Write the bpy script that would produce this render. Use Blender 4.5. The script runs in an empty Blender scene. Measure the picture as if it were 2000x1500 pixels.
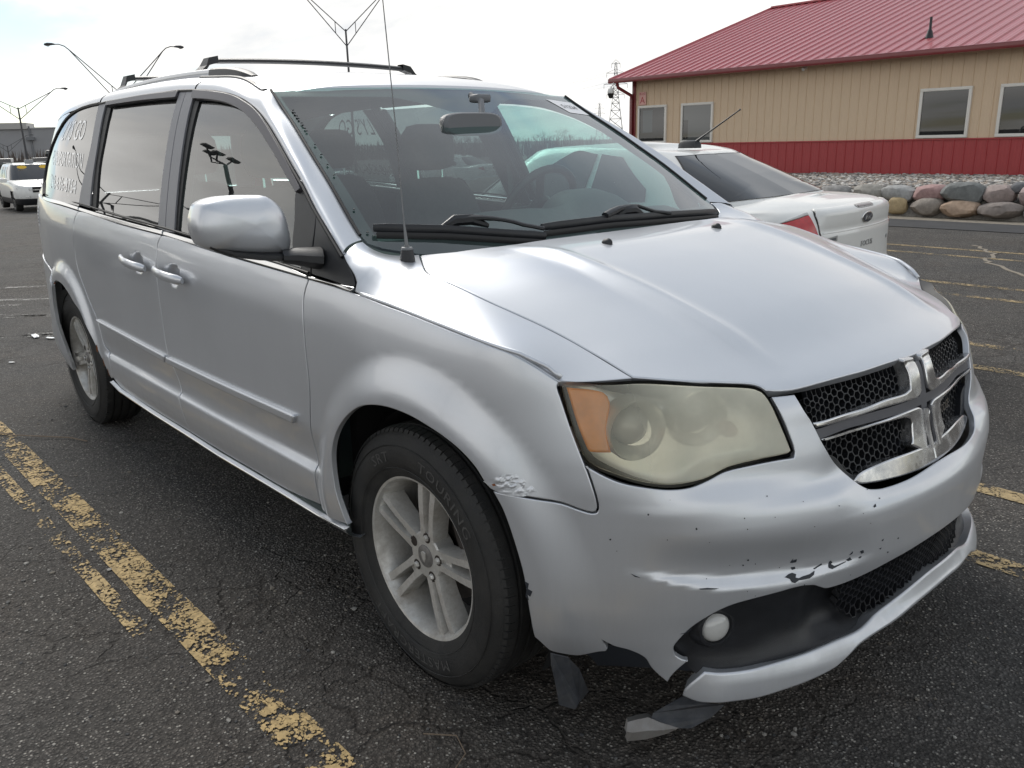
import bpy, bmesh, math, random
import numpy as np
from mathutils import Vector, Matrix, Euler
from mathutils.geometry import delaunay_2d_cdt
R_ = math.radians
scene = bpy.context.scene
COL = scene.collection
# ------------------------------------------------------------------ camera
cam_d = bpy.data.cameras.new("camera"); cam = bpy.data.objects.new("camera", cam_d); COL.objects.link(cam)
cam.location = (1.6661, -2.0406, 1.4096); cam.rotation_euler = (1.2863, 0.0247, 0.8453)
cam_d.sensor_width = 36.0; cam_d.lens = 1624.45 / 2000 * 36.0; cam_d.clip_start = 0.05; cam_d.clip_end = 3000
scene.camera = cam
# ------------------------------------------------------------------ light
SUN_AZ, SUN_EL = R_(166), R_(43)      # azimuth counter-clockwise from +x
world = bpy.data.worlds.new("World"); scene.world = world; world.use_nodes = True
vs = scene.view_settings; vs.view_transform = 'Standard'; vs.look = 'None'; vs.gamma = 1.0; vs.use_curve_mapping = False
vs.exposure = EXPOSURE = 1.15
def build_world():
    nt = world.node_tree; nt.nodes.clear(); N = nt.nodes.new; L = nt.links.new
    out = N('ShaderNodeOutputWorld'); bg = N('ShaderNodeBackground'); L(bg.outputs[0], out.inputs[0]); bg.inputs[1].default_value = 0.1
    sky = N('ShaderNodeTexSky'); sky.sky_type = 'NISHITA'; sky.sun_disc = False
    sky.sun_elevation = SUN_EL; sky.sun_rotation = R_(90) - SUN_AZ
    sky.air_density = 1.0; sky.dust_density = 0.2; sky.ozone_density = 2.0
    tc = N('ShaderNodeTexCoord'); sep = N('ShaderNodeSeparateXYZ'); L(tc.outputs['Generated'], sep.inputs[0])
    def math_(op, a, b=None, c=None, clamp=False):
        m = N('ShaderNodeMath'); m.operation = op; m.use_clamp = clamp
        for i, v in enumerate((a, b, c)):
            if v is None: continue
            if isinstance(v, (int, float)): m.inputs[i].default_value = v
            else: L(v, m.inputs[i])
        return m.outputs[0]
    def mapr(v, a, b, c, d, smooth=True):
        m = N('ShaderNodeMapRange'); m.interpolation_type = 'SMOOTHSTEP' if smooth else 'LINEAR'
        L(v, m.inputs[0])
        for i, x in enumerate((a, b, c, d)): m.inputs[i + 1].default_value = x
        return m.outputs[0]
    def mix(f, a, b):
        m = N('ShaderNodeMix'); m.data_type = 'RGBA'
        if isinstance(f, (int, float)): m.inputs[0].default_value = f
        else: L(f, m.inputs[0])
        for i, v in ((6, a), (7, b)):
            if isinstance(v, tuple): m.inputs[i].default_value = (*v, 1)
            else: L(v, m.inputs[i])
        return m.outputs[2]
    z = sep.outputs[2]
    zz = math_('ADD', math_('MAXIMUM', z, 0.0), 0.16)
    u = math_('DIVIDE', sep.outputs[0], zz); v = math_('DIVIDE', sep.outputs[1], zz)
    cmb = N('ShaderNodeCombineXYZ'); L(u, cmb.inputs[0]); L(v, cmb.inputs[1])
    def noise(scale, det, rough, dist, off):
        mp = N('ShaderNodeMapping'); mp.inputs['Location'].default_value = off; mp.inputs['Rotation'].default_value = (0, 0, 0.5)
        mp.inputs['Scale'].default_value = (1.0, 1.7, 1.0); L(cmb.outputs[0], mp.inputs[0])
        n = N('ShaderNodeTexNoise'); n.inputs['Scale'].default_value = scale; n.inputs['Detail'].default_value = det
        n.inputs['Roughness'].default_value = rough; n.inputs['Distortion'].default_value = dist; L(mp.outputs[0], n.inputs['Vector'])
        return n.outputs[0]
    n1 = noise(0.62, 7, .52, .25, (3.1, 1.7, 0)); n2 = noise(0.30, 5, .5, .15, (7.3, 4.2, 0)); n3 = noise(1.9, 6, .6, .3, (1.3, 9.2, 0))
    # glow of the veiled sun
    S = Vector((math.cos(SUN_EL) * math.cos(SUN_AZ), math.cos(SUN_EL) * math.sin(SUN_AZ), math.sin(SUN_EL)))
    dt = N('ShaderNodeVectorMath'); dt.operation = 'DOT_PRODUCT'; L(tc.outputs['Generated'], dt.inputs[0]); dt.inputs[1].default_value = S
    mu = dt.outputs['Value']
    base = math_('ADD', mapr(mu, -0.6, 0.6, 0.38, 0.33, False), mapr(mu, 0.66, 0.97, 0.0, 0.13))
    tex = math_('ADD', math_('MULTIPLY', math_('SUBTRACT', n1, .5), 0.75), math_('ADD', math_('MULTIPLY', math_('SUBTRACT', n2, .5), 1.05), math_('MULTIPLY', math_('SUBTRACT', n3, .5), 0.34)))
    b = math_('MULTIPLY', math_('MULTIPLY', base, math_('ADD', 1.0, tex)), mapr(z, 0.14, 0.60, 1.55, 0.78))
    glow = math_('MULTIPLY', math_('POWER', math_('MAXIMUM', mu, 0.0), 60.0), 0.5)
    b = math_('ADD', b, glow)
    b = math_('MAXIMUM', b, 0.16)
    shade = mapr(b, 0.22, 0.50, 0.0, 1.0, False)
    tint = mix(shade, (0.72, 0.84, 1.0), (1.0, 0.985, 0.955))
    vm = N('ShaderNodeVectorMath'); vm.operation = 'SCALE'; L(tint, vm.inputs[0]); L(math_('MULTIPLY', b, 10.0), vm.inputs['Scale'])
    # breaks in the cloud low over the horizon
    az = N('ShaderNodeVectorMath'); az.operation = 'DOT_PRODUCT'; L(tc.outputs['Generated'], az.inputs[0]); az.inputs[1].default_value = (math.cos(R_(178)), math.sin(R_(178)), 0)
    lobe = math_('ADD', mapr(az.outputs['Value'], 0.93, 0.995, 0, .40), mapr(az.outputs['Value'], 0.6, -0.2, 0, .24))
    low = mapr(z, 0.02, 0.30, 1.0, 0.0)
    gap = math_('ADD', math_('MULTIPLY', low, lobe), math_('MULTIPLY', math_('SUBTRACT', n1, .5), -1.3))
    gap = mapr(gap, 0.10, 0.34, 0, 1)
    bl = N('ShaderNodeVectorMath'); bl.operation = 'SCALE'; L(sky.outputs[0], bl.inputs[0]); bl.inputs['Scale'].default_value = 0.6
    L(mix(math_('MULTIPLY', gap, 0.9), vm.outputs[0], bl.outputs[0]), bg.inputs[0])
build_world()
sun_d = bpy.data.lights.new("sun", 'SUN'); sun = bpy.data.objects.new("sun", sun_d); COL.objects.link(sun)
sun_d.energy = 1.1; sun_d.angle = R_(32); sun_d.color = (1, .96, .9)
sun.rotation_euler = Vector((-math.cos(SUN_EL) * math.cos(SUN_AZ), -math.cos(SUN_EL) * math.sin(SUN_AZ), -math.sin(SUN_EL))).to_track_quat('-Z', 'Y').to_euler()
try:
    scene.cycles.max_bounces = 8; scene.cycles.transparent_max_bounces = 16; scene.cycles.caustics_reflective = False; scene.cycles.caustics_refractive = False
    scene.cycles.use_denoising = True
except Exception: pass

# ------------------------------------------------------------------ materials
MATS = {}
def mat(name, col=(.5, .5, .5), rough=.5, metal=0., coat=0., coat_r=.05, spec=.5, emit=None, var=0., vscale=8., bump=0., bscale=200., alpha=None, dirt=None, stretch=(1, 1, 1)):
    """procedural Principled material: colour with noise variation, optional dirt layer and bump"""
    if name in MATS: return MATS[name]
    m = bpy.data.materials.new(name); m.use_nodes = True; MATS[name] = m
    nt = m.node_tree; N = nt.nodes.new; L = nt.links.new
    p = nt.nodes['Principled BSDF']
    p.inputs['Base Color'].default_value = (*col, 1); p.inputs['Roughness'].default_value = rough; p.inputs['Metallic'].default_value = metal
    p.inputs['Coat Weight'].default_value = coat; p.inputs['Coat Roughness'].default_value = coat_r; p.inputs['Specular IOR Level'].default_value = spec
    tc = N('ShaderNodeTexCoord'); mp = N('ShaderNodeMapping'); mp.inputs['Scale'].default_value = stretch; L(tc.outputs['Object'], mp.inputs[0])
    n = N('ShaderNodeTexNoise'); n.inputs['Scale'].default_value = vscale; n.inputs['Detail'].default_value = 6; n.inputs['Roughness'].default_value = .6; L(mp.outputs[0], n.inputs['Vector'])
    colout = None
    if var > 0:
        r = N('ShaderNodeMapRange'); L(n.outputs[0], r.inputs[0]); r.inputs[1].default_value = .3; r.inputs[2].default_value = .7
        r.inputs[3].default_value = 1 - var; r.inputs[4].default_value = 1 + var
        v = N('ShaderNodeVectorMath'); v.operation = 'SCALE'; v.inputs[0].default_value = col; L(r.outputs[0], v.inputs['Scale'])
        colout = v.outputs[0]
    if dirt:
        dc, amt, dsc = dirt
        n2 = N('ShaderNodeTexNoise'); n2.inputs['Scale'].default_value = dsc; n2.inputs['Detail'].default_value = 8; n2.inputs['Roughness'].default_value = .7; L(mp.outputs[0], n2.inputs['Vector'])
        r2 = N('ShaderNodeMapRange'); L(n2.outputs[0], r2.inputs[0]); r2.inputs[1].default_value = .42; r2.inputs[2].default_value = .72; r2.inputs[3].default_value = 0; r2.inputs[4].default_value = amt
        mx = N('ShaderNodeMix'); mx.data_type = 'RGBA'; L(r2.outputs[0], mx.inputs[0])
        if colout: L(colout, mx.inputs[6])
        else: mx.inputs[6].default_value = (*col, 1)
        mx.inputs[7].default_value = (*dc, 1); colout = mx.outputs[2]
        rr = N('ShaderNodeMapRange'); L(r2.outputs[0], rr.inputs[0]); rr.inputs[1].default_value = 0; rr.inputs[2].default_value = 1; rr.inputs[3].default_value = rough; rr.inputs[4].default_value = .85
        L(rr.outputs[0], p.inputs['Roughness'])
        if metal > 0:
            rm = N('ShaderNodeMapRange'); L(r2.outputs[0], rm.inputs[0]); rm.inputs[3].default_value = metal; rm.inputs[4].default_value = 0; L(rm.outputs[0], p.inputs['Metallic'])
    if colout: L(colout, p.inputs['Base Color'])
    if bump > 0:
        nb = N('ShaderNodeTexNoise'); nb.inputs['Scale'].default_value = bscale; nb.inputs['Detail'].default_value = 4; L(mp.outputs[0], nb.inputs['Vector'])
        b = N('ShaderNodeBump'); b.inputs['Strength'].default_value = bump; b.inputs['Distance'].default_value = .004; L(nb.outputs[0], b.inputs['Height']); L(b.outputs[0], p.inputs['Normal'])
    if emit: p.inputs['Emission Color'].default_value = (*emit, 1); p.inputs['Emission Strength'].default_value = 1
    return m
def glass(name, tint=(.5, .6, .58), rough=0.0, ior=1.5, haze=0.0, haze_col=(.5, .5, .5)):
    """thin sheet glass: tinted see-through plus a Fresnel mirror, with a little dust"""
    if name in MATS: return MATS[name]
    m = bpy.data.materials.new(name); m.use_nodes = True; MATS[name] = m
    nt = m.node_tree; nt.nodes.clear(); N = nt.nodes.new; L = nt.links.new
    out = N('ShaderNodeOutputMaterial'); tr = N('ShaderNodeBsdfTransparent'); tr.inputs[0].default_value = (*tint, 1)
    gl = N('ShaderNodeBsdfGlossy'); gl.inputs['Roughness'].default_value = rough; gl.inputs['Color'].default_value = (1, 1, 1, 1)
    fr = N('ShaderNodeFresnel'); gm_ = N('ShaderNodeNewGeometry'); io = N('ShaderNodeMapRange'); L(gm_.outputs['Backfacing'], io.inputs[0]); io.inputs[3].default_value = 1.5; io.inputs[4].default_value = 1 / 1.5; L(io.outputs[0], fr.inputs[0])   # the same mirror from either side
    # both faces of the pane reflect: 2R / (1 + R)
    a1 = N('ShaderNodeMath'); a1.operation = 'ADD'; L(fr.outputs[0], a1.inputs[0]); a1.inputs[1].default_value = 1.0
    a2 = N('ShaderNodeMath'); a2.operation = 'MULTIPLY'; L(fr.outputs[0], a2.inputs[0]); a2.inputs[1].default_value = 2.0
    ma = N('ShaderNodeMath'); ma.operation = 'DIVIDE'; L(a2.outputs[0], ma.inputs[0]); L(a1.outputs[0], ma.inputs[1])
    mx = N('ShaderNodeMixShader'); L(ma.outputs[0], mx.inputs[0]); L(tr.outputs[0], mx.inputs[1]); L(gl.outputs[0], mx.inputs[2])
    last = mx
    if haze > 0:
        df = N('ShaderNodeBsdfDiffuse'); df.inputs[0].default_value = (*haze_col, 1)
        tc = N('ShaderNodeTexCoord'); n = N('ShaderNodeTexNoise'); n.inputs['Scale'].default_value = 5; n.inputs['Detail'].default_value = 6; L(tc.outputs['Object'], n.inputs['Vector'])
        r = N('ShaderNodeMapRange'); L(n.outputs[0], r.inputs[0]); r.inputs[1].default_value = .3; r.inputs[2].default_value = .7; r.inputs[3].default_value = haze * .6; r.inputs[4].default_value = haze * 1.4
        m2 = N('ShaderNodeMixShader'); L(r.outputs[0], m2.inputs[0]); L(mx.outputs[0], m2.inputs[1]); L(df.outputs[0], m2.inputs[2]); last = m2
    L(last.outputs[0], out.inputs[0])
    return m

def paint(name, col, metal, rough, coat, coat_r, flake=True, dirt=.25, dirtcol=(.22, .20, .18)):
    """worn metallic car paint: flakes, road dust that thickens towards the sills, faint scratches"""
    m = bpy.data.materials.new(name); m.use_nodes = True; MATS[name] = m
    nt = m.node_tree; N = nt.nodes.new; L = nt.links.new; p = nt.nodes['Principled BSDF']
    p.inputs['Metallic'].default_value = metal; p.inputs['Coat Weight'].default_value = coat; p.inputs['Coat Roughness'].default_value = coat_r
    tc = N('ShaderNodeTexCoord')
    def noise(sc, det=6, ro=.6, stretch=None):
        n = N('ShaderNodeTexNoise'); n.inputs['Scale'].default_value = sc; n.inputs['Detail'].default_value = det; n.inputs['Roughness'].default_value = ro
        if stretch:
            mp = N('ShaderNodeMapping'); mp.inputs['Scale'].default_value = stretch; L(tc.outputs['Object'], mp.inputs[0]); L(mp.outputs[0], n.inputs['Vector'])
        else: L(tc.outputs['Object'], n.inputs['Vector'])
        return n.outputs[0]
    def mr(v, a, b, c, d):
        r = N('ShaderNodeMapRange'); L(v, r.inputs[0])
        for i, x in enumerate((a, b, c, d)): r.inputs[i + 1].default_value = x
        return r.outputs[0]
    def mul(a, b, op='MULTIPLY'):
        q = N('ShaderNodeMath'); q.operation = op
        for i, v in enumerate((a, b)):
            if isinstance(v, (int, float)): q.inputs[i].default_value = v
            else: L(v, q.inputs[i])
        return q.outputs[0]
    fl = mr(noise(900, 2), .3, .7, .97, 1.03)
    blot = mr(noise(2.2, 5), .3, .7, .97, 1.03)
    sc = N('ShaderNodeVectorMath'); sc.operation = 'SCALE'; sc.inputs[0].default_value = col; L(mul(fl, blot), sc.inputs['Scale'])
    sp = N('ShaderNodeSeparateXYZ'); L(tc.outputs['Object'], sp.inputs[0])
    lowz = mr(sp.outputs[2], .75, .2, 0.05, 1.0)
    streak = mr(noise(9, 7, .65, (1, 1, .12)), .38, .75, 0, 1)
    speck = mr(noise(70, 4, .7), .62, .82, 0, .35)
    dm = mul(mul(lowz, mul(streak, speck, 'MAXIMUM')), dirt)
    mx = N('ShaderNodeMix'); mx.data_type = 'RGBA'; L(dm, mx.inputs[0]); L(sc.outputs[0], mx.inputs[6]); mx.inputs[7].default_value = (*dirtcol, 1)
    L(mx.outputs[2], p.inputs['Base Color'])
    rg = mul(mr(noise(3, 3), .3, .7, rough * .96, rough * 1.05), mul(dm, .35), 'ADD'); L(rg, p.inputs['Roughness'])
    L(mul(metal, mul(1.0, dm, 'SUBTRACT')), p.inputs['Metallic'])
    L(mul(coat, mul(1.0, dm, 'SUBTRACT')), p.inputs['Coat Weight'])
    bp = N('ShaderNodeBump'); bp.inputs['Strength'].default_value = .007; bp.inputs['Distance'].default_value = .003
    L(noise(2.6, 3), bp.inputs['Height']); L(bp.outputs[0], p.inputs['Normal']); L(bp.outputs[0], p.inputs['Coat Normal'])
    return m
M_SILVER = paint('silver_paint', (.64, .66, .695), .64, .37, .6, .05, dirt=.28)
M_WHITE = paint('white_paint', (.74, .74, .72), 0, .4, .6, .06, dirt=.45)
M_DARKCAR = paint('black_paint', (.015, .015, .018), 0, .3, .8, .05, dirt=.2)
M_CHROME = mat('chrome', (.68, .68, .69), .14, 1.0, var=.05, dirt=((.3, .28, .26), .35, 14))
M_CHROME_C = mat('bright_trim', (.72, .72, .72), .10, 1.0)
M_BLACK = mat('black_plastic', (.014, .015, .018), .42, var=.25, vscale=20, bump=.15, bscale=500)
M_BLACKG = mat('black_gloss', (.010, .010, .012), .12)
M_GREYP = mat('grey_plastic', (.095, .095, .105), .5, var=.1)
M_VISOR = mat('smoked_visor', (.085, .08, .09), .38)
M_PILLAR = mat('pillar_film', (.20, .20, .215), .42, var=.06, vscale=6)
M_RUBBER = mat('rubber_seal', (.008, .008, .009), .55)
M_TYRE = mat('tyre_rubber', (.018, .018, .018), .66, var=.3, vscale=9, dirt=((.06, .056, .05), .35, 11), bump=.3, bscale=260)
M_TYRETXT = mat('tyre_letter', (.075, .073, .07), .8)
M_RIM = mat('alloy_rim', (.66, .65, .62), .36, .6, dirt=((.20, .16, .12), .75, 11), var=.15)
M_BRAKE = mat('brake_iron', (.06, .05, .045), .6, .5, var=.4, vscale=30)
M_DARK = mat('dark_inner', (.012, .012, .013), .9)
M_INT = mat('interior_cloth', (.045, .046, .05), .85, var=.15, vscale=40)
M_INT2 = mat('dash_plastic', (.085, .087, .092), .62, var=.1, vscale=30)
M_WS = glass('windshield_glass', (.56, .75, .71), haze=.02, haze_col=(.45, .52, .54))
M_GL = glass('door_glass', (.52, .76, .71), haze=.02)
M_PRIV = glass('privacy_glass', (.20, .225, .23), haze=.012)
M_FRIT = mat('black_frit', (.022, .02, .028), .5)
M_AMBER = mat('amber_lens', (.95, .30, .02), .18, coat=.6, var=.12, vscale=30)
M_RED = mat('red_lens', (.48, .008, .012), .12, coat=1, var=.15, vscale=40)
M_LAMP = mat('frosted_lamp', (.50, .50, .485), .2, coat=.8)
M_REFL = mat('lamp_reflector', (.86, .85, .78), .24, .45)
M_WHITEP = mat('white_vinyl', (.85, .85, .85), .4, coat=1.0)
M_PAPER = mat('white_paper', (.78, .78, .80), .6)
M_INK = mat('black_ink', (.02, .02, .03), .6)
M_RUST = mat('rust', (.20, .065, .018), .9, var=.5, vscale=120)
M_CHIP = mat('bare_plastic', (.020, .024, .032), .6)
M_STEEL = mat('galvanised_steel', (.20, .205, .21), .5, .4, var=.15)
M_POLE = mat('dark_pole', (.06, .06, .065), .55, var=.1)
# ------------------------------------------------------------------ mesh helpers
class MB:
    """collects faces for ONE mesh object; nv holds wished vertex normals (or None)"""
    def __init__(s): s.v = []; s.f = []; s.n = []; s.hasn = False
    def add(s, v, f, n=None):
        o = len(s.v); s.v += [tuple(map(float, x)) for x in v]; s.f += [tuple(int(i) + o for i in q) for q in f]
        if n is None: s.n += [(0., 0., 0.)] * len(v)
        else: s.n += [tuple(map(float, x)) for x in n]; s.hasn = True
        return s
    def mirror(s):
        m = MB(); m.v = [(x, -y, z) for x, y, z in s.v]; m.n = [(x, -y, z) for x, y, z in s.n]; m.f = [tuple(reversed(q)) for q in s.f]; m.hasn = s.hasn
        return m
    def xf(s, M, i0=0):
        M = Matrix(M) if not isinstance(M, Matrix) else M
        R3 = M.to_3x3()
        s.v[i0:] = [tuple(M @ Vector(p)) for p in s.v[i0:]]; s.n[i0:] = [tuple((R3 @ Vector(p)).normalized()) if any(p) else p for p in s.n[i0:]]
        return s
    def join(s, o): s.add(o.v, o.f, o.n if o.hasn else None); return s
    def build(s, name, m, parent=None, smooth=True, angle=38, loc=None, rot=None, two=None):
        me = bpy.data.meshes.new(name); me.from_pydata(s.v, [], s.f); me.update()
        mats = m if isinstance(m, (list, tuple)) else [m]
        for q in mats: me.materials.append(q)
        if smooth:
            me.shade_smooth()
            if s.hasn: me.normals_split_custom_set_from_vertices(s.n)
            else: me.set_sharp_from_angle(angle=R_(angle))
        ob = bpy.data.objects.new(name, me); COL.objects.link(ob)
        if parent is not None: ob.parent = parent
        if loc: ob.location = loc
        if rot: ob.rotation_euler = rot
        return ob
def thing(name, label, cat, loc=(0, 0, 0), rz=0, group=None, scale=None):
    o = bpy.data.objects.new(name, None); COL.objects.link(o); o.location = loc; o.rotation_euler = (0, 0, rz); o.empty_display_size = .2
    if scale: o.scale = (scale,) * 3
    return tag(o, label, cat, group)
def tag(o, label=None, cat=None, group=None, kind=None):
    if label: o['label'] = label
    if cat: o['category'] = cat
    if group: o['group'] = group
    if kind: o['kind'] = kind
    return o
def copy_tree(o, parent=None):
    kids = [c for c in bpy.data.objects if c.parent is o]
    c = o.copy(); COL.objects.link(c)
    if parent is not None: c.parent = parent
    for k in kids: copy_tree(k, c)
    return c
def box(mb, c, s, bev=0., M=None):
    """box centred at c of size s with chamfered edges"""
    x, y, z = s[0] / 2, s[1] / 2, s[2] / 2; b = min(bev, x * .9, y * .9, z * .9)
    i0 = len(mb.v)
    if b <= 0:
        v = [(sx * x, sy * y, sz * z) for sx in (-1, 1) for sy in (-1, 1) for sz in (-1, 1)]
        f = [(0, 1, 3, 2), (4, 6, 7, 5), (0, 4, 5, 1), (2, 3, 7, 6), (0, 2, 6, 4), (1, 5, 7, 3)]
        mb.add(v, f)
    else:
        bm = bmesh.new(); bmesh.ops.create_cube(bm, size=1)
        for q in bm.verts: q.co = Vector((q.co.x * 2 * x, q.co.y * 2 * y, q.co.z * 2 * z))
        bmesh.ops.bevel(bm, geom=bm.edges[:], offset=b, segments=2, profile=.6, affect='EDGES')
        bm.verts.index_update()
        mb.add([q.co[:] for q in bm.verts], [[w.index for w in q.verts] for q in bm.faces]); bm.free()
    T = Matrix.Translation(c)
    mb.xf(T @ M if M is not None else T, i0)
    return mb
def tube(mb, pts, r, n=8, cap=True, sq=None):
    """tube along a path; r number or list; sq=(w,h) gives a flat section"""
    P = [Vector(p) for p in pts]; k = len(P); rs = [r] * k if isinstance(r, (int, float)) else list(r)
    vs = []; up = Vector((0, 0, 1))
    prev = None
    for i, p in enumerate(P):
        t = (P[min(i + 1, k - 1)] - P[max(i - 1, 0)]).normalized()
        a = prev if prev is not None else (up if abs(t.z) < .95 else Vector((1, 0, 0)))
        s_ = t.cross(a).normalized(); u_ = s_.cross(t).normalized(); prev = u_
        for j in range(n):
            an = 2 * math.pi * (j + .5) / n
            cx, cy = math.cos(an), math.sin(an)
            if sq: cx *= sq[0]; cy *= sq[1]
            vs.append(p + (s_ * cx + u_ * cy) * rs[i])
    fs = [(i * n + j, i * n + (j + 1) % n, (i + 1) * n + (j + 1) % n, (i + 1) * n + j) for i in range(k - 1) for j in range(n)]
    if cap: fs += [tuple(range(n))[::-1], tuple((k - 1) * n + j for j in range(n))]
    return mb.add(vs, fs)
def lathe(mb, prof, n=32, axis='z', a0=0., a1=2 * math.pi, closed=True):
    """profile list of (radius, height)"""
    i0 = len(mb.v); k = len(prof); full = abs(a1 - a0 - 2 * math.pi) < 1e-6
    m = n if full else n + 1
    vs = [(r * math.cos(a0 + (a1 - a0) * j / n), r * math.sin(a0 + (a1 - a0) * j / n), h) for r, h in prof for j in range(m)]
    fs = []
    for i in range(k - 1):
        for j in range(n):
            q = (j + 1) % m
            fs.append((i * m + j, i * m + q, (i + 1) * m + q, (i + 1) * m + j))
    mb.add(vs, fs)
    if axis == 'y': mb.xf(Matrix(((1, 0, 0, 0), (0, 0, 1, 0), (0, -1, 0, 0), (0, 0, 0, 1))), i0)   # z -> -y? height along y
    if axis == 'x': mb.xf(Matrix(((0, 0, 1, 0), (0, 1, 0, 0), (-1, 0, 0, 0), (0, 0, 0, 1))), i0)
    return mb
def prism(mb, poly, z0, z1, bev=0., M=None):
    """extruded simple polygon (x,y) between z0 and z1, top edge chamfered by bev"""
    i0 = len(mb.v); P = np.array(poly, float)
    if poly_area(P) < 0: P = P[::-1]
    n = len(P)
    rings = [(P, z0)]
    if bev > 0: rings += [(P, z1 - bev), (inset(P, bev), z1)]
    else: rings += [(P, z1)]
    vs = [(x, y, z) for Q, z in rings for x, y in Q]
    fs = [(i * n + j, i * n + (j + 1) % n, (i + 1) * n + (j + 1) % n, (i + 1) * n + j) for i in range(len(rings) - 1) for j in range(n)]
    tri = tri_fill(rings[-1][0]); o = (len(rings) - 1) * n
    fs += [tuple(o + q for q in t) for t in tri]
    tri = tri_fill(P); fs += [tuple(reversed(t)) for t in tri]
    mb.add(vs, fs)
    if M is not None: mb.xf(M, i0)
    return mb
def poly_area(P):
    x, y = P[:, 0], P[:, 1]; return .5 * float(np.sum(x * np.roll(y, -1) - np.roll(x, -1) * y))
def tri_fill(P):
    from mathutils.geometry import tessellate_polygon
    t = tessellate_polygon([[Vector((float(a), float(b), 0)) for a, b in P]]); out = []
    for a, b, c in t:
        ar = (P[b][0] - P[a][0]) * (P[c][1] - P[a][1]) - (P[c][0] - P[a][0]) * (P[b][1] - P[a][1])
        out.append((a, b, c) if ar > 0 else (a, c, b))
    return out
def inset(P, d):
    """offset a counter-clockwise polygon inwards by d with limited mitres"""
    a = P - np.roll(P, 1, 0); b = np.roll(P, -1, 0) - P
    la = np.maximum(np.hypot(a[:, 0], a[:, 1]), 1e-9); lb = np.maximum(np.hypot(b[:, 0], b[:, 1]), 1e-9)
    na = np.stack([-a[:, 1], a[:, 0]], 1) / la[:, None]; nb = np.stack([-b[:, 1], b[:, 0]], 1) / lb[:, None]
    m = na + nb; l2 = np.maximum((m * m).sum(1), .35)
    return P + m * (2 * d / l2)[:, None]
def resample(P, step):
    """keeps the given corners, adds points so that no edge exceeds step"""
    out = []
    n = len(P)
    for i in range(n):
        a, b = P[i], P[(i + 1) % n]; k = max(1, int(math.ceil(np.hypot(*(b - a)) / step)))
        out += [a + (b - a) * j / k for j in range(k)]
    return np.array(out)
def round_poly(P, rad, corner=35):
    """rounds sharp corners of a polygon a little"""
    P = np.array(P, float); n = len(P); out = []
    for i in range(n):
        a, b, c = P[i - 1], P[i], P[(i + 1) % n]; u = a - b; w = c - b; lu, lw = np.hypot(*u), np.hypot(*w)
        ang = math.degrees(math.acos(np.clip(-(u @ w) / (lu * lw + 1e-12), -1, 1)))
        r = min(rad, lu * .45, lw * .45)
        if ang < corner or r < 1e-4: out.append(b); continue
        p, q = b + u / lu * r, b + w / lw * r
        for t in (0, .25, .5, .75, 1): out.append((1 - t) ** 2 * p + 2 * t * (1 - t) * b + t * t * q)
    return np.array(out)
def smooth_closed(P, step, corner=50):
    """Catmull-Rom through the points, broken at corners sharper than `corner` degrees"""
    P = np.array(P, float); n = len(P)
    def turn(i):
        u = P[i] - P[i - 1]; w = P[(i + 1) % n] - P[i]
        return math.degrees(math.acos(np.clip((u @ w) / (np.hypot(*u) * np.hypot(*w) + 1e-12), -1, 1)))
    T = [turn(i) for i in range(n)]; out = []
    for i in range(n):
        p1, p2 = P[i], P[(i + 1) % n]
        p0 = P[i - 1] if T[i] < corner else p1 - (p2 - p1)
        p3 = P[(i + 2) % n] if T[(i + 1) % n] < corner else p2 + (p2 - p1)
        L = np.hypot(*(p2 - p1)); k = max(1, int(math.ceil(L / step)))
        # centripetal-ish tangents limited by the chord
        m1 = (p2 - p0); m2 = (p3 - p1); l1 = np.hypot(*m1) + 1e-12; l2 = np.hypot(*m2) + 1e-12
        m1 = m1 / l1 * L; m2 = m2 / l2 * L
        for j in range(k):
            t = j / k
            out.append((2 * t ** 3 - 3 * t ** 2 + 1) * p1 + (t ** 3 - 2 * t ** 2 + t) * m1 + (-2 * t ** 3 + 3 * t ** 2) * p2 + (t ** 3 - t ** 2) * m2)
    return np.array(out)
def surf_n(F, uv, flip=1.):
    h = 6e-4; u, v = uv[:, 0], uv[:, 1]
    a = F(u + h, v) - F(u - h, v); b = F(u, v + h) - F(u, v - h)
    n = np.cross(a, b) * flip
    return n / np.maximum(np.linalg.norm(n, axis=1, keepdims=True), 1e-12)
def in_poly(P, Q):
    x, y = Q[:, 0][:, None], Q[:, 1][:, None]; x1, y1 = P[:, 0][None], P[:, 1][None]; x2, y2 = np.roll(P[:, 0], -1)[None], np.roll(P[:, 1], -1)[None]
    with np.errstate(all='ignore'):
        c = ((y1 > y) != (y2 > y)) & (x < (x2 - x1) * (y - y1) / (y2 - y1 + 1e-15) + x1)
    return (c.sum(1) % 2) == 1
def dist_poly(P, Q):
    A = P; B = np.roll(P, -1, 0); d = np.full(len(Q), 1e9)
    for a, b in zip(A, B):
        e = b - a; l = e @ e + 1e-15; t = np.clip(((Q - a) @ e) / l, 0, 1); d = np.minimum(d, np.linalg.norm(Q - a - t[:, None] * e, axis=1))
    return d
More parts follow.
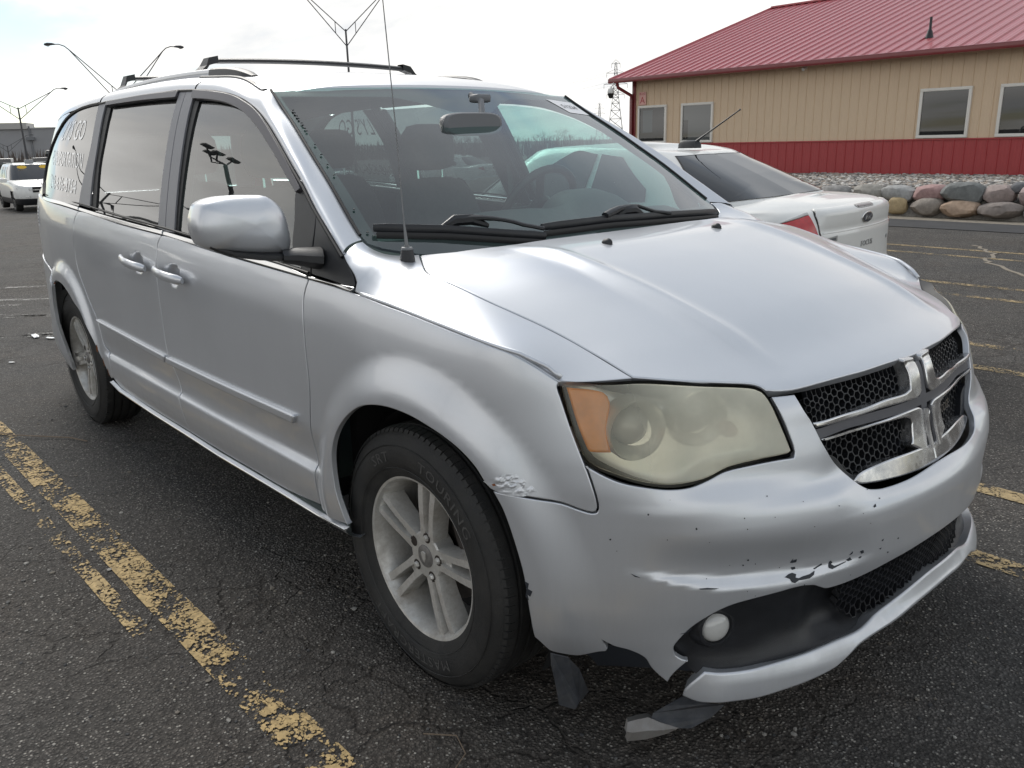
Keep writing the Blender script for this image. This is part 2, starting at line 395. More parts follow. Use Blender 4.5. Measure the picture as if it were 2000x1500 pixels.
def panel(mb, F, outline, flip=1., step=.022, gap=.0022, flange=.016, bev=.0028, off=0., smooth=True, su=1., sv=1., corner=50, disp=None):
    """a trimmed piece of the surface F: rounded edge and a flange turned inwards, with analytic normals"""
    P = np.array(outline, float) * (su, sv)
    P = P[np.hypot(*(P - np.roll(P, 1, 0)).T) > 1e-4]
    if poly_area(P) < 0: P = P[::-1]
    G = lambda u, v: F(u / su, v / sv)
    P = smooth_closed(P, step * .8, corner) if smooth else resample(P, step * .8)
    if gap: P = inset(P, gap)
    I = inset(P, bev) if bev else P
    lo, hi = I.min(0), I.max(0)
    gx = np.arange(lo[0] + step * .37, hi[0], step); gy = np.arange(lo[1] + step * .41, hi[1], step)
    Q = np.stack(np.meshgrid(gx, gy, indexing='ij'), -1).reshape(-1, 2)
    if len(Q):
        Q = Q[in_poly(I, Q)]
        if len(Q): Q = Q[dist_poly(I, Q) > step * .45]
    n = len(I); pts = np.vstack([I, Q]) if len(Q) else I
    r = delaunay_2d_cdt([Vector((float(a), float(b))) for a, b in pts], [], [list(range(n))], 1, 1e-6)
    vv = np.array([(q[0], q[1]) for q in r[0]]); tris = [tuple(t) for t in r[2]]
    sgn = 1 if flip > 0 else -1
    X = G(vv[:, 0], vv[:, 1]); Nn = surf_n(G, vv, flip)
    if disp is not None: X = X + Nn * disp(vv[:, 0] / su, vv[:, 1] / sv)[:, None]
    X = X + Nn * off
    out = []
    for t in tris:
        a, b, c = vv[list(t)]; ar = (b[0] - a[0]) * (c[1] - a[1]) - (c[0] - a[0]) * (b[1] - a[1])
        if abs(ar) < 1e-12: continue
        q = t if ar > 0 else t[::-1]; out.append(q if flip > 0 else q[::-1])
    mb.add(X, out, Nn)
    if bev or flange:
        XI = G(I[:, 0], I[:, 1]); NI = surf_n(G, I, flip); XO = G(P[:, 0], P[:, 1]); NO = surf_n(G, P, flip)
        if disp is not None: XI = XI + NI * disp(I[:, 0] / su, I[:, 1] / sv)[:, None]; XO = XO + NO * disp(P[:, 0] / su, P[:, 1] / sv)[:, None]
        tn = np.roll(XO, -1, 0) - np.roll(XO, 1, 0); od = np.cross(tn, NO) * (1 if flip > 0 else -1); od /= np.maximum(np.linalg.norm(od, axis=1, keepdims=True), 1e-9)
        nb = NO * .6 + od * .8
        k = len(I)
        def strip(A, NA, B, NB):
            f = [(i, k + i, k + (i + 1) % k, (i + 1) % k) for i in range(k)]
            if flip < 0: f = [q[::-1] for q in f]
            mb.add(np.vstack([A, B]), f, np.vstack([NA, NB]))
        drop = XO - NO * bev * .6 + NO * off
        strip(XI + NI * off, NI, drop, nb)
        if flange: strip(drop, od, drop - NO * flange, od)
    return mb
def loft(mb, C, closed=False, flip=False):
    """C: list of equally long point rows"""
    C = [np.asarray(c, float) for c in C]; m = len(C[0]); k = len(C)
    vs = np.vstack(C); f = []
    for i in range(k - 1):
        for j in range(m - 1 + (1 if closed else 0)):
            q = (i * m + j, i * m + (j + 1) % m, (i + 1) * m + (j + 1) % m, (i + 1) * m + j); f.append(q[::-1] if flip else q)
    return mb.add(vs, f)
def polyline_at(P, t):
    P = np.asarray(P, float); d = np.r_[0, np.cumsum(np.linalg.norm(np.diff(P, axis=0), axis=1))]; return np.stack([np.interp(np.asarray(t) * d[-1], d, P[:, i]) for i in range(P.shape[1])], 1)
def text_mesh(s, size=1., res=2, align='CENTER', shear=0., sx=1., extrude=0., offset=0., spacing=1.):
    """(verts Nx3, faces) of a flat text, font units scaled to `size`"""
    cu = bpy.data.curves.new('t', 'FONT'); cu.body = s; cu.size = size; cu.align_x = align; cu.align_y = 'CENTER'; cu.resolution_u = res; cu.shear = shear; cu.extrude = extrude; cu.offset = offset; cu.space_character = spacing
    o = bpy.data.objects.new('t', cu); COL.objects.link(o); dg = bpy.context.evaluated_depsgraph_get()
    me = o.evaluated_get(dg).to_mesh(); v = np.array([q.co[:] for q in me.vertices]); f = [tuple(p.vertices) for p in me.polygons]
    o.evaluated_get(dg).to_mesh_clear(); bpy.data.objects.remove(o); bpy.data.curves.remove(cu)
    v[:, 0] *= sx
    return v, f
# ------------------------------------------------------------------ body surfaces of the minivan
def spline(t,P):
    """natural cubic spline through P (n,k) at t; returns f(x)->(m,k) and derivative"""
    t=np.asarray(t,float);P=np.asarray(P,float);P=P.reshape(len(t),-1);n=len(t);h=np.diff(t)
    A=np.zeros((n,n));r=np.zeros_like(P);A[0,0]=A[-1,-1]=1
    for i in range(1,n-1):
        A[i,i-1]=h[i-1];A[i,i]=2*(h[i-1]+h[i]);A[i,i+1]=h[i]
        r[i]=6*((P[i+1]-P[i])/h[i]-(P[i]-P[i-1])/h[i-1])
    M=np.linalg.solve(A,r)
    def f(x,d=0):
        x=np.asarray(x,float);i=np.clip(np.searchsorted(t,x)-1,0,n-2);a=(t[i+1]-x)[:,None];b=(x-t[i])[:,None];H=h[i][:,None]
        if d==0: return M[i]*a**3/(6*H)+M[i+1]*b**3/(6*H)+(P[i]/H-M[i]*H/6)*a+(P[i+1]/H-M[i+1]*H/6)*b
        return -M[i]*a**2/(2*H)+M[i+1]*b**2/(2*H)-(P[i]/H-M[i]*H/6)+(P[i+1]/H-M[i+1]*H/6)
    return f
def pchip(xk,yk,x):
    xk=np.asarray(xk,float);yk=np.asarray(yk,float);x=np.asarray(x,float)
    h=np.diff(xk);d=np.diff(yk,axis=0)/(h if yk.ndim==1 else h[:,None]);m=np.zeros_like(yk)
    for i in range(1,len(xk)-1):
        w1=2*h[i]+h[i-1];w2=h[i]+2*h[i-1]
        with np.errstate(all='ignore'):
            v=(w1+w2)/(w1/d[i-1]+w2/d[i])
        m[i]=np.where(d[i-1]*d[i]>0,v,0)
    m[0]=d[0];m[-1]=d[-1]
    i=np.clip(np.searchsorted(xk,x)-1,0,len(xk)-2);H=h[i];u=(x-xk[i])/H
    # linear extrapolation
    lo=u<0;hi=u>1;uc=np.clip(u,0,1)
    y=(1+2*uc)*(1-uc)**2*yk[i]+uc*(1-uc)**2*H*m[i]+uc**2*(3-2*uc)*yk[i+1]+uc**2*(uc-1)*H*m[i+1]
    return y+np.where(lo,(x-xk[0])*m[0],0)+np.where(hi,(x-xk[-1])*m[-1],0)
def sstep(x,a,b):
    u=np.clip((x-a)/(b-a),0,1);return u*u*(3-2*u)
BP=np.array([(.960,0),(.950,.15),(.921,.3),(.895,.4),(.859,.5),(.809,.6),(.743,.7),(.650,.79),(.545,.86),(.43,.912),(.3,.944),(.15,.962),(0,.968),(-.4,.970),(-1.0,.970),(-1.8,.970),(-2.6,.968),(-3.08,.963),(-3.3,.952),(-3.5,.929),(-3.7,.897),(-3.88,.852),(-4.02,.79),(-4.11,.71),(-4.16,.55),(-4.18,.3),(-4.185,0)])
BT=np.r_[0,np.cumsum(np.hypot(*np.diff(BP,axis=0).T))]
_B=spline(np.r_[-BT[3:0:-1],BT],np.vstack([BP[3:0:-1]*[1,-1],BP]))
SMAX=BT[-1]
def s_at(i): return BT[i]
_xs=_B(np.linspace(0,SMAX,3000));_ss=np.linspace(0,SMAX,3000)
def s_of_x(x): return np.interp(-np.asarray(x,float),-_xs[:,0],_ss)
def zbelt(x): return np.interp(-np.asarray(x,float),[-.2,.2,.5,.9,1.57,2.1,2.65,3.25,4.2],[1.02,1.042,1.058,1.073,1.105,1.133,1.162,1.187,1.20])
DOOR_LO=[(.18,.075),(.26,.045),(.31,.028),(.345,.016),(.40,.006),(.455,.002),(.55,.004),(.64,.005),(.78,.008)]
DOOR_UP=[(-.13,.015),(-.08,.022),(-.03,.033),(.0,.043),(.05,.058),(.12,.081),(.25,.128),(.38,.182),(.46,.222),(.54,.272)]
def dprof(x,scale=1.0):
    zb=float(zbelt(x));L=list(DOOR_LO)+[(zb+a,b) for a,b in DOOR_UP]
    return L
def _sy(y): return float(np.interp(y,BP[:9,1],BT[:9]))
_LIP=[(.10,.05),(.13,.012),(.16,-.004),(.20,-.012),(.24,-.010),(.27,.0),(.30,.02),(.33,.03),(.37,.022)]
ST=[(BT[0],_LIP+[(.42,.010),(.48,0),(.56,0),(.59,.003),(.612,.014),(.64,.042),(.70,.070),(.80,.092),(.86,.11),(.90,.15),(.95,.24)]),
 (_sy(.3),_LIP+[(.42,.010),(.48,0),(.55,0),(.585,.003),(.61,.012),(.645,.036),(.70,0.070),(.76,0.084),(.82,0.098),(.86,0.114),(.90,0.154),(.95,0.234)]),
 (_sy(.44),_LIP+[(.42,.008),(.50,0),(.59,0),(.615,.003),(.645,.012),(.68,0.044),(.74,0.058),(.80,0.074),(.84,0.084),(.87,0.105),(.90,0.142),(.95,0.212)]),
 (_sy(.65),[(.10,.06),(.13,.02),(.16,.0),(.20,-.008),(.24,-.004),(.27,.004),(.31,.014),(.36,.014),(.42,.005),(.50,0),(.605,0),(.63,.003),(.67,.014),(.71,0.040),(.76,0.052),(.81,0.066),(.85,0.080),(.89,0.106),(.92,0.136),(.95,0.176)]),
 (_sy(.79),[(.16,.07),(.20,.05),(.25,.035),(.30,.022),(.34,.014),(.42,.004),(.50,0),(.645,0),(.675,.004),(.72,.013),(.78,.028),(.85,.050),(.89,.075),(.92,.105),(.95,.14)]),
 (_sy(.86),[(.16,.09),(.22,.055),(.28,.03),(.34,.014),(.42,.003),(.50,0),(.68,0),(.74,.005),(.80,.015),(.86,.028),(.92,.045),(.95,.06)]),
 (s_of_x(.3),[(.18,.075),(.26,.045),(.31,.028),(.36,.014),(.44,.003),(.55,0),(.72,0),(.85,.005),(.93,.012),(.975,.020),(1.005,.034),(1.05,.07)]),
 (s_of_x(-.1),[(.18,.075),(.26,.045),(.31,.028),(.345,.016),(.42,.005),(.55,.002),(.75,.002),(.88,.008),(.95,.016),(1.0,.026),(1.03,.036),(1.08,.06)]),
]+[(s_of_x(x),dprof(x)) for x in (-.45,-1.0,-1.8,-2.6,-3.1)]
def _rear(x,k):
    L=dprof(x);return [(z,d*(k if z<.8 else 1)) for z,d in L]
ST+=[(s_of_x(-3.5),[(z,d+(.006 if z>1.2 else 0)) for z,d in dprof(-3.5)]),(s_of_x(-3.88),[(z,d+(.02 if z>1.2 else 0)) for z,d in dprof(-3.88)]),(SMAX,[(.2,.08),(.35,.02),(.6,0),(.75,.03),(1.0,.06),(1.2,.10),(1.6,.30),(1.75,.42)])]
STS=np.array([float(a) for a,_ in ST])
ARCHF=(.055,.40);ARCHR=(-3.02,.40)
def delta(s,z):
    s=np.asarray(s,float);z=np.asarray(z,float)
    D=np.stack([pchip([a for a,_ in pr],[b for _,b in pr],z) for _,pr in ST],0)
    i=np.clip(np.searchsorted(STS,s)-1,0,len(STS)-2)
    n=len(s);j=np.arange(n);h=np.diff(STS)
    sl=np.diff(D,axis=0)/h[:,None]
    m=np.zeros_like(D)
    for k in range(1,len(STS)-1):
        w1=2*h[k]+h[k-1];w2=h[k]+2*h[k-1]
        with np.errstate(all='ignore'):
            v=(w1+w2)/(w1/sl[k-1]+w2/sl[k])
        m[k]=np.where(sl[k-1]*sl[k]>0,v,0)
    H=h[i];u=(s-STS[i])/H
    d=(1+2*u)*(1-u)**2*D[i,j]+u*(1-u)**2*H*m[i,j]+u*u*(3-2*u)*D[i+1,j]+u*u*(u-1)*H*m[i+1,j]
    B=_B(s);x=B[:,0]
    # door ridge
    A=sstep(x,-2.52,-2.44)*(1-sstep(x,-.46,-.38))
    rb=.472+.006*np.abs(x+1.2)
    d+=A*.016*sstep(z,rb-.003,rb+.022)*(1-sstep(z,.51,.63))
    # wheel arch flares
    for cx,cz,rr,fr in ((ARCHF[0],ARCHF[1],.375,.150),(ARCHR[0],ARCHR[1],.375,.12)):
        r=np.hypot((x-cx)*1.0,z-cz)
        d-=.026*(1-sstep(r,rr+.035,rr+fr))*sstep(r,rr-.2,rr-.1)*(np.abs(x-cx)<.75)*(1-sstep(z,.95,1.0))
    # bumper ledge crescent
    yy=B[:,1];lo=np.interp(yy,[.3,.44,.52,.594,.676,.75,.79,.82],[.484,.470,.465,.467,.474,.493,.512,.52]);hi=np.interp(yy,[.3,.44,.52,.594,.676,.75,.79,.82],[.484,.490,.495,.498,.503,.512,.517,.52])
    Af=np.clip((hi-lo)*.62,0,.02)*(x>0);hw=np.maximum((hi-lo)/2,.007);mi=(hi+lo)/2
    d+=Af*sstep(z,mi-hw-.003,mi+hw+.003)*(1-sstep(z,hi+.01,hi+.10))
    return d
def W(s,z):
    s=np.asarray(s,float);z=np.asarray(z,float);sg=np.where(s<0,-1.,1.);s=np.abs(s)
    B=_B(s);T=_B(s,1);T/=np.linalg.norm(T,axis=1,keepdims=True)
    N=np.stack([-T[:,1],T[:,0]],1); # candidate; outward should be away from car centre
    N=-N  # T goes +y then -x ; outward = (Ty,-Tx)
    d=delta(s,z)
    xy=B-N*d[:,None]
    return np.stack([xy[:,0],-xy[:,1]*sg,z],1)
# hood
HC=[(-.30,1.135),(-.14,1.127),(.06,1.113),(.2,1.090),(.35,1.055),(.5,1.011),(.62,.968),(.72,.928),(.78,.905),(.815,.890),(.835,.877),(.845,.862),(.86,.83)]
def HOOD(x,y):
    x=np.asarray(x,float);y=np.abs(np.asarray(y,float))
    u=x+.34*y*y*sstep(x,-.2,.45)
    z=pchip([a for a,_ in HC],[b for _,b in HC],u)
    roll=sstep(y,.52,.85)*.034*(1-.4*sstep(x,.3,.7))
    yr=np.interp(x,[-.2,.1,.4,.75],[.50,.47,.445,.42])
    rid=.017*np.exp(-((y-yr)/.035)**2)*sstep(x,-.15,.1)*(1-sstep(x,.6,.74))
    inner=.011*(1-sstep(y,yr-.02,yr+.05))*sstep(x,-.15,.1)*(1-sstep(x,.55,.72))
    return np.stack([x,-y if False else np.asarray(y),z-roll+rid*.6+inner],1)
WZ=[(1.0,.03),(1.08,-.11),(1.128,-.186),(1.179,-.27),(1.242,-.365),(1.307,-.467),(1.375,-.584),(1.447,-.708),(1.524,-.851),(1.595,-.974),(1.62,-1.02),(1.70,-1.18)]
def WIND(y,z):
    y=np.asarray(y,float);z=np.asarray(z,float)
    return np.stack([pchip([a for a,_ in WZ],[b for _,b in WZ],z)-.2*y*y,y,z],1)
RC=[(-4.3,1.44),(-4.0,1.545),(-3.7,1.620),(-3.3,1.680),(-2.8,1.720),(-2.3,1.728),(-1.9,1.722),(-1.6,1.706),(-1.3,1.676),(-1.1,1.642),(-1.0,1.617),(-.9,1.58)]
def ROOF(x,y):
    x=np.asarray(x,float);y=np.asarray(y,float)
    z=pchip([a for a,_ in RC],[b for _,b in RC],x+.10*y*y)
    return np.stack([x,y,z-.055*y*y-.028*sstep(np.abs(y),.45,.80)],1)
def _Bn(s):
    s=np.abs(s);B=_B(s);T=_B(s,1);T/=np.linalg.norm(T,axis=1,keepdims=True);return B,np.stack([T[:,1],-T[:,0]],1)
def GR(s,z):
    """grille face: follows the nose above z=.70, below it runs straight down behind the bumper shelf"""
    s=np.asarray(s,float);z=np.asarray(z,float);sg=np.where(s<0,-1.,1.);zc=np.minimum(z,.872)
    d=delta(np.abs(s),np.maximum(zc,.70))-np.maximum(0,.70-z)*.33
    B,N=_Bn(s);xy=B-N*d[:,None];return np.stack([xy[:,0],-xy[:,1]*sg,z],1)
# white saloon beside the minivan: body side and rear face in its own frame (rear bumper at x = 0, nose towards -x)
SP=np.array([(.02,0),(.012,.25),(-.018,.47),(-.072,.63),(-.17,.735),(-.37,.795),(-.80,.812),(-1.6,.815),(-2.6,.81),(-3.2,.80),(-3.7,.76),(-4.0,.66),(-4.13,.40),(-4.16,0)])
STT=np.r_[0,np.cumsum(np.hypot(*np.diff(SP,axis=0).T))];_SB=spline(np.r_[-STT[3:0:-1],STT],np.vstack([SP[3:0:-1]*[1,-1],SP]));SEDMAX=STT[-1]
_SR=[(.16,.12),(.22,.05),(.30,.0),(.42,-.030),(.54,-.038),(.592,-.030),(.612,-.010),(.632,.012),(.66,.018),(.76,.020),(.858,.021),(.870,.026),(.885,.028),(.925,.024),(.96,.024),(.985,.036),(.998,.060),(1.004,.10)]
_SC=[(.16,.12),(.22,.06),(.30,.008),(.42,-.026),(.54,-.040),(.592,-.034),(.612,-.012),(.64,.008),(.70,.012),(.80,.020),(.88,.034),(.93,.052),(.965,.076),(.99,.108),(1.0,.14)]
_SS=[(.16,.12),(.22,.06),(.30,.018),(.42,.0),(.54,0),(.60,.003),(.70,.008),(.78,.014),(.85,.024),(.90,.038),(.935,.056),(.955,.078),(.965,.11)]
_SF=[(.16,.12),(.22,.05),(.32,.0),(.45,-.01),(.55,0),(.66,.02),(.72,.06),(.76,.10),(.79,.15)]
SEDST=[(0,_SR),(STT[2],_SR),(STT[3],_SC),(STT[4],_SC),(STT[5],[(a,.6*b+.4*c) for (a,b),c in zip(_SC,np.interp([q[0] for q in _SC],[q[0] for q in _SS],[q[1] for q in _SS]))]),(STT[6],_SS),(STT[9],_SS),(STT[11],_SF),(SEDMAX,_SF)]
def SED(s,z):
    s=np.asarray(s,float);z=np.asarray(z,float);sg=np.where(s<0,-1.,1.);s=np.abs(s);K=np.array([a for a,_ in SEDST])
    Dm=np.stack([pchip([a for a,_ in pr],[b for _,b in pr],z) for _,pr in SEDST],0);i=np.clip(np.searchsorted(K,s)-1,0,len(K)-2);u=(s-K[i])/(K[i+1]-K[i]);u=u*u*(3-2*u);j=np.arange(len(s));d=Dm[i,j]*(1-u)+Dm[i+1,j]*u
    B=_SB(s);T=_SB(s,1);T/=np.linalg.norm(T,axis=1,keepdims=True);xy=B-np.stack([T[:,1],-T[:,0]],1)*d[:,None]
    return np.stack([xy[:,0],-xy[:,1]*sg,z],1)
# traced outlines, in coordinates of the body surfaces (metres)
D = {
'front_door':[(3.1503,1.1007),(2.7662,1.0816),(2.4685,1.0683),(2.0258,1.0514),(2.0386,1.0023),(2.0337,0.9425),(2.026,0.8401),(2.0189,0.7351),(2.0379,0.5629),(2.0297,0.4861),(2.0265,0.3653),(2.2642,0.3401),(2.5354,0.3347),(2.803,0.3287),(3.0812,0.332),(3.1145,0.4839),(3.1442,0.5914),(3.1759,0.6424),(3.192,0.8112),(3.1955,0.9423),(3.1898,1.0109),(3.1858,1.0665)],
'sliding_door':[(4.2176,1.1441),(3.6538,1.1166),(3.1503,1.1007),(3.1858,1.0665),(3.1898,1.0109),(3.1955,0.9423),(3.192,0.8112),(3.1759,0.6424),(3.1442,0.5914),(3.1145,0.4839),(3.0812,0.332),(3.4997,0.33),(3.9157,0.3416),(3.9997,0.379),(3.9971,0.4759),(4.0546,0.5347),(4.0756,0.6112),(4.095,0.6528),(4.1492,0.7003),(4.2221,0.7704),(4.2982,0.8679),(4.3053,0.9729),(4.2848,1.0396),(4.2753,1.0995)],
'fender':[(2.0258,1.0514),(1.8922,1.0472),(1.7796,1.0409),(1.6362,1.0283),(1.5264,1.0198),(1.4257,1.0089),(1.3354,0.9975),(1.2542,0.9868),(1.184,0.9737),(1.1211,0.9483),(1.0705,0.9225),(1.0728,0.9098),(1.0648,0.8911),(1.0388,0.8285),(1.0047,0.7528),(0.9898,0.7161),(0.9781,0.6798),(0.9753,0.6579),(0.9791,0.6492),(0.989,0.6468),(1.0171,0.6514),(1.0568,0.6609),(1.1061,0.6652),(1.1614,0.6695),(1.2168,0.6698),(1.2573,0.7115),(1.2932,0.7374),(1.3372,0.7573),(1.3967,0.774),(1.4757,0.7869),(1.564,0.7875),(1.645,0.7751),(1.7077,0.7529),(1.779,0.7064),(1.8364,0.646),(1.8661,0.5748),(1.8609,0.4848),(1.836,0.4177),(1.8245,0.3891),(1.8098,0.3844),(2.0277,0.3448),(2.0265,0.3653),(2.0297,0.4861),(2.0379,0.5629),(2.0189,0.7351),(2.026,0.8401),(2.0337,0.9425),(2.0386,1.0023)],
'quarter_front':[(4.2176,1.1441),(4.2753,1.0995),(4.2848,1.0396),(4.3053,0.9729),(4.2982,0.8679),(4.2221,0.7704),(4.1492,0.7003),(4.095,0.6528),(4.0756,0.6112),(4.0546,0.5347),(3.9971,0.4759),(3.9997,0.379)],
'arch_rear':[(4.7647,0.7532),(4.6669,0.7735),(4.5513,0.7691),(4.4456,0.7372),(4.3521,0.6949),(4.2715,0.6624),(4.2143,0.6048),(4.1728,0.5573),(4.1368,0.5063),(4.1118,0.4639),(4.0686,0.407),(4.0379,0.3659)],
'belt_quarter':[(4.2176,1.1441),(4.5184,1.1583),(4.8687,1.1704)],
'bumper_a':[(1.2127,0.6684),(1.1614,0.6695),(1.1061,0.6652),(1.0568,0.6609),(1.0171,0.6514),(0.989,0.6468),(0.9791,0.6492),(0.9753,0.6579),(0.9781,0.6798),(0.9898,0.7161),(1.0047,0.7528),(1.0041,0.7523),(0.9599,0.7315),(0.9232,0.7191),(0.8699,0.7105),(0.8237,0.7064),(0.7789,0.7086),(0.7391,0.7181),(0.6959,0.7314),(0.6331,0.7377),(0.569,0.7412),(0.524,0.7409),(0.5201,0.7512),(0.5323,0.7913),(0.5509,0.8361),(0.5642,0.8705),(0.4949,0.8687),(0.4817,0.8389),(0.458,0.8052),(0.4323,0.7583),(0.4006,0.7136),(0.3591,0.6741),(0.3388,0.6548),(0.3205,0.643),(0.3062,0.6371),(0.2668,0.6315),(0.1724,0.6302),(0.0477,0.6345)],
'bumper_b':[(0.0805,0.4621),(0.2169,0.4479),(0.3392,0.4311),(0.4406,0.4288),(0.4666,0.4399),(0.4837,0.4482),(0.524,0.4533),(0.5749,0.4487),(0.6391,0.4412),(0.6833,0.4329),(0.7246,0.4147),(0.7676,0.3811),(0.7986,0.3414),(0.8047,0.3259),(0.8004,0.3076),(0.7852,0.2988),(0.7679,0.297),(0.79,0.2733),(0.8073,0.2481),(0.8157,0.2271),(0.8374,0.2438),(0.8569,0.2649),(0.8714,0.2914),(0.9042,0.3087),(0.9392,0.3155),(0.9614,0.3254),(0.9537,0.3065),(0.959,0.2958),(0.9763,0.2903),(1.0137,0.274),(1.0331,0.2702),(1.0652,0.2743),(1.0907,0.28),(1.1038,0.2931),(1.1175,0.3062),(1.1265,0.3125),(1.1306,0.408),(1.1392,0.4851),(1.1624,0.5673),(1.1868,0.6293)],
'lip':[(0.7358,0.2692),(0.6997,0.2667),(0.6295,0.2674),(0.5623,0.2738),(0.4891,0.2791),(0.4054,0.2844),(0.3142,0.2882),(0.2229,0.3068),(0.0532,0.3233),(0.0735,0.2847),(0.2004,0.2738),(0.3256,0.259),(0.3791,0.2389),(0.4072,0.2268),(0.4774,0.2145),(0.5493,0.2057),(0.6151,0.197),(0.6785,0.1957),(0.7229,0.1935),(0.7517,0.1921),(0.7827,0.2006),(0.7781,0.2193),(0.759,0.2455)],
'headlight':[(1.0633,0.9176),(0.9047,0.913),(0.7221,0.8995),(0.6134,0.8883),(0.5848,0.8796),(0.5738,0.8648),(0.56,0.8307),(0.5424,0.7893),(0.5296,0.7557),(0.537,0.7513),(0.6125,0.7473),(0.6881,0.7392),(0.7389,0.7232),(0.7868,0.7163),(0.8314,0.715),(0.8883,0.723),(0.942,0.7378),(0.9967,0.7595),(1.0204,0.7954),(1.046,0.8579),(1.0624,0.905)],
'hl_amber':[(1.0561,0.9105),(0.9725,0.9033),(0.9569,0.8828),(0.961,0.8475),(0.9614,0.8164),(0.9511,0.7789),(0.9975,0.7778),(1.0032,0.7827),(1.028,0.8345)],
'hl_points':[(0.9028,0.8318),(0.7354,0.8585),(0.6613,0.8142),(0.977,0.8934),(0.8358,0.8048)],
'hood_rear':[(-0.2382,0.703),(-0.2072,0.6712),(-0.1617,0.6184),(-0.1228,0.502),(-0.131,0.3349),(-0.136,0.2005)],
'hood_gap':[(-0.1913,0.7335),(-0.0984,0.7878),(-0.046,0.8053),(-0.003,0.8103),(0.087,0.8013),(0.1646,0.7864),(0.2464,0.7626),(0.333,0.7391),(0.4377,0.7229),(0.543,0.7134)],
'hood_front':[(0.5532,0.7136),(0.623,0.6381),(0.6818,0.5674),(0.7131,0.5239),(0.7282,0.5116),(0.7415,0.5082),(0.7532,0.4907),(0.7709,0.4479),(0.7886,0.3727),(0.8095,0.2593),(0.8184,0.1968),(0.8294,0.0477)],
'glass_front':[(3.1344,1.5857),(3.0039,1.5757),(2.8731,1.5607),(2.7835,1.5447),(2.6948,1.5227),(2.6031,1.4919),(2.4989,1.4464),(2.3829,1.3888),(2.2746,1.3287),(2.181,1.2767),(2.1083,1.2364),(1.9633,1.1583),(1.907,1.1152),(1.9158,1.0702),(2.0309,1.0649),(2.7927,1.1037),(3.0244,1.1183)],
'visor_front':[(3.2032,1.6227),(3.0724,1.6116),(2.9303,1.5971),(2.8228,1.5821),(2.7104,1.5568),(2.6181,1.531),(2.5224,1.4924),(2.4129,1.4369),(2.3001,1.3748),(2.2056,1.3193),(2.1574,1.2901),(2.181,1.2767),(2.2746,1.3287),(2.3829,1.3888),(2.4989,1.4464),(2.6031,1.4919),(2.6948,1.5227),(2.7835,1.5447),(2.8731,1.5607),(3.0039,1.5757),(3.1344,1.5857),(3.1828,1.5919)],
'sail':[(2.1997,1.3079),(2.0671,1.2408),(2.0495,1.1944),(2.0408,1.1394),(2.0233,1.06),(2.0463,1.0592),(2.1478,1.1175),(2.174,1.2022),(2.2023,1.2761)],
'sail_fixed':[(2.0637,1.2396),(1.909,1.1511),(1.8037,1.0781),(1.7863,1.058),(1.7956,1.0519),(2.0192,1.0646),(2.0353,1.1398),(2.0467,1.1945)],
'bpillar_a':[(3.3367,1.5977),(3.3509,1.6273),(3.283,1.6263),(3.1289,1.115),(3.2058,1.1218)],
'bpillar_b':[(3.2789,1.6261),(3.2058,1.621),(3.1828,1.5919),(3.0374,1.1148),(3.1244,1.1143)],
'chan_front':[(3.1828,1.5919),(3.1296,1.5855),(3.0184,1.116),(3.0374,1.1148)],
'glass_slide':[(4.1166,1.6034),(3.3457,1.599),(3.3367,1.5977),(3.2058,1.1218),(4.0231,1.1521),(4.006,1.206),(4.0575,1.3467),(4.0782,1.4665)],
'visor_slide':[(4.1728,1.6262),(3.7372,1.6314),(3.3509,1.6273),(3.3404,1.6008),(3.7184,1.6076),(4.1592,1.6076)],
'chan_slide':[(4.1845,1.6109),(4.1166,1.6034),(4.0782,1.4665),(4.0575,1.3467),(4.006,1.206),(3.9957,1.1554),(4.0587,1.1618),(4.0922,1.2885),(4.1208,1.4226)],
'cpillar':[(4.2863,1.6293),(4.1836,1.6301),(4.1845,1.6109),(4.1208,1.4226),(4.0922,1.2885),(4.0587,1.1618),(4.2341,1.1711),(4.2281,1.2864),(4.2184,1.4236)],
'glass_quarter':[(4.2858,1.6256),(4.4059,1.6232),(4.5263,1.617),(4.6283,1.6074),(4.7138,1.5935),(4.7945,1.5751),(4.8565,1.5529),(4.9563,1.5066),(5.0703,1.4416),(5.1454,1.3523),(5.1119,1.2614),(5.0104,1.2098),(4.9735,1.1927),(4.2304,1.1643),(4.2281,1.2864),(4.2184,1.4236)],
'chrome_a':[(4.2238,1.1611),(3.582,1.1315),(3.1486,1.1166),(3.1498,1.0998),(3.6533,1.1156),(4.2129,1.1443)],
'chrome_b':[(3.1382,1.1163),(2.7913,1.1004),(2.4765,1.0866),(2.163,1.0729),(2.0373,1.0587),(2.0342,1.0506),(2.1569,1.056),(2.4685,1.0683),(2.7659,1.0808),(3.1393,1.0995)],
'chrome_c':[(2.0289,1.0595),(1.8959,1.0547),(1.7841,1.0538),(1.7829,1.0469),(1.7942,1.0399),(1.8919,1.0465),(2.0249,1.0494)],
'chrome_q':[(4.9651,1.1877),(4.5327,1.1772),(4.2338,1.1619),(4.223,1.145),(4.5184,1.1583),(4.9384,1.1704)],
'mould_a':[(4.0784,0.6539),(3.581,0.6423),(3.182,0.6331),(3.2011,0.6032),(3.5927,0.6179),(4.0838,0.6428)],
'mould_b':[(3.1713,0.6318),(2.5883,0.632),(2.1069,0.6371),(2.1268,0.6068),(2.6016,0.6013),(3.1909,0.6019)],
'sill_top':[(4.0132,0.3671),(3.9157,0.3416),(3.4997,0.33),(3.0835,0.3302),(2.8071,0.3252),(2.5385,0.3316),(2.2664,0.3374),(2.0376,0.3393),(1.8106,0.3825)],
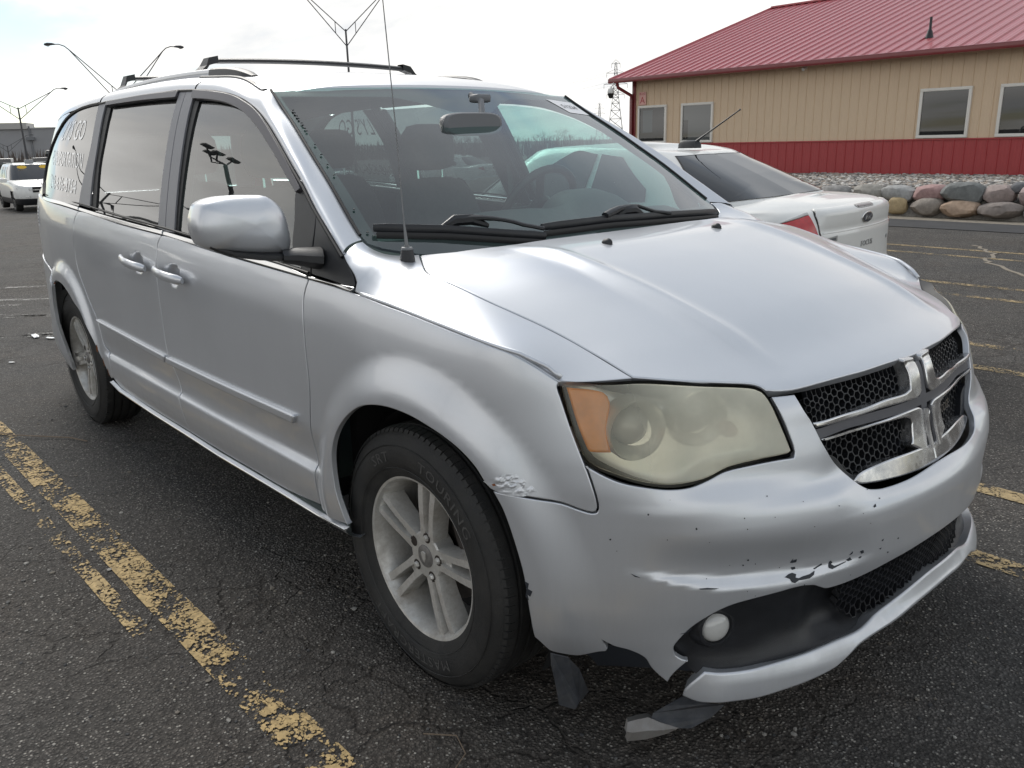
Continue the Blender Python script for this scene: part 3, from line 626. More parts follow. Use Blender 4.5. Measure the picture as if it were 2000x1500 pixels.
'frame_top':[(4.2925,1.6285),(4.1869,1.6326),(3.7447,1.637),(3.3614,1.6356),(3.2231,1.6294),(3.0697,1.6186),(2.9162,1.601),(2.7832,1.5784),(2.6696,1.5495),(2.5735,1.5163),(2.4773,1.4738),(2.361,1.4134),(2.2511,1.3523),(2.1535,1.298),(2.0717,1.2448),(1.9758,1.1887),(1.873,1.1271)],
'handle_f':[(3.1543,0.9794),(2.8761,0.9506),(3.0237,0.9501)],
'handle_r':[(3.5337,0.9905),(3.2593,0.9558),(3.3971,0.9671)],
'handle_s':[(3.5165,0.9836)],
'text_q':[(4.8532,1.4474),(4.3145,1.457),(5.2778,1.4242),(4.2913,1.399),(4.9434,1.2876),(4.2054,1.2754),(4.8948,1.2678),(4.2053,1.2502),(4.7633,1.1616),(4.2448,1.1615)],
'g_ul':[(0.4581,0.8045),(0.4012,0.8032),(0.2853,0.8029),(0.1897,0.8101),(0.1046,0.8098),(0.0779,0.8153),(0.0722,0.8456),(0.0772,0.8842),(0.0244,0.8809),(0.0193,0.8585),(0.0177,0.8217),(0.0203,0.8),(0.0419,0.7897),(0.0897,0.7902),(0.2131,0.7923),(0.3229,0.7879),(0.4502,0.7924)],
'g_ll':[(0.4379,0.7664),(0.3267,0.7622),(0.2171,0.7646),(0.0523,0.7669),(0.0255,0.758),(0.0104,0.7428),(0.0245,0.6811),(0.0351,0.6542),(0.1039,0.6874),(0.0943,0.6961),(0.0861,0.7384),(0.0922,0.7475),(0.1203,0.7549),(0.2914,0.758),(0.4317,0.7615)],
'g_lb':[(0.3181,0.6479),(0.305,0.6564),(0.2761,0.6599),(0.1989,0.6677),(0.1133,0.6643),(0.0463,0.6543),(0.0161,0.646),(-0.0328,0.6429),(-0.0099,0.6261),(0.0804,0.6259),(0.2119,0.6264),(0.2875,0.6311)],
'g_cross_h':[(0.4504,0.7909),(0.3231,0.7868),(0.2133,0.7911),(0.09,0.7888),(0.037,0.787)],
'g_cross_h2':[(0.4392,0.7684),(0.3265,0.7633),(0.2169,0.7657),(0.0519,0.7688)],
'g_cross_v':[(0.0182,0.8798),(0.0148,0.8212),(0.0166,0.7968),(0.0015,0.7409),(0.0282,0.6624)],
'badge':[(-0.1352,0.7274),(-0.2585,0.725)],
'chip0':[(0.5406,0.51),(0.5334,0.5193),(0.536,0.5144),(0.5244,0.5162),(0.5251,0.5093),(0.5351,0.5084)],
'chip1':[(0.5377,0.4978),(0.5275,0.4979),(0.5259,0.493),(0.5348,0.4914)],
'chip2':[(0.5566,0.4812),(0.5456,0.4853),(0.5363,0.4864),(0.5273,0.4828),(0.5313,0.4772),(0.5236,0.475),(0.5123,0.4772),(0.4942,0.4785),(0.4797,0.4826),(0.4846,0.4758),(0.4969,0.4711),(0.5111,0.4707),(0.5248,0.4713),(0.5359,0.4675),(0.5424,0.47),(0.5455,0.4768)],
'chip3':[(0.4817,0.4867),(0.459,0.4948),(0.4577,0.4913),(0.4787,0.485)],
'chip4':[(0.4405,0.4914),(0.4357,0.4972),(0.4296,0.4926),(0.4335,0.4886),(0.426,0.4832),(0.4143,0.484),(0.3923,0.4871),(0.3948,0.4852),(0.4195,0.4809),(0.4337,0.4785),(0.4415,0.4818)],
'chip5':[(0.3919,0.49),(0.3808,0.4944),(0.3758,0.4869),(0.3868,0.4861)],
'chip6':[(0.3834,0.5001),(0.3748,0.5075),(0.3759,0.5019)],
'chip7':[(0.7586,0.4828),(0.7406,0.4831),(0.7147,0.4795),(0.7226,0.4788),(0.7556,0.4811)],
'chip8':[(0.794,0.3662),(0.7836,0.369),(0.7692,0.3816),(0.7699,0.3786),(0.7806,0.3689)],
'chip9':[(0.3531,0.5032),(0.3443,0.5043),(0.3416,0.4975),(0.3486,0.496)],
'chip10':[(0.3572,0.4875),(0.3516,0.4906),(0.3463,0.4886),(0.354,0.4855)],
'chip11':[(0.2892,0.5143),(0.2834,0.5174),(0.2849,0.5132)],
'chip12':[(0.2947,0.4957),(0.2874,0.4965),(0.2902,0.4929)],
'chip13':[(0.3178,0.6032),(0.3101,0.6067),(0.3104,0.6011),(0.3168,0.6004)],
'chip14':[(0.4299,0.6301),(0.4267,0.6302),(0.4279,0.6284)],
'chip15':[(0.2939,0.616),(0.2897,0.6147),(0.2926,0.6133)],
'chip16':[(1.1336,0.4672),(1.1237,0.4635),(1.1268,0.4495),(1.1158,0.446),(1.1215,0.4312),(1.1288,0.4357),(1.1259,0.4205),(1.133,0.4278),(1.1294,0.4488)],
'chip17':[(0.9034,0.514),(0.8837,0.5061),(0.8946,0.5076)],
'ftop_outline':[(-0.3567,0.8113),(-0.3394,0.808),(-0.3198,0.8008),(-0.2964,0.7835),(-0.2819,0.7632),(-0.2657,0.7286),(-0.2553,0.6926),(-0.1913,0.7335),(-0.0984,0.7878),(-0.046,0.8053),(-0.003,0.8103),(0.087,0.8013),(0.1646,0.7864),(0.2464,0.7626),(0.333,0.7391),(0.4377,0.7229),(0.543,0.7134),(0.4692,0.8631),(0.4251,0.8829),(0.3684,0.9041),(0.3015,0.919),(0.222,0.9268),(0.1335,0.9317),(0.034,0.9333),(-0.0754,0.9336),(-0.2185,0.9306),(-0.219,0.9264),(-0.2213,0.9206),(-0.2344,0.9163),(-0.2586,0.911),(-0.2878,0.9061),(-0.3099,0.9007),(-0.325,0.873),(-0.3414,0.838)],
'ftop_pts':[(-0.3567,0.8113,1.1516),(-0.3414,0.838,1.1517),(-0.3394,0.808,1.1419),(-0.325,0.873,1.1411),(-0.3198,0.8008,1.1314),(-0.3099,0.9007,1.1259),(-0.2964,0.7835,1.1202),(-0.2878,0.9061,1.1086),(-0.2819,0.7632,1.115),(-0.2657,0.7286,1.1113),(-0.2586,0.911,1.0922),(-0.2553,0.6926,1.1112),(-0.2344,0.9163,1.0763),(-0.2262,0.9305,1.0413),(-0.2213,0.9206,1.0648),(-0.219,0.9264,1.051),(-0.2185,0.9306,1.0409),(-0.1913,0.7335,1.1055),(-0.0984,0.7878,1.093),(-0.0754,0.9336,1.0283),(-0.046,0.8053,1.087),(-0.003,0.8103,1.0817),(0.034,0.9333,1.0198),(0.087,0.8013,1.0624),(0.1335,0.9317,1.0089),(0.1646,0.7864,1.0398),(0.222,0.9268,0.9975),(0.2464,0.7626,1.0139),(0.3015,0.919,0.9868),(0.333,0.7391,0.9852),(0.3684,0.9041,0.9737),(0.4251,0.8829,0.9483),(0.4377,0.7229,0.9496),(0.4692,0.8631,0.9225),(0.543,0.7134,0.9138)],
'wiper_p':[(-0.7657,1.1698),(-0.5734,1.1533),(-0.3968,1.13),(-0.2818,1.1158)],
'wiper_p_arm':[(-0.5385,1.1671),(-0.508,1.1651),(-0.3571,1.1464),(-0.2784,1.1267)],
'wiper_d':[(-0.2657,1.1384),(0.0162,1.1409),(0.3432,1.1302),(0.6983,1.1138)],
'wiper_d_arm':[(0.0077,1.1431),(0.0869,1.1511),(0.1888,1.1532),(0.2386,1.1414),(0.3365,1.1274)],
'ws_sticker':[(0.5704,1.5583),(0.595,1.5121),(0.7225,1.5047),(0.6863,1.5563)],
'frit_in':[(-0.6746,1.5791),(-0.7313,1.3865),(-0.7678,1.2299),(-0.7645,1.1607),(0.69,1.1253),(0.6737,1.2059)],
'tx1':[(4.8178,1.4748),(4.3585,1.4624),(4.4026,1.5596),(4.7085,1.5673)],
'tx2':[(4.986,1.3522),(4.2804,1.3296),(4.3027,1.4037),(5.0693,1.4258)],
'tx3':[(4.8173,1.2311),(4.3046,1.2154),(4.3275,1.2803),(4.8893,1.3066)],
'tray':[(1.0435,0.249),(1.01,0.2453),(0.8736,0.275),(0.8103,0.2674),(0.7381,0.2679),(0.7666,0.2378),(0.8156,0.2241),(0.906,0.1836),(1.0096,0.1471)],
'flap':[(0.56,-0.984,0.3674),(0.56,-0.9414,0.3422),(0.56,-0.9228,0.3128),(0.56,-0.8541,0.2209),(0.56,-0.7964,0.1401),(0.56,-0.8333,0.154),(0.56,-0.8742,0.1824),(0.56,-0.9007,0.2031),(0.56,-0.9203,0.204),(0.56,-0.9267,0.2047),(0.56,-0.9614,0.2283),(0.56,-0.9701,0.2795),(0.56,-0.983,0.3368)],
'lip_dark':[(0.6645,-0.6537,0.15),(0.638,-0.6878,0.125),(0.6185,-0.7083,0.105),(0.6188,-0.7159,0.095),(0.6516,-0.7034,0.09),(0.6778,-0.6871,0.085),(0.701,-0.6716,0.09),(0.7283,-0.6318,0.115),(0.742,-0.6011,0.14),(0.7276,-0.6397,0.155)],
'lip_curl':[(0.5821,-0.7574,0.085),(0.5984,-0.7417,0.093),(0.6167,-0.7247,0.1),(0.6439,-0.7129,0.095),(0.6793,-0.6892,0.087),(0.6547,-0.7063,0.065),(0.6194,-0.7337,0.045),(0.5848,-0.763,0.035),(0.5746,-0.757,0.04)],
'sd_lid':[(0.5317,1.009),(0.5777,0.9709),(0.5615,0.9132),(0.5429,0.8481),(0.5207,0.7757),(0.4736,0.6994),(0.3203,0.6684),(-0.2107,0.6423),(-0.6352,0.6288),(-0.597,0.6874),(-0.5794,0.7743),(-0.5325,0.8581),(-0.4856,0.9481),(-0.4914,0.9947),(-0.3121,1.0044),(0.058,1.0093)],
'sd_lamp':[(0.8275,0.9273),(0.7315,0.9463),(0.5924,0.9712),(0.5797,0.9305),(0.5622,0.891),(0.547,0.8456),(0.63,0.8673),(0.7366,0.8931),(0.7974,0.9099)],
'sd_band':[(0.8275,0.9273),(0.7843,0.9444),(0.7206,0.9604),(0.6371,0.9775),(0.5911,0.9842),(0.5924,0.9712),(0.7315,0.9463)],
'sd_brake':[(0.1076,0.9959),(-0.0315,0.9967),(-0.1703,0.9949)],
'sd_emblem':[(0.005,0.9256)],
'sd_focus':[(-0.0149,0.7729)],
'sd_se':[(-0.5151,0.7427)],
'sd_plate':[(0.5129,0.8403),(0.3802,0.8519),(0.3809,0.8174),(0.502,0.8196)],
'sd_crease':[(0.5387,0.8756),(0.2804,0.8718),(-0.0916,0.8721),(-0.5325,0.8581)],
'sd_bumper':[(-0.6205,0.5973),(-0.5853,0.7432),(-0.5735,0.557)],
'fog':[(0.7043,0.3634)],
}
# ------------------------------------------------------------------ the silver minivan
def HO(x, y):
    P = HOOD(x, y); P[:, 1] = y; return P
def rbf_height(pts):
    P = np.array(pts); X = P[:, :2]; n = len(P)
    d = np.linalg.norm(X[:, None] - X[None], axis=2); K = np.where(d > 0, d * d * np.log(d + 1e-12), 0) + np.eye(n) * 2e-5
    T = np.c_[np.ones(n), X]; A = np.zeros((n + 3, n + 3)); A[:n, :n] = K; A[:n, n:] = T; A[n:, :n] = T.T
    w = np.linalg.solve(A, np.r_[P[:, 2], 0, 0, 0])
    def f(x, y):
        q = np.stack([x, y], 1); d = np.linalg.norm(q[:, None] - X[None], axis=2); K = np.where(d > 0, d * d * np.log(d + 1e-12), 0)
        return K @ w[:n] + w[n] + x * w[n + 1] + y * w[n + 2]
    return f
FT = rbf_height(D['ftop_pts'])
def FTOP(x, y): return np.stack([x, y, FT(x, np.abs(y))], 1)
van = thing('minivan', 'silver minivan with broken front bumper and clouded headlight, nearest vehicle in the lot', 'minivan')
def pair(name, mb, m, parent=van, **k):
    a = mb.build(name, m, parent, **k); b = mb.mirror().build(name, m, parent, **k); return a, b
def wpt(s, z, off=0.):
    q = np.array([[s, z]]); return (W(q[:, 0], q[:, 1]) + surf_n(W, q, -1) * off)[0]
NEG = lambda L: [(x, -y) for x, y in L]

# --- hood
half = NEG(D['hood_rear'][::-1][1:]) + NEG(D['hood_gap']) + NEG(D['hood_front'][1:-1])
half = [(-.128, -.02)] + half + [(.832, -.02)]
full = half + [(x, -y) for x, y in half[::-1]]
mb = MB(); panel(mb, HO, full, 1, step=.02, flange=.022, bev=.004, gap=.0022, corner=32)
hood = mb.build('hood', M_SILVER, van)
# --- fender (side + shoulder)
mb = MB(); panel(mb, W, D['fender'], -1, step=.016, flange=.014)
o2 = NEG(D['ftop_outline'])
panel(mb, FTOP, o2, 1, step=.02, gap=.0006, flange=.012, bev=.0022, corner=28)
cz = [(1.761, 1.0407), (1.62, 1.031), (1.508, 1.0205), (1.40, 1.0085), (1.318, .998), (1.24, .987), (1.167, .975), (1.10, .952), (1.062, .926)]
tube(mb, [wpt(s, z, -.0052) for s, z in polyline_at(np.array(cz), np.linspace(.01, .99, 40))], .0062, 10)
pair('fender', mb, M_SILVER)
# --- doors
CUPS = [(3.015, .966), (3.396, .977)]
def dimple(s, z): return sum(-.016 * (1 - sstep(np.hypot((s - a) / .062, (z - b) / .044), .45, 1.0)) for a, b in CUPS)
def WD(s, z): return W(s, z) + surf_n(W, np.stack([s, z], 1), -1) * dimple(s, z)[:, None]
mb = MB(); panel(mb, WD, D['front_door'], -1, step=.014); fdoor = pair('front_door', mb, M_SILVER)
mb = MB(); panel(mb, WD, D['sliding_door'], -1, step=.014); sdoor = pair('sliding_door', mb, M_SILVER)
# --- rear quarter
ar = D['arch_rear']; qf = D['quarter_front']
sR = float(s_of_x(-4.06))
quarter = qf + [(4.0379, .3659)] + ar[::-1][1:-1] + [(4.7647, .7532), (4.85, .80), (5.05, .83), (sR, .84), (sR, 1.19), (5.2, 1.181), (4.8687, 1.1704), (4.5184, 1.1583)]
mb = MB(); panel(mb, W, quarter, -1, step=.018); pair('quarter_panel', mb, M_SILVER)
# rear bumper
rb = [(4.7647, .748), (4.85, .795), (5.05, .825), (sR, .835), (SMAX - .02, .70), (SMAX - .02, .30), (sR, .30), (5.0, .27), (4.80, .26), (4.79, .36), (4.80, .50), (4.80, .62)]
mb = MB(); panel(mb, W, rb, -1, step=.03, off=.006); pair('rear_bumper', mb, M_SILVER)
# tail lamp, tailgate
mb = MB(); panel(mb, W, [(sR + .0, .86), (sR + .16, .86), (sR + .17, 1.22), (sR + .02, 1.22)], -1, step=.03, off=.008); pair('tail_lamp', mb, M_RED)
tg = [(sR + .17, .71), (SMAX, .71), (SMAX, 1.16), (sR + .17, 1.16)]
mb = MB(); panel(mb, W, tg, -1, step=.04, gap=0); mb.join(mb.mirror()); tgo = mb.build('tailgate', M_SILVER, van)
mb = MB(); panel(mb, W, [(sR + .30, 1.17), (SMAX, 1.17), (SMAX, 1.50), (sR + .36, 1.50)], -1, step=.05, gap=0, flange=0, bev=0, smooth=False); mb.join(mb.mirror()); mb.build('rear_window', M_PRIV, tgo)
mb = MB(); panel(mb, W, [(sR + .17, 1.16), (sR + .30, 1.16), (sR + .36, 1.50), (SMAX, 1.50), (SMAX, 1.56), (sR + .22, 1.56), (sR + .12, 1.40)], -1, step=.05, gap=0, smooth=False); mb.join(mb.mirror()); mb.build('rear_window_frame', M_SILVER, tgo)
mb = MB(); panel(mb, W, [(sR - .1, .6), (SMAX, .6), (SMAX, 1.16), (sR - .1, 1.16)], -1, step=.08, off=-.05, gap=0, flange=0, bev=0, smooth=False); mb.join(mb.mirror()); mb.build('tailgate_trim', M_INT, tgo)
# --- D pillar
gq = D['glass_quarter']; edge = gq[4:12]     # rear edge of the quarter glass downwards
dp = [(s + .012, z) for s, z in edge] + [(edge[-1][0] + .02, 1.185), (sR + .1, 1.215), (sR + .22, 1.50), (sR + .10, 1.56), (4.95, 1.60), (4.80, 1.605)]
mb = MB(); panel(mb, W, dp, -1, step=.03, gap=.001); pair('rear_pillar', mb, M_SILVER)

# --- roof
rxk = [-1.0, -1.13, -1.32, -1.62, -1.95, -2.35, -2.95, -3.45, -4.0, -4.2]; ryk = [.690, .675, .64, .615, .605, .60, .60, .59, .56, .55]
def redge(x): return float(np.interp(-x, [-q for q in rxk], ryk)) - .004
xs = np.linspace(-4.15, -1.0, 60); un = np.linspace(-1, 1, 27); rows = []
for x in xs:
    y = un * redge(x); rows.append(ROOF(x - .13 * y * y * sstep(np.full(27, x), -1.6, -1.0), y))
rows.append(rows[-1] + np.array([0.004, 0, -.014]))
mb = MB(); loft(mb, rows, flip=True); roof = mb.build('roof', M_SILVER, van)
# --- pillar and roof-side panels: curved strips between the window frames and the roof / windshield edge
ft = D['frame_top']
Al = np.array([W(np.array([s]), np.array([z]))[0] for s, z in ft[::-1]])            # from the base of the windshield pillar backwards
ext = np.array([wpt(s, z) for s, z in ((4.50, 1.621), (4.72, 1.612), (4.95, 1.60), (5.2, 1.575), (sR - .05, 1.545))]); Al = np.vstack([Al, ext])
wz = [1.1516, 1.205, 1.262, 1.315, 1.372, 1.435, 1.500, 1.553, 1.588]
WE = [(.811), .800, .786, .772, .756, .738, .716, .702, .694]
Bl = [(WIND(np.array([-y]), np.array([z]))[0]) for y, z in zip(WE, wz)]
rx = [-1.13, -1.32, -1.62, -1.95, -2.35, -2.72, -2.95, -3.2, -3.45, -3.7, -4.0]
ry = [-.675, -.64, -.615, -.605, -.60, -.60, -.60, -.595, -.59, -.58, -.56]
Bl = np.vstack([np.array(Bl), ROOF(np.array(rx), np.array(ry))])
# pair by hand: parameter knots on both curves
ta = np.r_[0, np.cumsum(np.linalg.norm(np.diff(Al, axis=0), axis=1))]; tb = np.r_[0, np.cumsum(np.linalg.norm(np.diff(Bl, axis=0), axis=1))]
fa, fb = spline(ta, Al), spline(tb, Bl)
def t_of_x(f, t, x):
    tt = np.linspace(0, t[-1], 2000); X = f(tt)[:, 0]; return np.interp(-x, -X, tt)
# knots: (x on A, x on B)
kx = [(-.31, -.357), (-.40, -.46), (-.506, -.58), (-.62, -.71), (-.737, -.83), (-.85, -.93), (-.96, -1.01), (-1.06, -1.06), (-1.149, -1.13), (-1.368, -1.33), (-1.652, -1.62), (-2.2, -2.2), (-2.70, -2.70), (-3.15, -3.15), (-3.6, -3.6), (-3.95, -3.95)]
kA = np.array([t_of_x(fa, ta, a) for a, _ in kx]); kB = np.array([t_of_x(fb, tb, b) for _, b in kx]); kT = np.arange(len(kx), dtype=float)
def side_strip(t0, t1, n, name, m=12, inner=0.):
    T = np.linspace(t0, t1, n); A = fa(pchip(kT, kA, T)); B = fb(pchip(kT, kB, T))
    onroof = sstep(T, 6.2, 8.5)[:, None]
    ua = np.array([0, .34, .94]) * np.ones((n, 1)); ua[:, 0] = 0
    # at the pillar the strip leaves the frame outwards-forwards and meets the glass edge from the side
    dA = (1 - onroof) * np.array([.42, -.05, .62]) + onroof * np.array([0.02, .22, .97])
    dB = (1 - onroof) * np.array([-.05, 1.0, .12]) + onroof * np.array([0, .97, .14])
    L = np.linalg.norm(B - A, axis=1, keepdims=True)
    rows = []
    for t in np.linspace(0, 1, m):
        h00, h10, h01, h11 = 2 * t ** 3 - 3 * t ** 2 + 1, t ** 3 - 2 * t ** 2 + t, -2 * t ** 3 + 3 * t ** 2, t ** 3 - t ** 2
        rows.append(h00 * A + h10 * dA * L * .95 + h01 * B + h11 * dB * L * .95)
    if inner:
        c = np.array([-1.9, 0, 1.0]); rows = [r + (c - r) / np.linalg.norm(c - r, axis=1, keepdims=True) * inner for r in rows]
        mb = MB(); loft(mb, rows); return mb
    # small turned edges so that the seams read
    first = rows[0] + np.array([0, .012, -.004]); last = rows[-1] + np.array([-.0, .004, -.016])
    mb = MB(); loft(mb, [first] + rows + [last])
    return mb
for nm, a, b, n in (('windshield_pillar', 0.05, 9.96, 90), ('roof_side', 10.0, 12.02, 24), ('roof_side', 12.06, 15, 30)):
    pair(nm, side_strip(a, b, n, nm), M_SILVER, angle=50)
# black roof-ditch strips beside the front of the roof
T = np.linspace(8.1, 10.4, 24); Bd = fb(pchip(kT, kB, T)); mb = MB(); tube(mb, [p + np.array([0, .002, .002]) for p in Bd], .008, 6, sq=(1.3, .7)); pair('roof_molding', mb, M_BLACK)
# --- windshield
def we(z): return np.interp(z, wz, WE) - .004
zsb = np.array([1.085, 1.10, 1.115, 1.13, 1.145] + list(np.linspace(1.165, 1.59, 14)))
def wedge(z):
    return np.interp(z, [1.085, 1.10, 1.112, 1.125, 1.142, 1.1516, 1.3], [.60, .64, .70, .765, .803, .807, .774]) if z < 1.1516 else we(z)
R_edge = [(-wedge(z), z) for z in zsb]
topc = [(y, 1.590 + .026 * (1 - (y / .69) ** 2)) for y in np.linspace(-.66, .66, 15)]
ws_poly = R_edge + topc + [(-a, b) for a, b in R_edge[::-1]]
mb = MB(); panel(mb, WIND, ws_poly, 1, step=.05, gap=.002, flange=0, bev=0, smooth=False); wsh = mb.build('windshield', M_WS, van)
# black printed border behind the glass
no = 60
def ring(f):
    P = np.array(f, float); d = np.r_[0, np.cumsum(np.hypot(*np.diff(np.vstack([P, P[:1]]), axis=0).T))]; t = np.linspace(0, d[-1], 241)[:-1]; Q = np.vstack([P, P[:1]]); return np.stack([np.interp(t, d, Q[:, 0]), np.interp(t, d, Q[:, 1])], 1)
Ro = np.array(ws_poly)
if poly_area(Ro) < 0: Ro = Ro[::-1]
inn = []
for y, z in Ro:                                   # inner edge: 45 mm from the sides, 35 mm from the top, wide band at the bottom
    yi = np.clip(y, -np.interp(z, [1.15, 1.58], [.765, .672]), np.interp(z, [1.15, 1.58], [.765, .672])); zi = np.clip(z, 1.152, 1.575)
    if abs(y) < .22 and z > 1.5: zi = 1.575 - .055 * (1 - max(0, (abs(y) - .14) / .08)) if abs(y) > .14 else 1.52
    inn.append((yi, zi))
inn = np.array(inn)
A = WIND(Ro[:, 0], Ro[:, 1]); Bq = WIND(inn[:, 0], inn[:, 1]); nn = np.array([-.004, 0, -.005])
mb = MB(); loft(mb, [A + nn, Bq + nn], closed=True, flip=False); mb.build('windshield_border', M_FRIT, van)
# studs and seal along the pillar edge
mb = MB(); tube(mb, WIND(np.array([a for a, _ in R_edge[5:]]), np.array([b for _, b in R_edge[5:]])) + np.array([.002, -.002, .002]), .005, 6); pair('windshield_seal', mb, M_RUBBER)
mb = MB()
for t in (.10, .12, .145, .165, .20, .215, .24, .26, .36, .43, .50, .57, .79, .93):
    z = 1.56 - t * .42; y = -(we(z) - .022); p = WIND(np.array([y]), np.array([z]))[0]; lathe(mb, [(.0, .003), (.003, .003), (.004, 0)], 8); mb.xf(Matrix.Translation(Vector(p) + Vector((.003, 0, .003))), len(mb.v) - 24)
mb.build('windshield_clip', M_BLACK, van)
# cowl
cy = np.linspace(-.70, .70, 21); mb = MB()
loft(mb, [WIND(cy, np.full(21, 1.105)) + nn * 2, WIND(cy, np.full(21, 1.085)) + np.array([.02, 0, -.012]), np.stack([np.full(21, -.06), cy, np.full(21, 1.055)], 1)], flip=True); mb.build('cowl', M_BLACK, van)
# --- window glass, pillars, seals, visors
def wp(name, key, m, off, parent=van, flange=.006, step=.05, gap=.001, bev=.0015, both=True, **k):
    mb = MB(); panel(mb, W, D[key] if isinstance(key, str) else key, -1, step=step, off=off, flange=flange, gap=gap, bev=bev, **k)
    return pair(name, mb, m, parent) if both else mb.build(name, m, parent)
wp('front_window', 'glass_front', M_GL, -.012, flange=0, bev=0)
wp('sliding_window', 'glass_slide', M_PRIV, -.012, flange=0, bev=0)
wp('quarter_window', 'glass_quarter', M_PRIV, .000, flange=0, bev=0)
wp('door_pillar', 'bpillar_a', M_PILLAR, .001, step=.04); wp('door_pillar', 'bpillar_b', M_PILLAR, .002, step=.04); wp('rear_door_pillar', 'cpillar', M_PILLAR, .002, step=.04)
wp('window_channel', 'chan_front', M_RUBBER, -.006, flange=.02); wp('window_channel', 'chan_slide', M_RUBBER, -.006, flange=.02)
wp('rain_visor', 'visor_front', M_VISOR, .010, flange=.012, step=.03); wp('rain_visor', 'visor_slide', M_VISOR, .010, flange=.012, step=.03)
wp('mirror_sail', 'sail', M_BLACK, -.002, step=.03); wp('corner_trim', 'sail_fixed', M_BLACK, -.001, step=.03)
# seals
fr = [ft[i] for i in range(len(ft))][::-1]
mb = MB(); tube(mb, [wpt(s, z - .006, .002) for s, z in fr], .0055, 6, sq=(1, 1)); pair('frame_seal', mb, M_RUBBER)
mb = MB(); tube(mb, [wpt(s, z, .001) for s, z in gq[:13]], .008, 6); pair('glass_seal', mb, M_RUBBER)
mb = MB(); tube(mb, [wpt(s, z + .014, .0) for s, z in ((2.033, 1.052), (2.3, 1.068), (2.6, 1.085), (3.15, 1.113), (3.7, 1.135), (4.2, 1.162), (4.9, 1.182))], .0045, 6); pair('belt_seal', mb, M_RUBBER)
for k in ('chrome_a', 'chrome_b', 'chrome_c', 'chrome_q'): wp('belt_trim', k, M_CHROME_C, .004, step=.03, flange=.008, bev=.003)
for k in ('mould_a', 'mould_b'): wp('side_molding', k, M_SILVER, .014, step=.02, flange=.014, bev=.007)
# sill
st = D['sill_top']; mb = MB()
rows = [[wpt(s, z - .003, .0) for s, z in st], [wpt(s, z - .005, .012) for s, z in st], [wpt(s, z - .010, .014) for s, z in st], [wpt(s, z - .028, .006) for s, z in st], [wpt(s, z - .055, -.02) for s, z in st], [wpt(s, z - .06, -.2) for s, z in st]]
loft(mb, rows, flip=True); pair('sill', mb, M_SILVER, angle=25)
mb = MB(); tube(mb, [wpt(s, z - .006, .0145) for s, z in st], .0035, 6); pair('sill_trim', mb, M_CHROME_C)
# --- door handles
def handle(s0, z0, s1, z1, flip_end):
    p0, p1 = wpt(s0, z0), wpt(s1, z1); n = Vector((0, -1, .12)).normalized(); d = Vector(p1) - Vector(p0)
    mb = MB()
    path = [Vector(p0) + d * t + n * (.010 + .036 * math.sin(math.pi * min(1, max(0, (t * .93 + .04)))) ** .55) for t in np.linspace(0, 1, 15)]
    tube(mb, path, [.008] + [.013] * 6 + [.0145] * 7 + [.010], 10, sq=(.75, 1.25))
    cup = MB(); c = Vector(p0) + d * .55 + n * .001
    lathe(cup, [(0, -.002), (.03, -.001), (.043, .001), (.049, .0035), (.052, .001)], 28)
    cup.xf(Matrix.Translation(c) @ n.to_track_quat('Z', 'Y').to_matrix().to_4x4() @ Matrix.Diagonal((1.0, 1.0, 1, 1)))
    return mb, cup
for (a, b, dr) in (((3.150, .975), (2.880, .958), fdoor), ((3.530, .988), (3.262, .965), sdoor)):
    mb, cup = handle(*a, *b, 0)
    for k, D_ in ((0, dr[0]), (1, dr[1])):
        h = (mb if k == 0 else mb.mirror()).build('handle', M_SILVER, D_)
# --- bumper
a, b = [tuple(q) for q in D['bumper_a']], [tuple(q) for q in D['bumper_b']]
mir = lambda L: [(-s, z) for s, z in L[::-1]]
mb = MB(); panel(mb, W, a + mir(a) + mir(b) + b, -1, step=.0095, flange=.014, corner=38); bumper = mb.build('bumper', M_SILVER, van)
lip = [tuple(q) for q in D['lip']]; up_, lo_ = lip[:9], lip[9:]
mb = MB(); panel(mb, W, up_ + mir(up_) + mir(lo_) + lo_, -1, step=.016, gap=0, flange=.035, bev=.006, corner=38); mb.build('bumper_lip', M_SILVER, van)
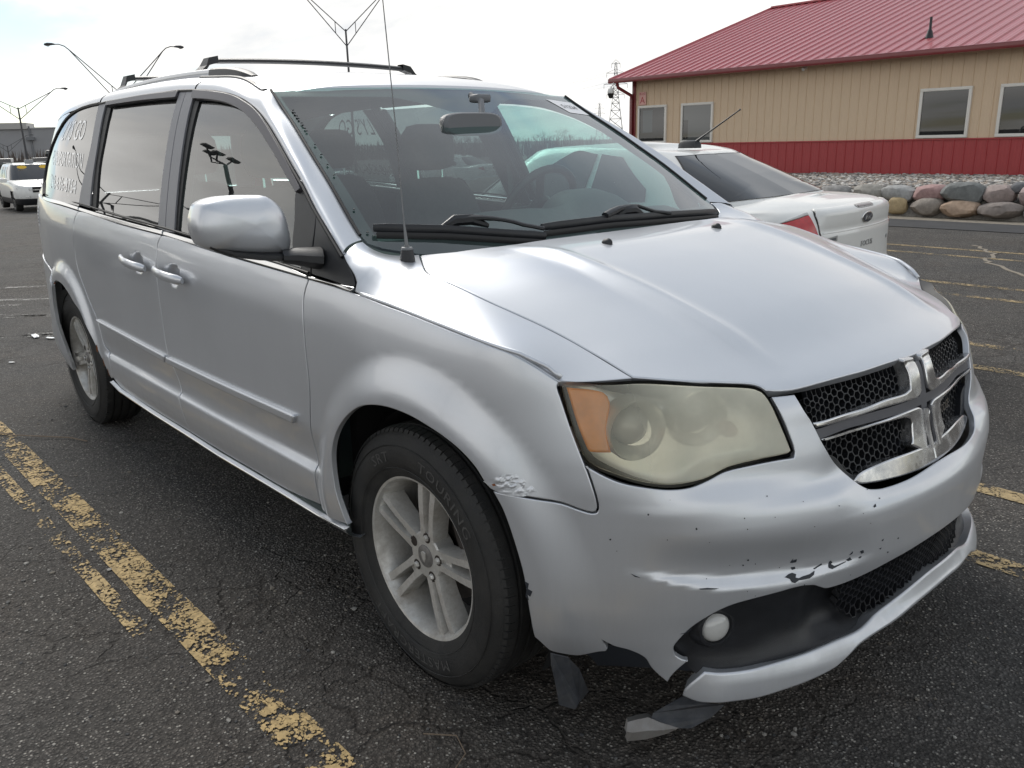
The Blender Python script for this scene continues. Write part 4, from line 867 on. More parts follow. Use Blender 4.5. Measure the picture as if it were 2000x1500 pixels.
# lower fascia, recessed, with a fog lamp in each corner
fa_ = [(0, .49), (.30, .455), (.45, .44), (.56, .455), (.70, .42), (.79, .35), (.805, .30), (.77, .262), (.72, .235), (.60, .222), (.45, .238), (.28, .256), (0, .29)]
def FAS(s, z):
    P = W(s, z); n = surf_n(W, np.stack([s, z], 1), -1)
    dep = .028 + .045 * sstep(np.abs(s), .50, .38) if False else .026 + .03 * (1 - sstep(np.abs(s), .40, .50)) * sstep(z, .27, .33)
    return P - n * dep[:, None]
mb = MB(); panel(mb, FAS, fa_ + mir(fa_)[1:-1], -1, step=.02, gap=0, flange=.03, bev=0); fascia = mb.build('lower_fascia', M_BLACK, van)
def hexmesh(region, Rr, off, depth, F=W, thick=.20):
    """honeycomb of hexagonal cells over a region of (s,z)"""
    P = np.array(region); lo, hi = P.min(0), P.max(0); mb = MB(); px, pz = 1.5 * Rr, math.sqrt(3) * Rr
    cs = []
    for i in range(int((hi[0] - lo[0]) / px) + 2):
        for j in range(int((hi[1] - lo[1]) / pz) + 2): cs.append((lo[0] + i * px, lo[1] + (j + .5 * (i % 2)) * pz))
    cs = np.array(cs); cs = cs[in_poly(P if poly_area(P) > 0 else P[::-1], cs)]
    an = np.radians(np.arange(6) * 60)
    for c in cs:
        o = c + Rr * np.stack([np.cos(an), np.sin(an)], 1); q = c + Rr * (1 - thick) * np.stack([np.cos(an), np.sin(an)], 1)
        X = []
        for uv, d in ((o, off), (q, off), (q, off - depth)):
            X.append(F(uv[:, 0], uv[:, 1]) + surf_n(F, uv, -1) * d)
        f = []
        for k in range(6):
            l = (k + 1) % 6; f += [(k, 6 + k, 6 + l, l)[::1], (6 + k, 12 + k, 12 + l, 6 + l)]
        mb.add(np.vstack(X), f)
    return mb
ireg = [(0, .446), (.30, .412), (.385, .402), (.36, .345), (.31, .308), (.20, .313), (0, .335)]
mb = hexmesh(ireg, .0120, -.016, .02, W, .13); m2 = mb.mirror(); mb.join(m2); mb.build('intake_mesh', M_BLACK, fascia, smooth=False)
mb = hexmesh([(.565, .415), (.625, .405), (.64, .35), (.58, .34)], .011, -.030, .01); pair('fascia_mesh', mb, M_BLACK, fascia, smooth=False)
fs, fz = D['fog'][0]
fp = Vector(wpt(fs, fz, -.022)); fn = Vector((.90, -.36, .06)).normalized(); Mf = Matrix.Translation(fp) @ fn.to_track_quat('Z', 'Y').to_matrix().to_4x4()
lens = MB(); lathe(lens, [(0, .016), (.014, .015), (.026, .011), (.033, .004), (.036, -.004)], 36); lens.xf(Mf)
ringm = MB(); lathe(ringm, [(.035, -.012), (.0362, .002), (.039, .007), (.045, .006), (.051, -.004), (.056, -.02)], 36); ringm.xf(Mf)
for k in (0, 1):
    f = (lens if k == 0 else lens.mirror()).build('fog_lamp', M_LAMP, van); (ringm if k == 0 else ringm.mirror()).build('fog_bezel', M_BLACK, f)
# --- grille
def gpt(s, z, off=0.):
    q = np.array([[s, z]]); return (GR(q[:, 0], q[:, 1]) + surf_n(GR, q, -1) * off)[0]
GLB = [(.338, .652), (.318, .662), (.29, .668), (.20, .674), (.10, .673), (0, .670), (0, .624), (.10, .626), (.20, .630), (.31, .640)]
go = [(.47, .868), (.455, .84), (.435, .79), (.41, .745), (.385, .70), (.355, .665), (.31, .635), (.20, .622), (0, .612)]
gopen = [(0, .872), (.30, .872)] + go
mb = MB(); panel(mb, GR, gopen + mir(gopen)[1:-1], -1, step=.04, off=-.055, gap=0, flange=0, bev=0); mb.build('grille_backing', M_DARK, van)
gu = [(.45, .872), (.435, .80), (.07, .80), (.055, .87)]; gl = [(.43, .762), (.395, .70), (.355, .655), (.30, .662), (.08, .672), (.09, .757)]
for reg in (gu, gl):
    pair('grille_mesh', hexmesh(reg, .0122, -.026, .016, GR, .13), M_BLACK, smooth=False)
mb = MB(); dk = [(.452, .80), (.40, .70), (.355, .652), (.305, .640), (.27, .642), (.31, .672), (.37, .735), (.41, .80)]
panel(mb, GR, [(.41, .728), (.375, .678), (.34, .648), (.305, .641), (.31, .655), (.335, .672), (.37, .71)], -1, step=.02, off=-.012, gap=0, flange=.03); pair('grille_corner', mb, M_BLACK)
cr_ = [(.452, .7885), (.0195, .7885), (.0165, .871)]; cl_ = [(.444, .7655), (.017, .7655), (.0165, .66)]
cross = cr_ + [(-.0165, .871), (-.0195, .7885), (-.452, .7885), (-.444, .7655), (-.017, .7655), (-.0165, .66), (.0165, .66), (.017, .7655), (.444, .7655)]
mb = MB(); panel(mb, GR, cross, -1, step=.015, off=-.006, gap=.0005, flange=.03, bev=.001, smooth=False); mb.build('grille_cross', M_GREYP, van)
for k in ('g_ul', 'g_ll', 'g_lb'):
    P = [tuple(q) for q in D[k]]
    if k == 'g_lb': P = GLB
    mb = MB(); panel(mb, GR, P, -1, step=.014, off=.0015, gap=.0004, flange=.03, bev=.004, corner=40); pair('grille_frame', mb, M_CHROME)
# outer frame, thin bright edge on the far upright
mb = MB(); tube(mb, [gpt(.0185, z, .004) for z in np.linspace(.662, .758, 8)], .005, 8, sq=(.8, 1.5)); pair('grille_edge', mb, M_CHROME)
v, f = text_mesh('DODGE', .03, 2, sx=1.0, extrude=.002); mbt = MB(); P = np.array([gpt(-.155 - x, .724 + y, -.012 + z) for x, y, z in v]); mbt.add(P, [q for q in f]); mbt.build('grille_badge', M_CHROME_C, van, smooth=False)
# --- headlights
hl = D['headlight']; hc = np.mean(hl, axis=0)
m = bpy.data.materials.new('clouded_lens'); m.use_nodes = True; nt = m.node_tree; nt.nodes.clear(); N = nt.nodes.new; L = nt.links.new
o_ = N('ShaderNodeOutputMaterial'); tr = N('ShaderNodeBsdfTransparent'); tr.inputs[0].default_value = (.95, .93, .84, 1)
df = N('ShaderNodeBsdfDiffuse'); df.inputs[0].default_value = (.90, .87, .70, 1); tl = N('ShaderNodeBsdfTranslucent'); tl.inputs[0].default_value = (.90, .87, .70, 1)
ad = N('ShaderNodeMixShader'); ad.inputs[0].default_value = .12; L(df.outputs[0], ad.inputs[1]); L(tl.outputs[0], ad.inputs[2])
tc = N('ShaderNodeTexCoord'); nz = N('ShaderNodeTexNoise'); nz.inputs['Scale'].default_value = 9; nz.inputs['Detail'].default_value = 5; L(tc.outputs['Object'], nz.inputs['Vector'])
sp = N('ShaderNodeSeparateXYZ'); L(tc.outputs['Object'], sp.inputs[0])
r = N('ShaderNodeMapRange'); L(nz.outputs[0], r.inputs[0]); r.inputs[1].default_value = .3; r.inputs[2].default_value = .7; r.inputs[3].default_value = .8; r.inputs[4].default_value = 1.15
g = N('ShaderNodeMapRange'); L(sp.outputs[1], g.inputs[0]); g.inputs[1].default_value = -.835; g.inputs[2].default_value = -.66; g.inputs[3].default_value = .06; g.inputs[4].default_value = .62   # the outer end is less clouded
ab = N('ShaderNodeMath'); ab.operation = 'ABSOLUTE'; L(sp.outputs[1], ab.inputs[0]); ng = N('ShaderNodeMath'); ng.operation = 'MULTIPLY'; L(ab.outputs[0], ng.inputs[0]); ng.inputs[1].default_value = -1; L(ng.outputs[0], g.inputs[0])
mu_ = N('ShaderNodeMath'); mu_.operation = 'MULTIPLY'; mu_.use_clamp = True; L(r.outputs[0], mu_.inputs[0]); L(g.outputs[0], mu_.inputs[1])
mx = N('ShaderNodeMixShader'); L(mu_.outputs[0], mx.inputs[0]); L(tr.outputs[0], mx.inputs[1]); L(ad.outputs[0], mx.inputs[2])
gs = N('ShaderNodeBsdfGlossy'); gs.inputs['Roughness'].default_value = .12; fz_ = N('ShaderNodeFresnel'); fz_.inputs[0].default_value = 1.5
mz = N('ShaderNodeMixShader'); L(fz_.outputs[0], mz.inputs[0]); L(mx.outputs[0], mz.inputs[1]); L(gs.outputs[0], mz.inputs[2]); L(mz.outputs[0], o_.inputs[0]); M_LENS = m
big = inset(np.array(hl)[::-1] if poly_area(np.array(hl)) < 0 else np.array(hl), -.006)
def at(s, z, off): return Vector(wpt(s, z, off))
def lamp_parts(mirrored):
    def B(mb, name, m, parent, **k): return (mb.mirror() if mirrored else mb).build(name, m, parent, **k)
    mb = MB(); panel(mb, W, hl, -1, step=.02, off=.001, gap=0, flange=.004, bev=.004); hlo = B(mb, 'headlight', M_LENS, van)
    mb = MB(); panel(mb, W, big, -1, step=.03, off=-.074, gap=0, flange=0, bev=0); B(mb, 'lamp_housing', M_REFL, hlo)
    mb = MB(); P = smooth_closed(big, .02); rows = [np.array([wpt(s, z, d) for s, z in P]) for d in (-.002, -.076)]; loft(mb, rows, closed=True, flip=True); B(mb, 'lamp_gasket', M_RUBBER, hlo)
    mb = MB(); panel(mb, W, D['hl_amber'], -1, step=.02, off=-.012, gap=0, flange=.035, bev=.006); B(mb, 'amber_reflector', M_AMBER, hlo)
    pj = D['hl_points'][0]; n = Vector((.93, -.36, .0)).normalized()
    for (s, z), ro, ri, off in ((pj, .066, .046, -.058), (D['hl_points'][1], .062, .040, -.062)):
        c = at(s, z, off); M = Matrix.Translation(c) @ n.to_track_quat('Z', 'Y').to_matrix().to_4x4()
        mb = MB(); lathe(mb, [(ro * 1.05, -.02), (ro * 1.05, .022), (ro, .030), (ro * .93, .022), (ri, .0), (ri * .9, -.012)], 32); mb.xf(M); B(mb, 'lamp_bowl', M_REFL, hlo)
        mb = MB(); lathe(mb, [(0, .026), (.016, .024), (.030, .015), (.040, .0), (.044, -.014)], 28); mb.xf(M); B(mb, 'projector_lens', M_LAMP, hlo)
    c = at(*D['hl_points'][2], -.05); mb = MB(); lathe(mb, [(0, .03), (.012, .026), (.017, .012), (.017, -.01)], 20); mb.xf(Matrix.Translation(c) @ n.to_track_quat('Z', 'Y').to_matrix().to_4x4()); B(mb, 'signal_bulb', mat('pink_bulb', (.60, .34, .24), .3), hlo)
lamp_parts(False); lamp_parts(True)
# --- torn plastic under the corner
def plate(mb, P, th, nrm=None):
    P = np.array(P, float); c = P.mean(0); u, s_, vt = np.linalg.svd(P - c); q = np.stack([(P - c) @ vt[0], (P - c) @ vt[1]], 1); n = np.cross(vt[0], vt[1]); k = len(P)
    t = tri_fill(q); mb.add(np.vstack([P + n * th / 2, P - n * th / 2]), [tuple(a) for a in t] + [tuple(k + i for i in reversed(a)) for a in t] + [(i, k + i, k + (i + 1) % k, (i + 1) % k) for i in range(k)])
    return mb
mb = MB(); panel(mb, W, D['tray'], -1, step=.03, off=-.05, gap=0, flange=.02); mb.build('undertray', M_CHIP, van)
fl = D['flap']; A_ = np.array(fl); A_[:, 0] += np.array([0, .01, .02, -.03, -.07, -.05, -.02, .0, .01, .01, .0, 0, 0])
mb = MB(); plate(mb, A_[[0, 1, 2, 7, 8, 9, 10, 11, 12]], .004); plate(mb, A_[[2, 3, 4, 5, 6, 7]], .004); mb.build('torn_flap', mat('scuffed_plastic', (.030, .033, .040), .55, var=.35, vscale=30, dirt=((.10, .10, .10), .5, 40)), van, smooth=False)
mb = MB(); plate(mb, D['lip_dark'], .006); tl_ = mb.build('torn_lip', mat('scuffed_plastic'), van, smooth=False)
C_ = np.array(D['lip_curl']); mb = MB(); up1, lo1 = C_[[0, 1, 2, 3, 4]], C_[[8, 7, 6, 5, 4]]; mid1 = (up1 + lo1) / 2 + np.array([.010, -.012, .006]) * np.array([1, 1, 1, .8, 0])[:, None]
loft(mb, [up1, mid1, lo1, lo1 + np.array([-.02, .02, .0]), up1 + np.array([-.02, .02, -.01]), up1], flip=True); mb.build('torn_edge', paint('scraped_paint', (.30, .29, .28), .3, .5, .2, .3, dirt=1.0, dirtcol=(.12, .10, .085)), tl_)
# paint chips and scrapes: thin flakes just above the paint
mb = MB()
for i in range(18):
    k = 'chip%d' % i
    if k in D: panel(mb, W, D[k], -1, step=.01, off=.0012, gap=0, flange=.001, bev=0, smooth=False)
rng = random.Random(4)
for i in range(34):
    s, z = rng.uniform(.05, .95), rng.uniform(.45, .72); r_ = rng.choice((.0008, .0010, .0013, .0022))
    panel(mb, W, [(s + r_ * math.cos(a) * rng.uniform(.6, 1.3), z + r_ * math.sin(a) * rng.uniform(.6, 1.3)) for a in np.linspace(0, 5.5, 7)], -1, step=.01, off=.0010, gap=0, flange=.0006, bev=0, smooth=False)
tag(mb.build('paint_chips', M_CHIP, bumper), kind='stuff')
mb = MB()
for s, z, w_, h_ in ((1.205, .684, .006, .003), (4.132, .50, .005, .02), (4.09, .44, .006, .025), (4.052, .395, .005, .02), (4.70, .758, .02, .006)):
    for q in range(4):
        a0 = rng.uniform(-.6, .6); panel(mb, W, [(s + rng.uniform(-.6, .6) * w_ + w_ * .6 * math.cos(a) * rng.uniform(.5, 1.4), z + rng.uniform(-.5, .5) * h_ + h_ * .6 * math.sin(a) * rng.uniform(.5, 1.4)) for a in np.linspace(0, 5.5, 8)], -1, step=.01, off=.0012, gap=0, flange=.0006, bev=0, smooth=False)
tag(mb.build('rust_spots', M_RUST, van), kind='stuff')
# crumpled patch on the arch lip
cr = [(1.235, .685), (1.205, .700), (1.165, .715), (1.130, .700), (1.105, .680), (1.14, .668), (1.19, .668)]
def cdisp(s, z): return .004 * np.sin(s * 420 + 3 * np.sin(z * 300)) * np.sin(z * 510 + s * 130)
from mathutils import noise as _nz
def crumple(s, z): return np.exp(-(((s - 1.165) / .05) ** 2 + ((z - .692) / .017) ** 2)) * np.array([.0030 * (_nz.noise(Vector((a * 75 + b * 30, b * 110, .3))) + .6 * _nz.noise(Vector((a * 190, b * 230, 1.7)))) for a, b in zip(s, z)])
def CRW(s, z): return W(s, z) + surf_n(W, np.stack([s, z], 1), -1) * crumple(s, z)[:, None]
mb = MB(); panel(mb, CRW, cr, -1, step=.0035, off=.0004, gap=0, flange=.001, bev=0)
mb.build('crumpled_dent', M_SILVER, van)
# --- door mirror
ho = [(-1.187, 1.273), (-1.145, 1.286), (-1.101, 1.289), (-1.05, 1.287), (-1.016, 1.283), (-.988, 1.264), (-.967, 1.234), (-.957, 1.186), (-.956, 1.148), (-.970, 1.118), (-1.04, 1.124), (-1.124, 1.138), (-1.190, 1.158), (-1.205, 1.188), (-1.208, 1.22), (-1.2, 1.250)]
H = smooth_closed(np.array(ho), .012, 60); hcn = np.array([-1.085, 1.205])
def hsec(x, k, dy=0, dz=0): Q = hcn + (H - hcn) * k + (dy, dz); return np.stack([np.full(len(Q), x), Q[:, 0], Q[:, 1]], 1)
secs = [(.0521, .001), (.052, .05), (.051, .25), (.047, .45), (.040, .65), (.030, .80), (.017, .92), (.004, .985), (-.012, 1.0), (-.05, .99), (-.085, .965), (-.09, .93)]
mb = MB(); loft(mb, [hsec(-.5 + x, k, .012 * (1 - k), .006 * (1 - k)) for x, k in secs], closed=True)
mirs = (mb.build('door_mirror', M_SILVER, van, angle=60),)
mb = MB(); q = hsec(-.588, .93); mb.add(np.vstack([q, q.mean(0)]), [(i, (i + 1) % len(q), len(q)) for i in range(len(q))]); gm = mat('mirror_glass', (.8, .8, .8), .02, 1.0)
arm = MB(); tube(arm, [(-.47, -1.00, 1.120), (-.46, -.965, 1.118), (-.45, -.93, 1.112), (-.44, -.90, 1.108)], [.022, .028, .034, .038], 10, sq=(1.5, .85))
base = MB(); k0 = [i for i, (y, z) in enumerate(H) if z < 1.165]
tube(base, [(-.51, -1.185, 1.165), (-.505, -1.13, 1.142), (-.50, -1.05, 1.126), (-.49, -.985, 1.118), (-.48, -.95, 1.116)], [.014, .022, .024, .026, .024], 10, sq=(1.7, .55))
for k in (0,):
    (mb if k == 0 else mb.mirror()).build('mirror_glass', gm, mirs[k]); (arm if k == 0 else arm.mirror()).build('mirror_arm', M_BLACK, mirs[k]); (base if k == 0 else base.mirror()).build('mirror_base', M_BLACK, mirs[k])
# --- wheels (built facing +z, then turned)
MOUT = Matrix(((1, 0, 0, 0), (0, 0, -1, 0), (0, 1, 0, 0), (0, 0, 0, 1)))      # local z -> -y, local y -> +z
def make_tyre(Rt=.360, rb=.2225, hw=.1125):
    mb = MB(); tr = [(rb + .004, hw - .030), (rb + .002, hw - .018), (rb + .008, hw - .014), (rb + .020, hw - .010), (.262, hw - .003), (.268, hw), (.300, hw + .001), (.318, hw - .003), (.335, hw - .010), (.347, hw - .018), (.3545, hw - .026), (.3575, hw - .036)]
    g = []
    for c in (.058, .020, -.020, -.058):
        g += [(.3600, c + .0055), (.3525, c + .004), (.3525, c - .004), (.3600, c - .0055)]
    prof = tr + g + [(r, -h) for r, h in tr[::-1]]
    lathe(mb, prof[::-1], 112); return mb
tyre0 = make_tyre()
for k in range(96):                                  # shoulder blocks: the lateral grooves show at the tread edge
    a = 2 * math.pi * k / 96
    M = Matrix.Rotation(a, 4, 'Z')
    i0 = len(tyre0.v)
    tyre0.add([(.3565, -.0090, .092), (.3475, -.0090, .0985), (.3475, .0090, .0985), (.3565, .0090, .092), (.3610, -.0090, .066), (.3610, .0090, .066)], [(0, 3, 2, 1), (4, 5, 3, 0), (0, 1, 4), (3, 5, 2)]); tyre0.xf(M, i0)
    i0 = len(tyre0.v); tyre0.add([(.3608, -.0088, .050), (.3608, .0088, .050), (.3608, .0088, .027), (.3608, -.0088, .027)], [(0, 1, 2, 3)]); tyre0.xf(Matrix.Rotation(a + .01, 4, 'Z'), i0)
    i0 = len(tyre0.v); tyre0.add([(.3608, -.0088, .012), (.3608, .0088, .012), (.3608, .0088, -.012), (.3608, -.0088, -.012)], [(0, 1, 2, 3)]); tyre0.xf(Matrix.Rotation(a + .03, 4, 'Z'), i0)
def arc_text(s, a_mid, r, size, h=.1142, sx=1.25):
    v, f = text_mesh(s, size, 2, sx=sx, spacing=1.12); mb = MB()
    P = [((r + y) * math.cos(a_mid - x / r), (r + y) * math.sin(a_mid - x / r), h - max(0, (r + y - .300)) * .12) for x, y, z in v]
    mb.add(P, f); return mb
TT = [arc_text('SRT', R_(117), .284, .040), arc_text('TOURING', R_(56), .284, .040), arc_text('MASTERCRAFT', R_(-98), .284, .040)]
tl2 = MB()
for r_ in (.2545, .315): lathe(tl2, [(r_ - .0012, .1128), (r_, .1146), (r_ + .0012, .1128)], 96)
def make_rim():
    mb = MB(); lathe(mb, [(.205, -.09), (.200, .00), (.204, .05), (.212, .080), (.2195, .093), (.2260, .0955), (.2315, .094), (.2335, .088), (.2335, .080)], 80)
    lathe(mb, [(.0, .052), (.034, .052)], 40)
    return mb
rim0 = make_rim()
def make_spokes():
    mb = MB()
    for k in range(5):
        M = Matrix.Rotation(R_(72 * k), 4, 'Z')
        for sgn in (-1, 1):
            # one bar of a twin spoke, from hub to rim; local x radial
            n = 9; T = np.linspace(0, 1, n); x = .050 + T * .166; w0 = np.interp(T, [0, .3, 1], [.030, .022, .0265]); yc = np.interp(T, [0, .25, 1], [.0165, .0190, .0270]) * sgn; z1 = .072 + .012 * np.sin(T * math.pi * .55); z0 = z1 - np.interp(T, [0, 1], [.045, .060])
            i0 = len(mb.v); sec = [(-1, 0), (-1, .78), (-.80, 1), (.80, 1), (1, .78), (1, 0)]
            vs = [(x[i], yc[i] + a * w0[i] / 2, z0[i] + b * (z1[i] - z0[i])) for i in range(n) for a, b in sec]
            fs = [(i * 6 + j, (i + 1) * 6 + j, (i + 1) * 6 + j + 1, i * 6 + j + 1) for i in range(n - 1) for j in range(5)]
            mb.add(vs, fs); mb.xf(M, i0)
        i0 = len(mb.v); prism(mb, [(.046, -.010), (.105, -.012), (.105, .012), (.046, .010)], .03, .066); mb.xf(M, i0)   # floor of the slot near the hub
    hub = [(.071 * math.cos(R_(a)) * (1 if (a // 12) % 6 in (0, 1, 5) else .94), .071 * math.sin(R_(a)) * (1 if (a // 12) % 6 in (0, 1, 5) else .94)) for a in range(0, 360, 12)]
    prism(mb, hub, .02, .0735, .004)
    return mb
spk0 = make_spokes()
def wheel(x, sgn, phase, yout):
    """sgn -1: passenger side; phase turns the rim"""
    w = bpy.data.objects.new('wheel', None); COL.objects.link(w); w.parent = van
    w.matrix_local = Matrix.Translation((x, sgn * (yout - .1125 - .0005), .353)) @ (MOUT if sgn < 0 else Matrix.Rotation(math.pi, 4, 'Z') @ MOUT)
    return w
wheel_me = {}
for i, (x, sgn, ph, yo) in enumerate(((0, -1, 8, .945), (-3.078, -1, -24, .938), (0, 1, 30, .945), (-3.078, 1, 50, .938))):
    w = wheel(x, sgn, ph, yo)
    if i == 0:
        ty = tyre0.build('tyre', M_TYRE, w, angle=30); [q.build('tyre_lettering', M_TYRETXT, ty, smooth=False) for q in TT]; tl2.build('sidewall_ring', M_TYRE, ty)
        rm = rim0.build('rim', M_RIM, w, angle=35); sp_ = spk0.build('spokes', M_RIM, rm, angle=30)
        cap = MB(); lathe(cap, [(0, .0795), (.024, .0785), (.031, .076), (.033, .070)], 36); c_ = cap.build('center_cap', mat('cap_grey', (.22, .21, .20), .5, .5, var=.3, vscale=60), rm)
        em = MB(); prism(em, [(-.010, .012), (0, .016), (.010, .012), (.008, -.004), (.0, -.016), (-.008, -.004)], .0785, .0815, .001); em.build('cap_emblem', M_RIM, rm)
        for k in range(5):
            M = Matrix.Rotation(R_(72 * k), 4, 'Z') @ Matrix.Translation((.0572, 0, 0)); nut = MB(); dk = MB()
            lathe(dk, [(0, .0741), (.0150, .0741)], 20); dk.xf(M); well = dk.build('lug_well', M_BRAKE, rm)
            if k != 2: lathe(nut, [(0, .082), (.006, .0815), (.009, .078), (.0095, .070)], 6); nut.xf(M); nut.build('lug_nut', M_RIM, rm)
        br = MB(); lathe(br, [(.05, .0), (.145, .0), (.145, -.022), (.05, -.022)], 48); bd = br.build('brake_disc', M_BRAKE, w)
        cal = MB(); box(cal, (.125, .06, .005), (.07, .14, .06), .012, Matrix.Rotation(R_(25), 4, 'Z')); cal.build('brake_caliper', M_BRAKE, bd)
        bk = MB(); lathe(bk, [(0, -.06), (.203, -.06)], 40); bk.build('wheel_back', M_DARK, w)
        w0 = w
    else:
        for c in [c for c in bpy.data.objects if c.parent is w0]: copy_tree(c, w)
    for c in bpy.data.objects:
        if c.parent is w and c.name.split('.')[0] in ('rim',): c.rotation_euler = (0, 0, R_(ph))
# wheel wells and underbody
for cx in (0.04, -3.05):
    mb = MB(); lathe(mb, [(.405, .07), (.405, -.14), (.10, -.15)], 40, a0=R_(-25), a1=R_(205)); mb.xf(MOUT); mb.xf(Matrix.Translation((cx, -.80, .36)))
    pair('wheel_well', mb, M_DARK)
mb = MB(); box(mb, (-1.6, 0, .30), (4.6, 1.30, .14), .03); box(mb, (.50, 0, .33), (.30, .95, .2), .05); mb.build('underbody', M_DARK, van)
mb = MB(); box(mb, (-1.52, 0, .40), (2.1, 1.76, .06), 0); mb.build('floor_pan', M_DARK, van)
# inner lining of the body sides so that the panel gaps stay dark
def lining(name, poly, off, m=M_INT):
    mb = MB(); panel(mb, W, poly, -1, step=.08, off=off, gap=0, flange=0, bev=0, smooth=False); mb.v = mb.v; return pair(name, mb, m)
lining('door_trim', [(1.95, 1.03), (1.95, .36), (3.95, .36), (4.05, .46), (4.3, .78), (4.9, .80), (5.2, .80), (5.2, 1.165), (4.2, 1.14), (3.1, 1.09), (2.4, 1.05)], -.05)
mb = MB(); box(mb, (-.42, 0, .78), (.04, 1.7, .62)); mb.build('firewall', M_DARK, van)
mb = MB(); panel(mb, HO, [(-.10, -.66), (.52, -.62), (.72, -.36), (.76, 0), (.72, .36), (.52, .62), (-.10, .66)], 1, step=.1, off=-.06, gap=0, flange=0, bev=0); mb.build('engine_cover', M_DARK, van)
mb = side_strip(0.05, 15, 80, 'x', 8, inner=.045); pair('headliner_edge', mb, M_INT2)
mb = MB(); loft(mb, [r - np.array([0, 0, .05]) for r in rows_roof] if 'rows_roof' in globals() else [ROOF(np.full(13, x), np.linspace(-.62, .62, 13)) - np.array([0, 0, .05]) for x in np.linspace(-4.0, -1.12, 20)]); mb.build('headliner', M_INT2, van)
wp('pillar_lining', 'bpillar_a', M_INT2, -.05); wp('pillar_lining', 'bpillar_b', M_INT2, -.05); wp('pillar_lining', 'cpillar', M_INT2, -.05, su=1.0)
# --- roof rails and cross bars
def roofz(x, y): return float(ROOF(np.array([x]), np.array([y]))[0, 2])
ra = MB(); X = np.linspace(-1.66, -3.55, 24); tube(ra, [(x, -.56, roofz(x, -.56) + .010) for x in X], .012, 10, sq=(1.0, 1.25)); rails = pair('roof_rail', ra, mat('rail_silver', (.55, .56, .58), .3, .7))
cp = MB(); X = np.linspace(-1.44, -1.80, 15); hgt = [.004, .010, .016, .020, .023, .025, .027, .028, .029, .029, .029, .029, .028, .028, .027]
loft(cp, [[(x, -.56 + a * (.030 if k > 2 else .018 + .005 * k), roofz(x, -.56) - .006 + (hgt[k] + .006) * b) for a, b in ((-1, 0), (-.8, .8), (-.35, 1), (.35, 1), (.8, .8), (1, 0))] for k, x in enumerate(X)], flip=True)
for k in (0, 1): (cp if k == 0 else cp.mirror()).build('rail_cap', M_BLACK, rails[k])
for bx, zb in ((-1.985, .0), (-3.03, .0)):
    z0 = roofz(bx, -.5); zt = 1.776
    mb = MB(); tube(mb, [(bx, y, zt - .012 * (y / .5) ** 2) for y in np.linspace(-.50, .50, 13)], .0125, 8, sq=(1.7, .9))
    cb = mb.build('cross_bar', M_BLACK, van)
    ft_ = MB(); loft(ft_, [[(bx + dx, -.47 - .015 * 0, zt + dz - .004) for dx, dz in ((-.024, -.014), (.024, -.014), (.024, .013), (-.024, .013))], [(bx + dx, -.512, zt + dz - .012) for dx, dz in ((-.028, -.018), (.028, -.018), (.028, .012), (-.028, .012))], [(bx + dx, -.530 - .01 * (dz < 0), roofz(bx, -.56) + .03 + dz) for dx, dz in ((-.04, -.014), (.04, -.014), (.04, .014), (-.04, .014))], [(bx + dx, -.552, roofz(bx, -.56) + .014 + dz) for dx, dz in ((-.042, -.01), (.042, -.01), (.042, .012), (-.042, .012))]], closed=True)
    for k in (0, 1): (ft_ if k == 0 else ft_.mirror()).build('bar_foot', M_BLACK, cb, smooth=False)
# --- antenna, washer nozzles, wipers
b0 = Vector((-.194, -.775, 1.082)); b0.z = float(FT(np.array([b0.x]), np.array([-b0.y]))[0])
mb = MB(); lathe(mb, [(.021, -.006), (.0205, .004), (.017, .024), (.0155, .030), (.009, .031)], 24); mb.xf(Matrix.Translation(b0)); an_ = mb.build('antenna', M_BLACK, van)
mb = MB(); lathe(mb, [(.0155, .029), (.0165, .032), (.0145, .036), (.007, .037), (.0065, .042)], 20); mb.xf(Matrix.Translation(b0)); mb.build('antenna_collar', M_STEEL, an_)
tip = Vector((-.238, -.775, 1.80)); mb = MB(); pts = [b0 + Vector((0, 0, .04)), b0 + Vector((-.002, 0, .062)), b0.lerp(tip, .16), b0.lerp(tip, .5) + Vector((.004, 0, 0)), tip, tip + Vector((-.009, 0, .14))]; tube(mb, pts, [.0052, .0045, .0018, .0016, .0014, .0012], 8); mb.build('antenna_mast', M_STEEL, an_)
for sg in (-1, 1):
    x, y = .062, .262 * sg; z = float(HO(np.array([x]), np.array([y]))[0, 2]); mb = MB()
    loft(mb, [[(x + dx * k, y + dy * k, z + h) for dx, dy in ((.016, 0), (.008, .010), (-.012, .011), (-.022, .004), (-.022, -.004), (-.012, -.011), (.008, -.010))] for k, h in ((1, -.002), (.95, .006), (.62, .0125), (.2, .015))], closed=True); mb.build('washer_nozzle', M_BLACK, van)
def wsp(y, z, o): 
    q = np.array([[y, z]]); return (WIND(q[:, 0], q[:, 1]) + surf_n(WIND, q, 1) * o)[0]
def spread(P, n):
    return polyline_at(np.array(P), np.linspace(0, 1, n))
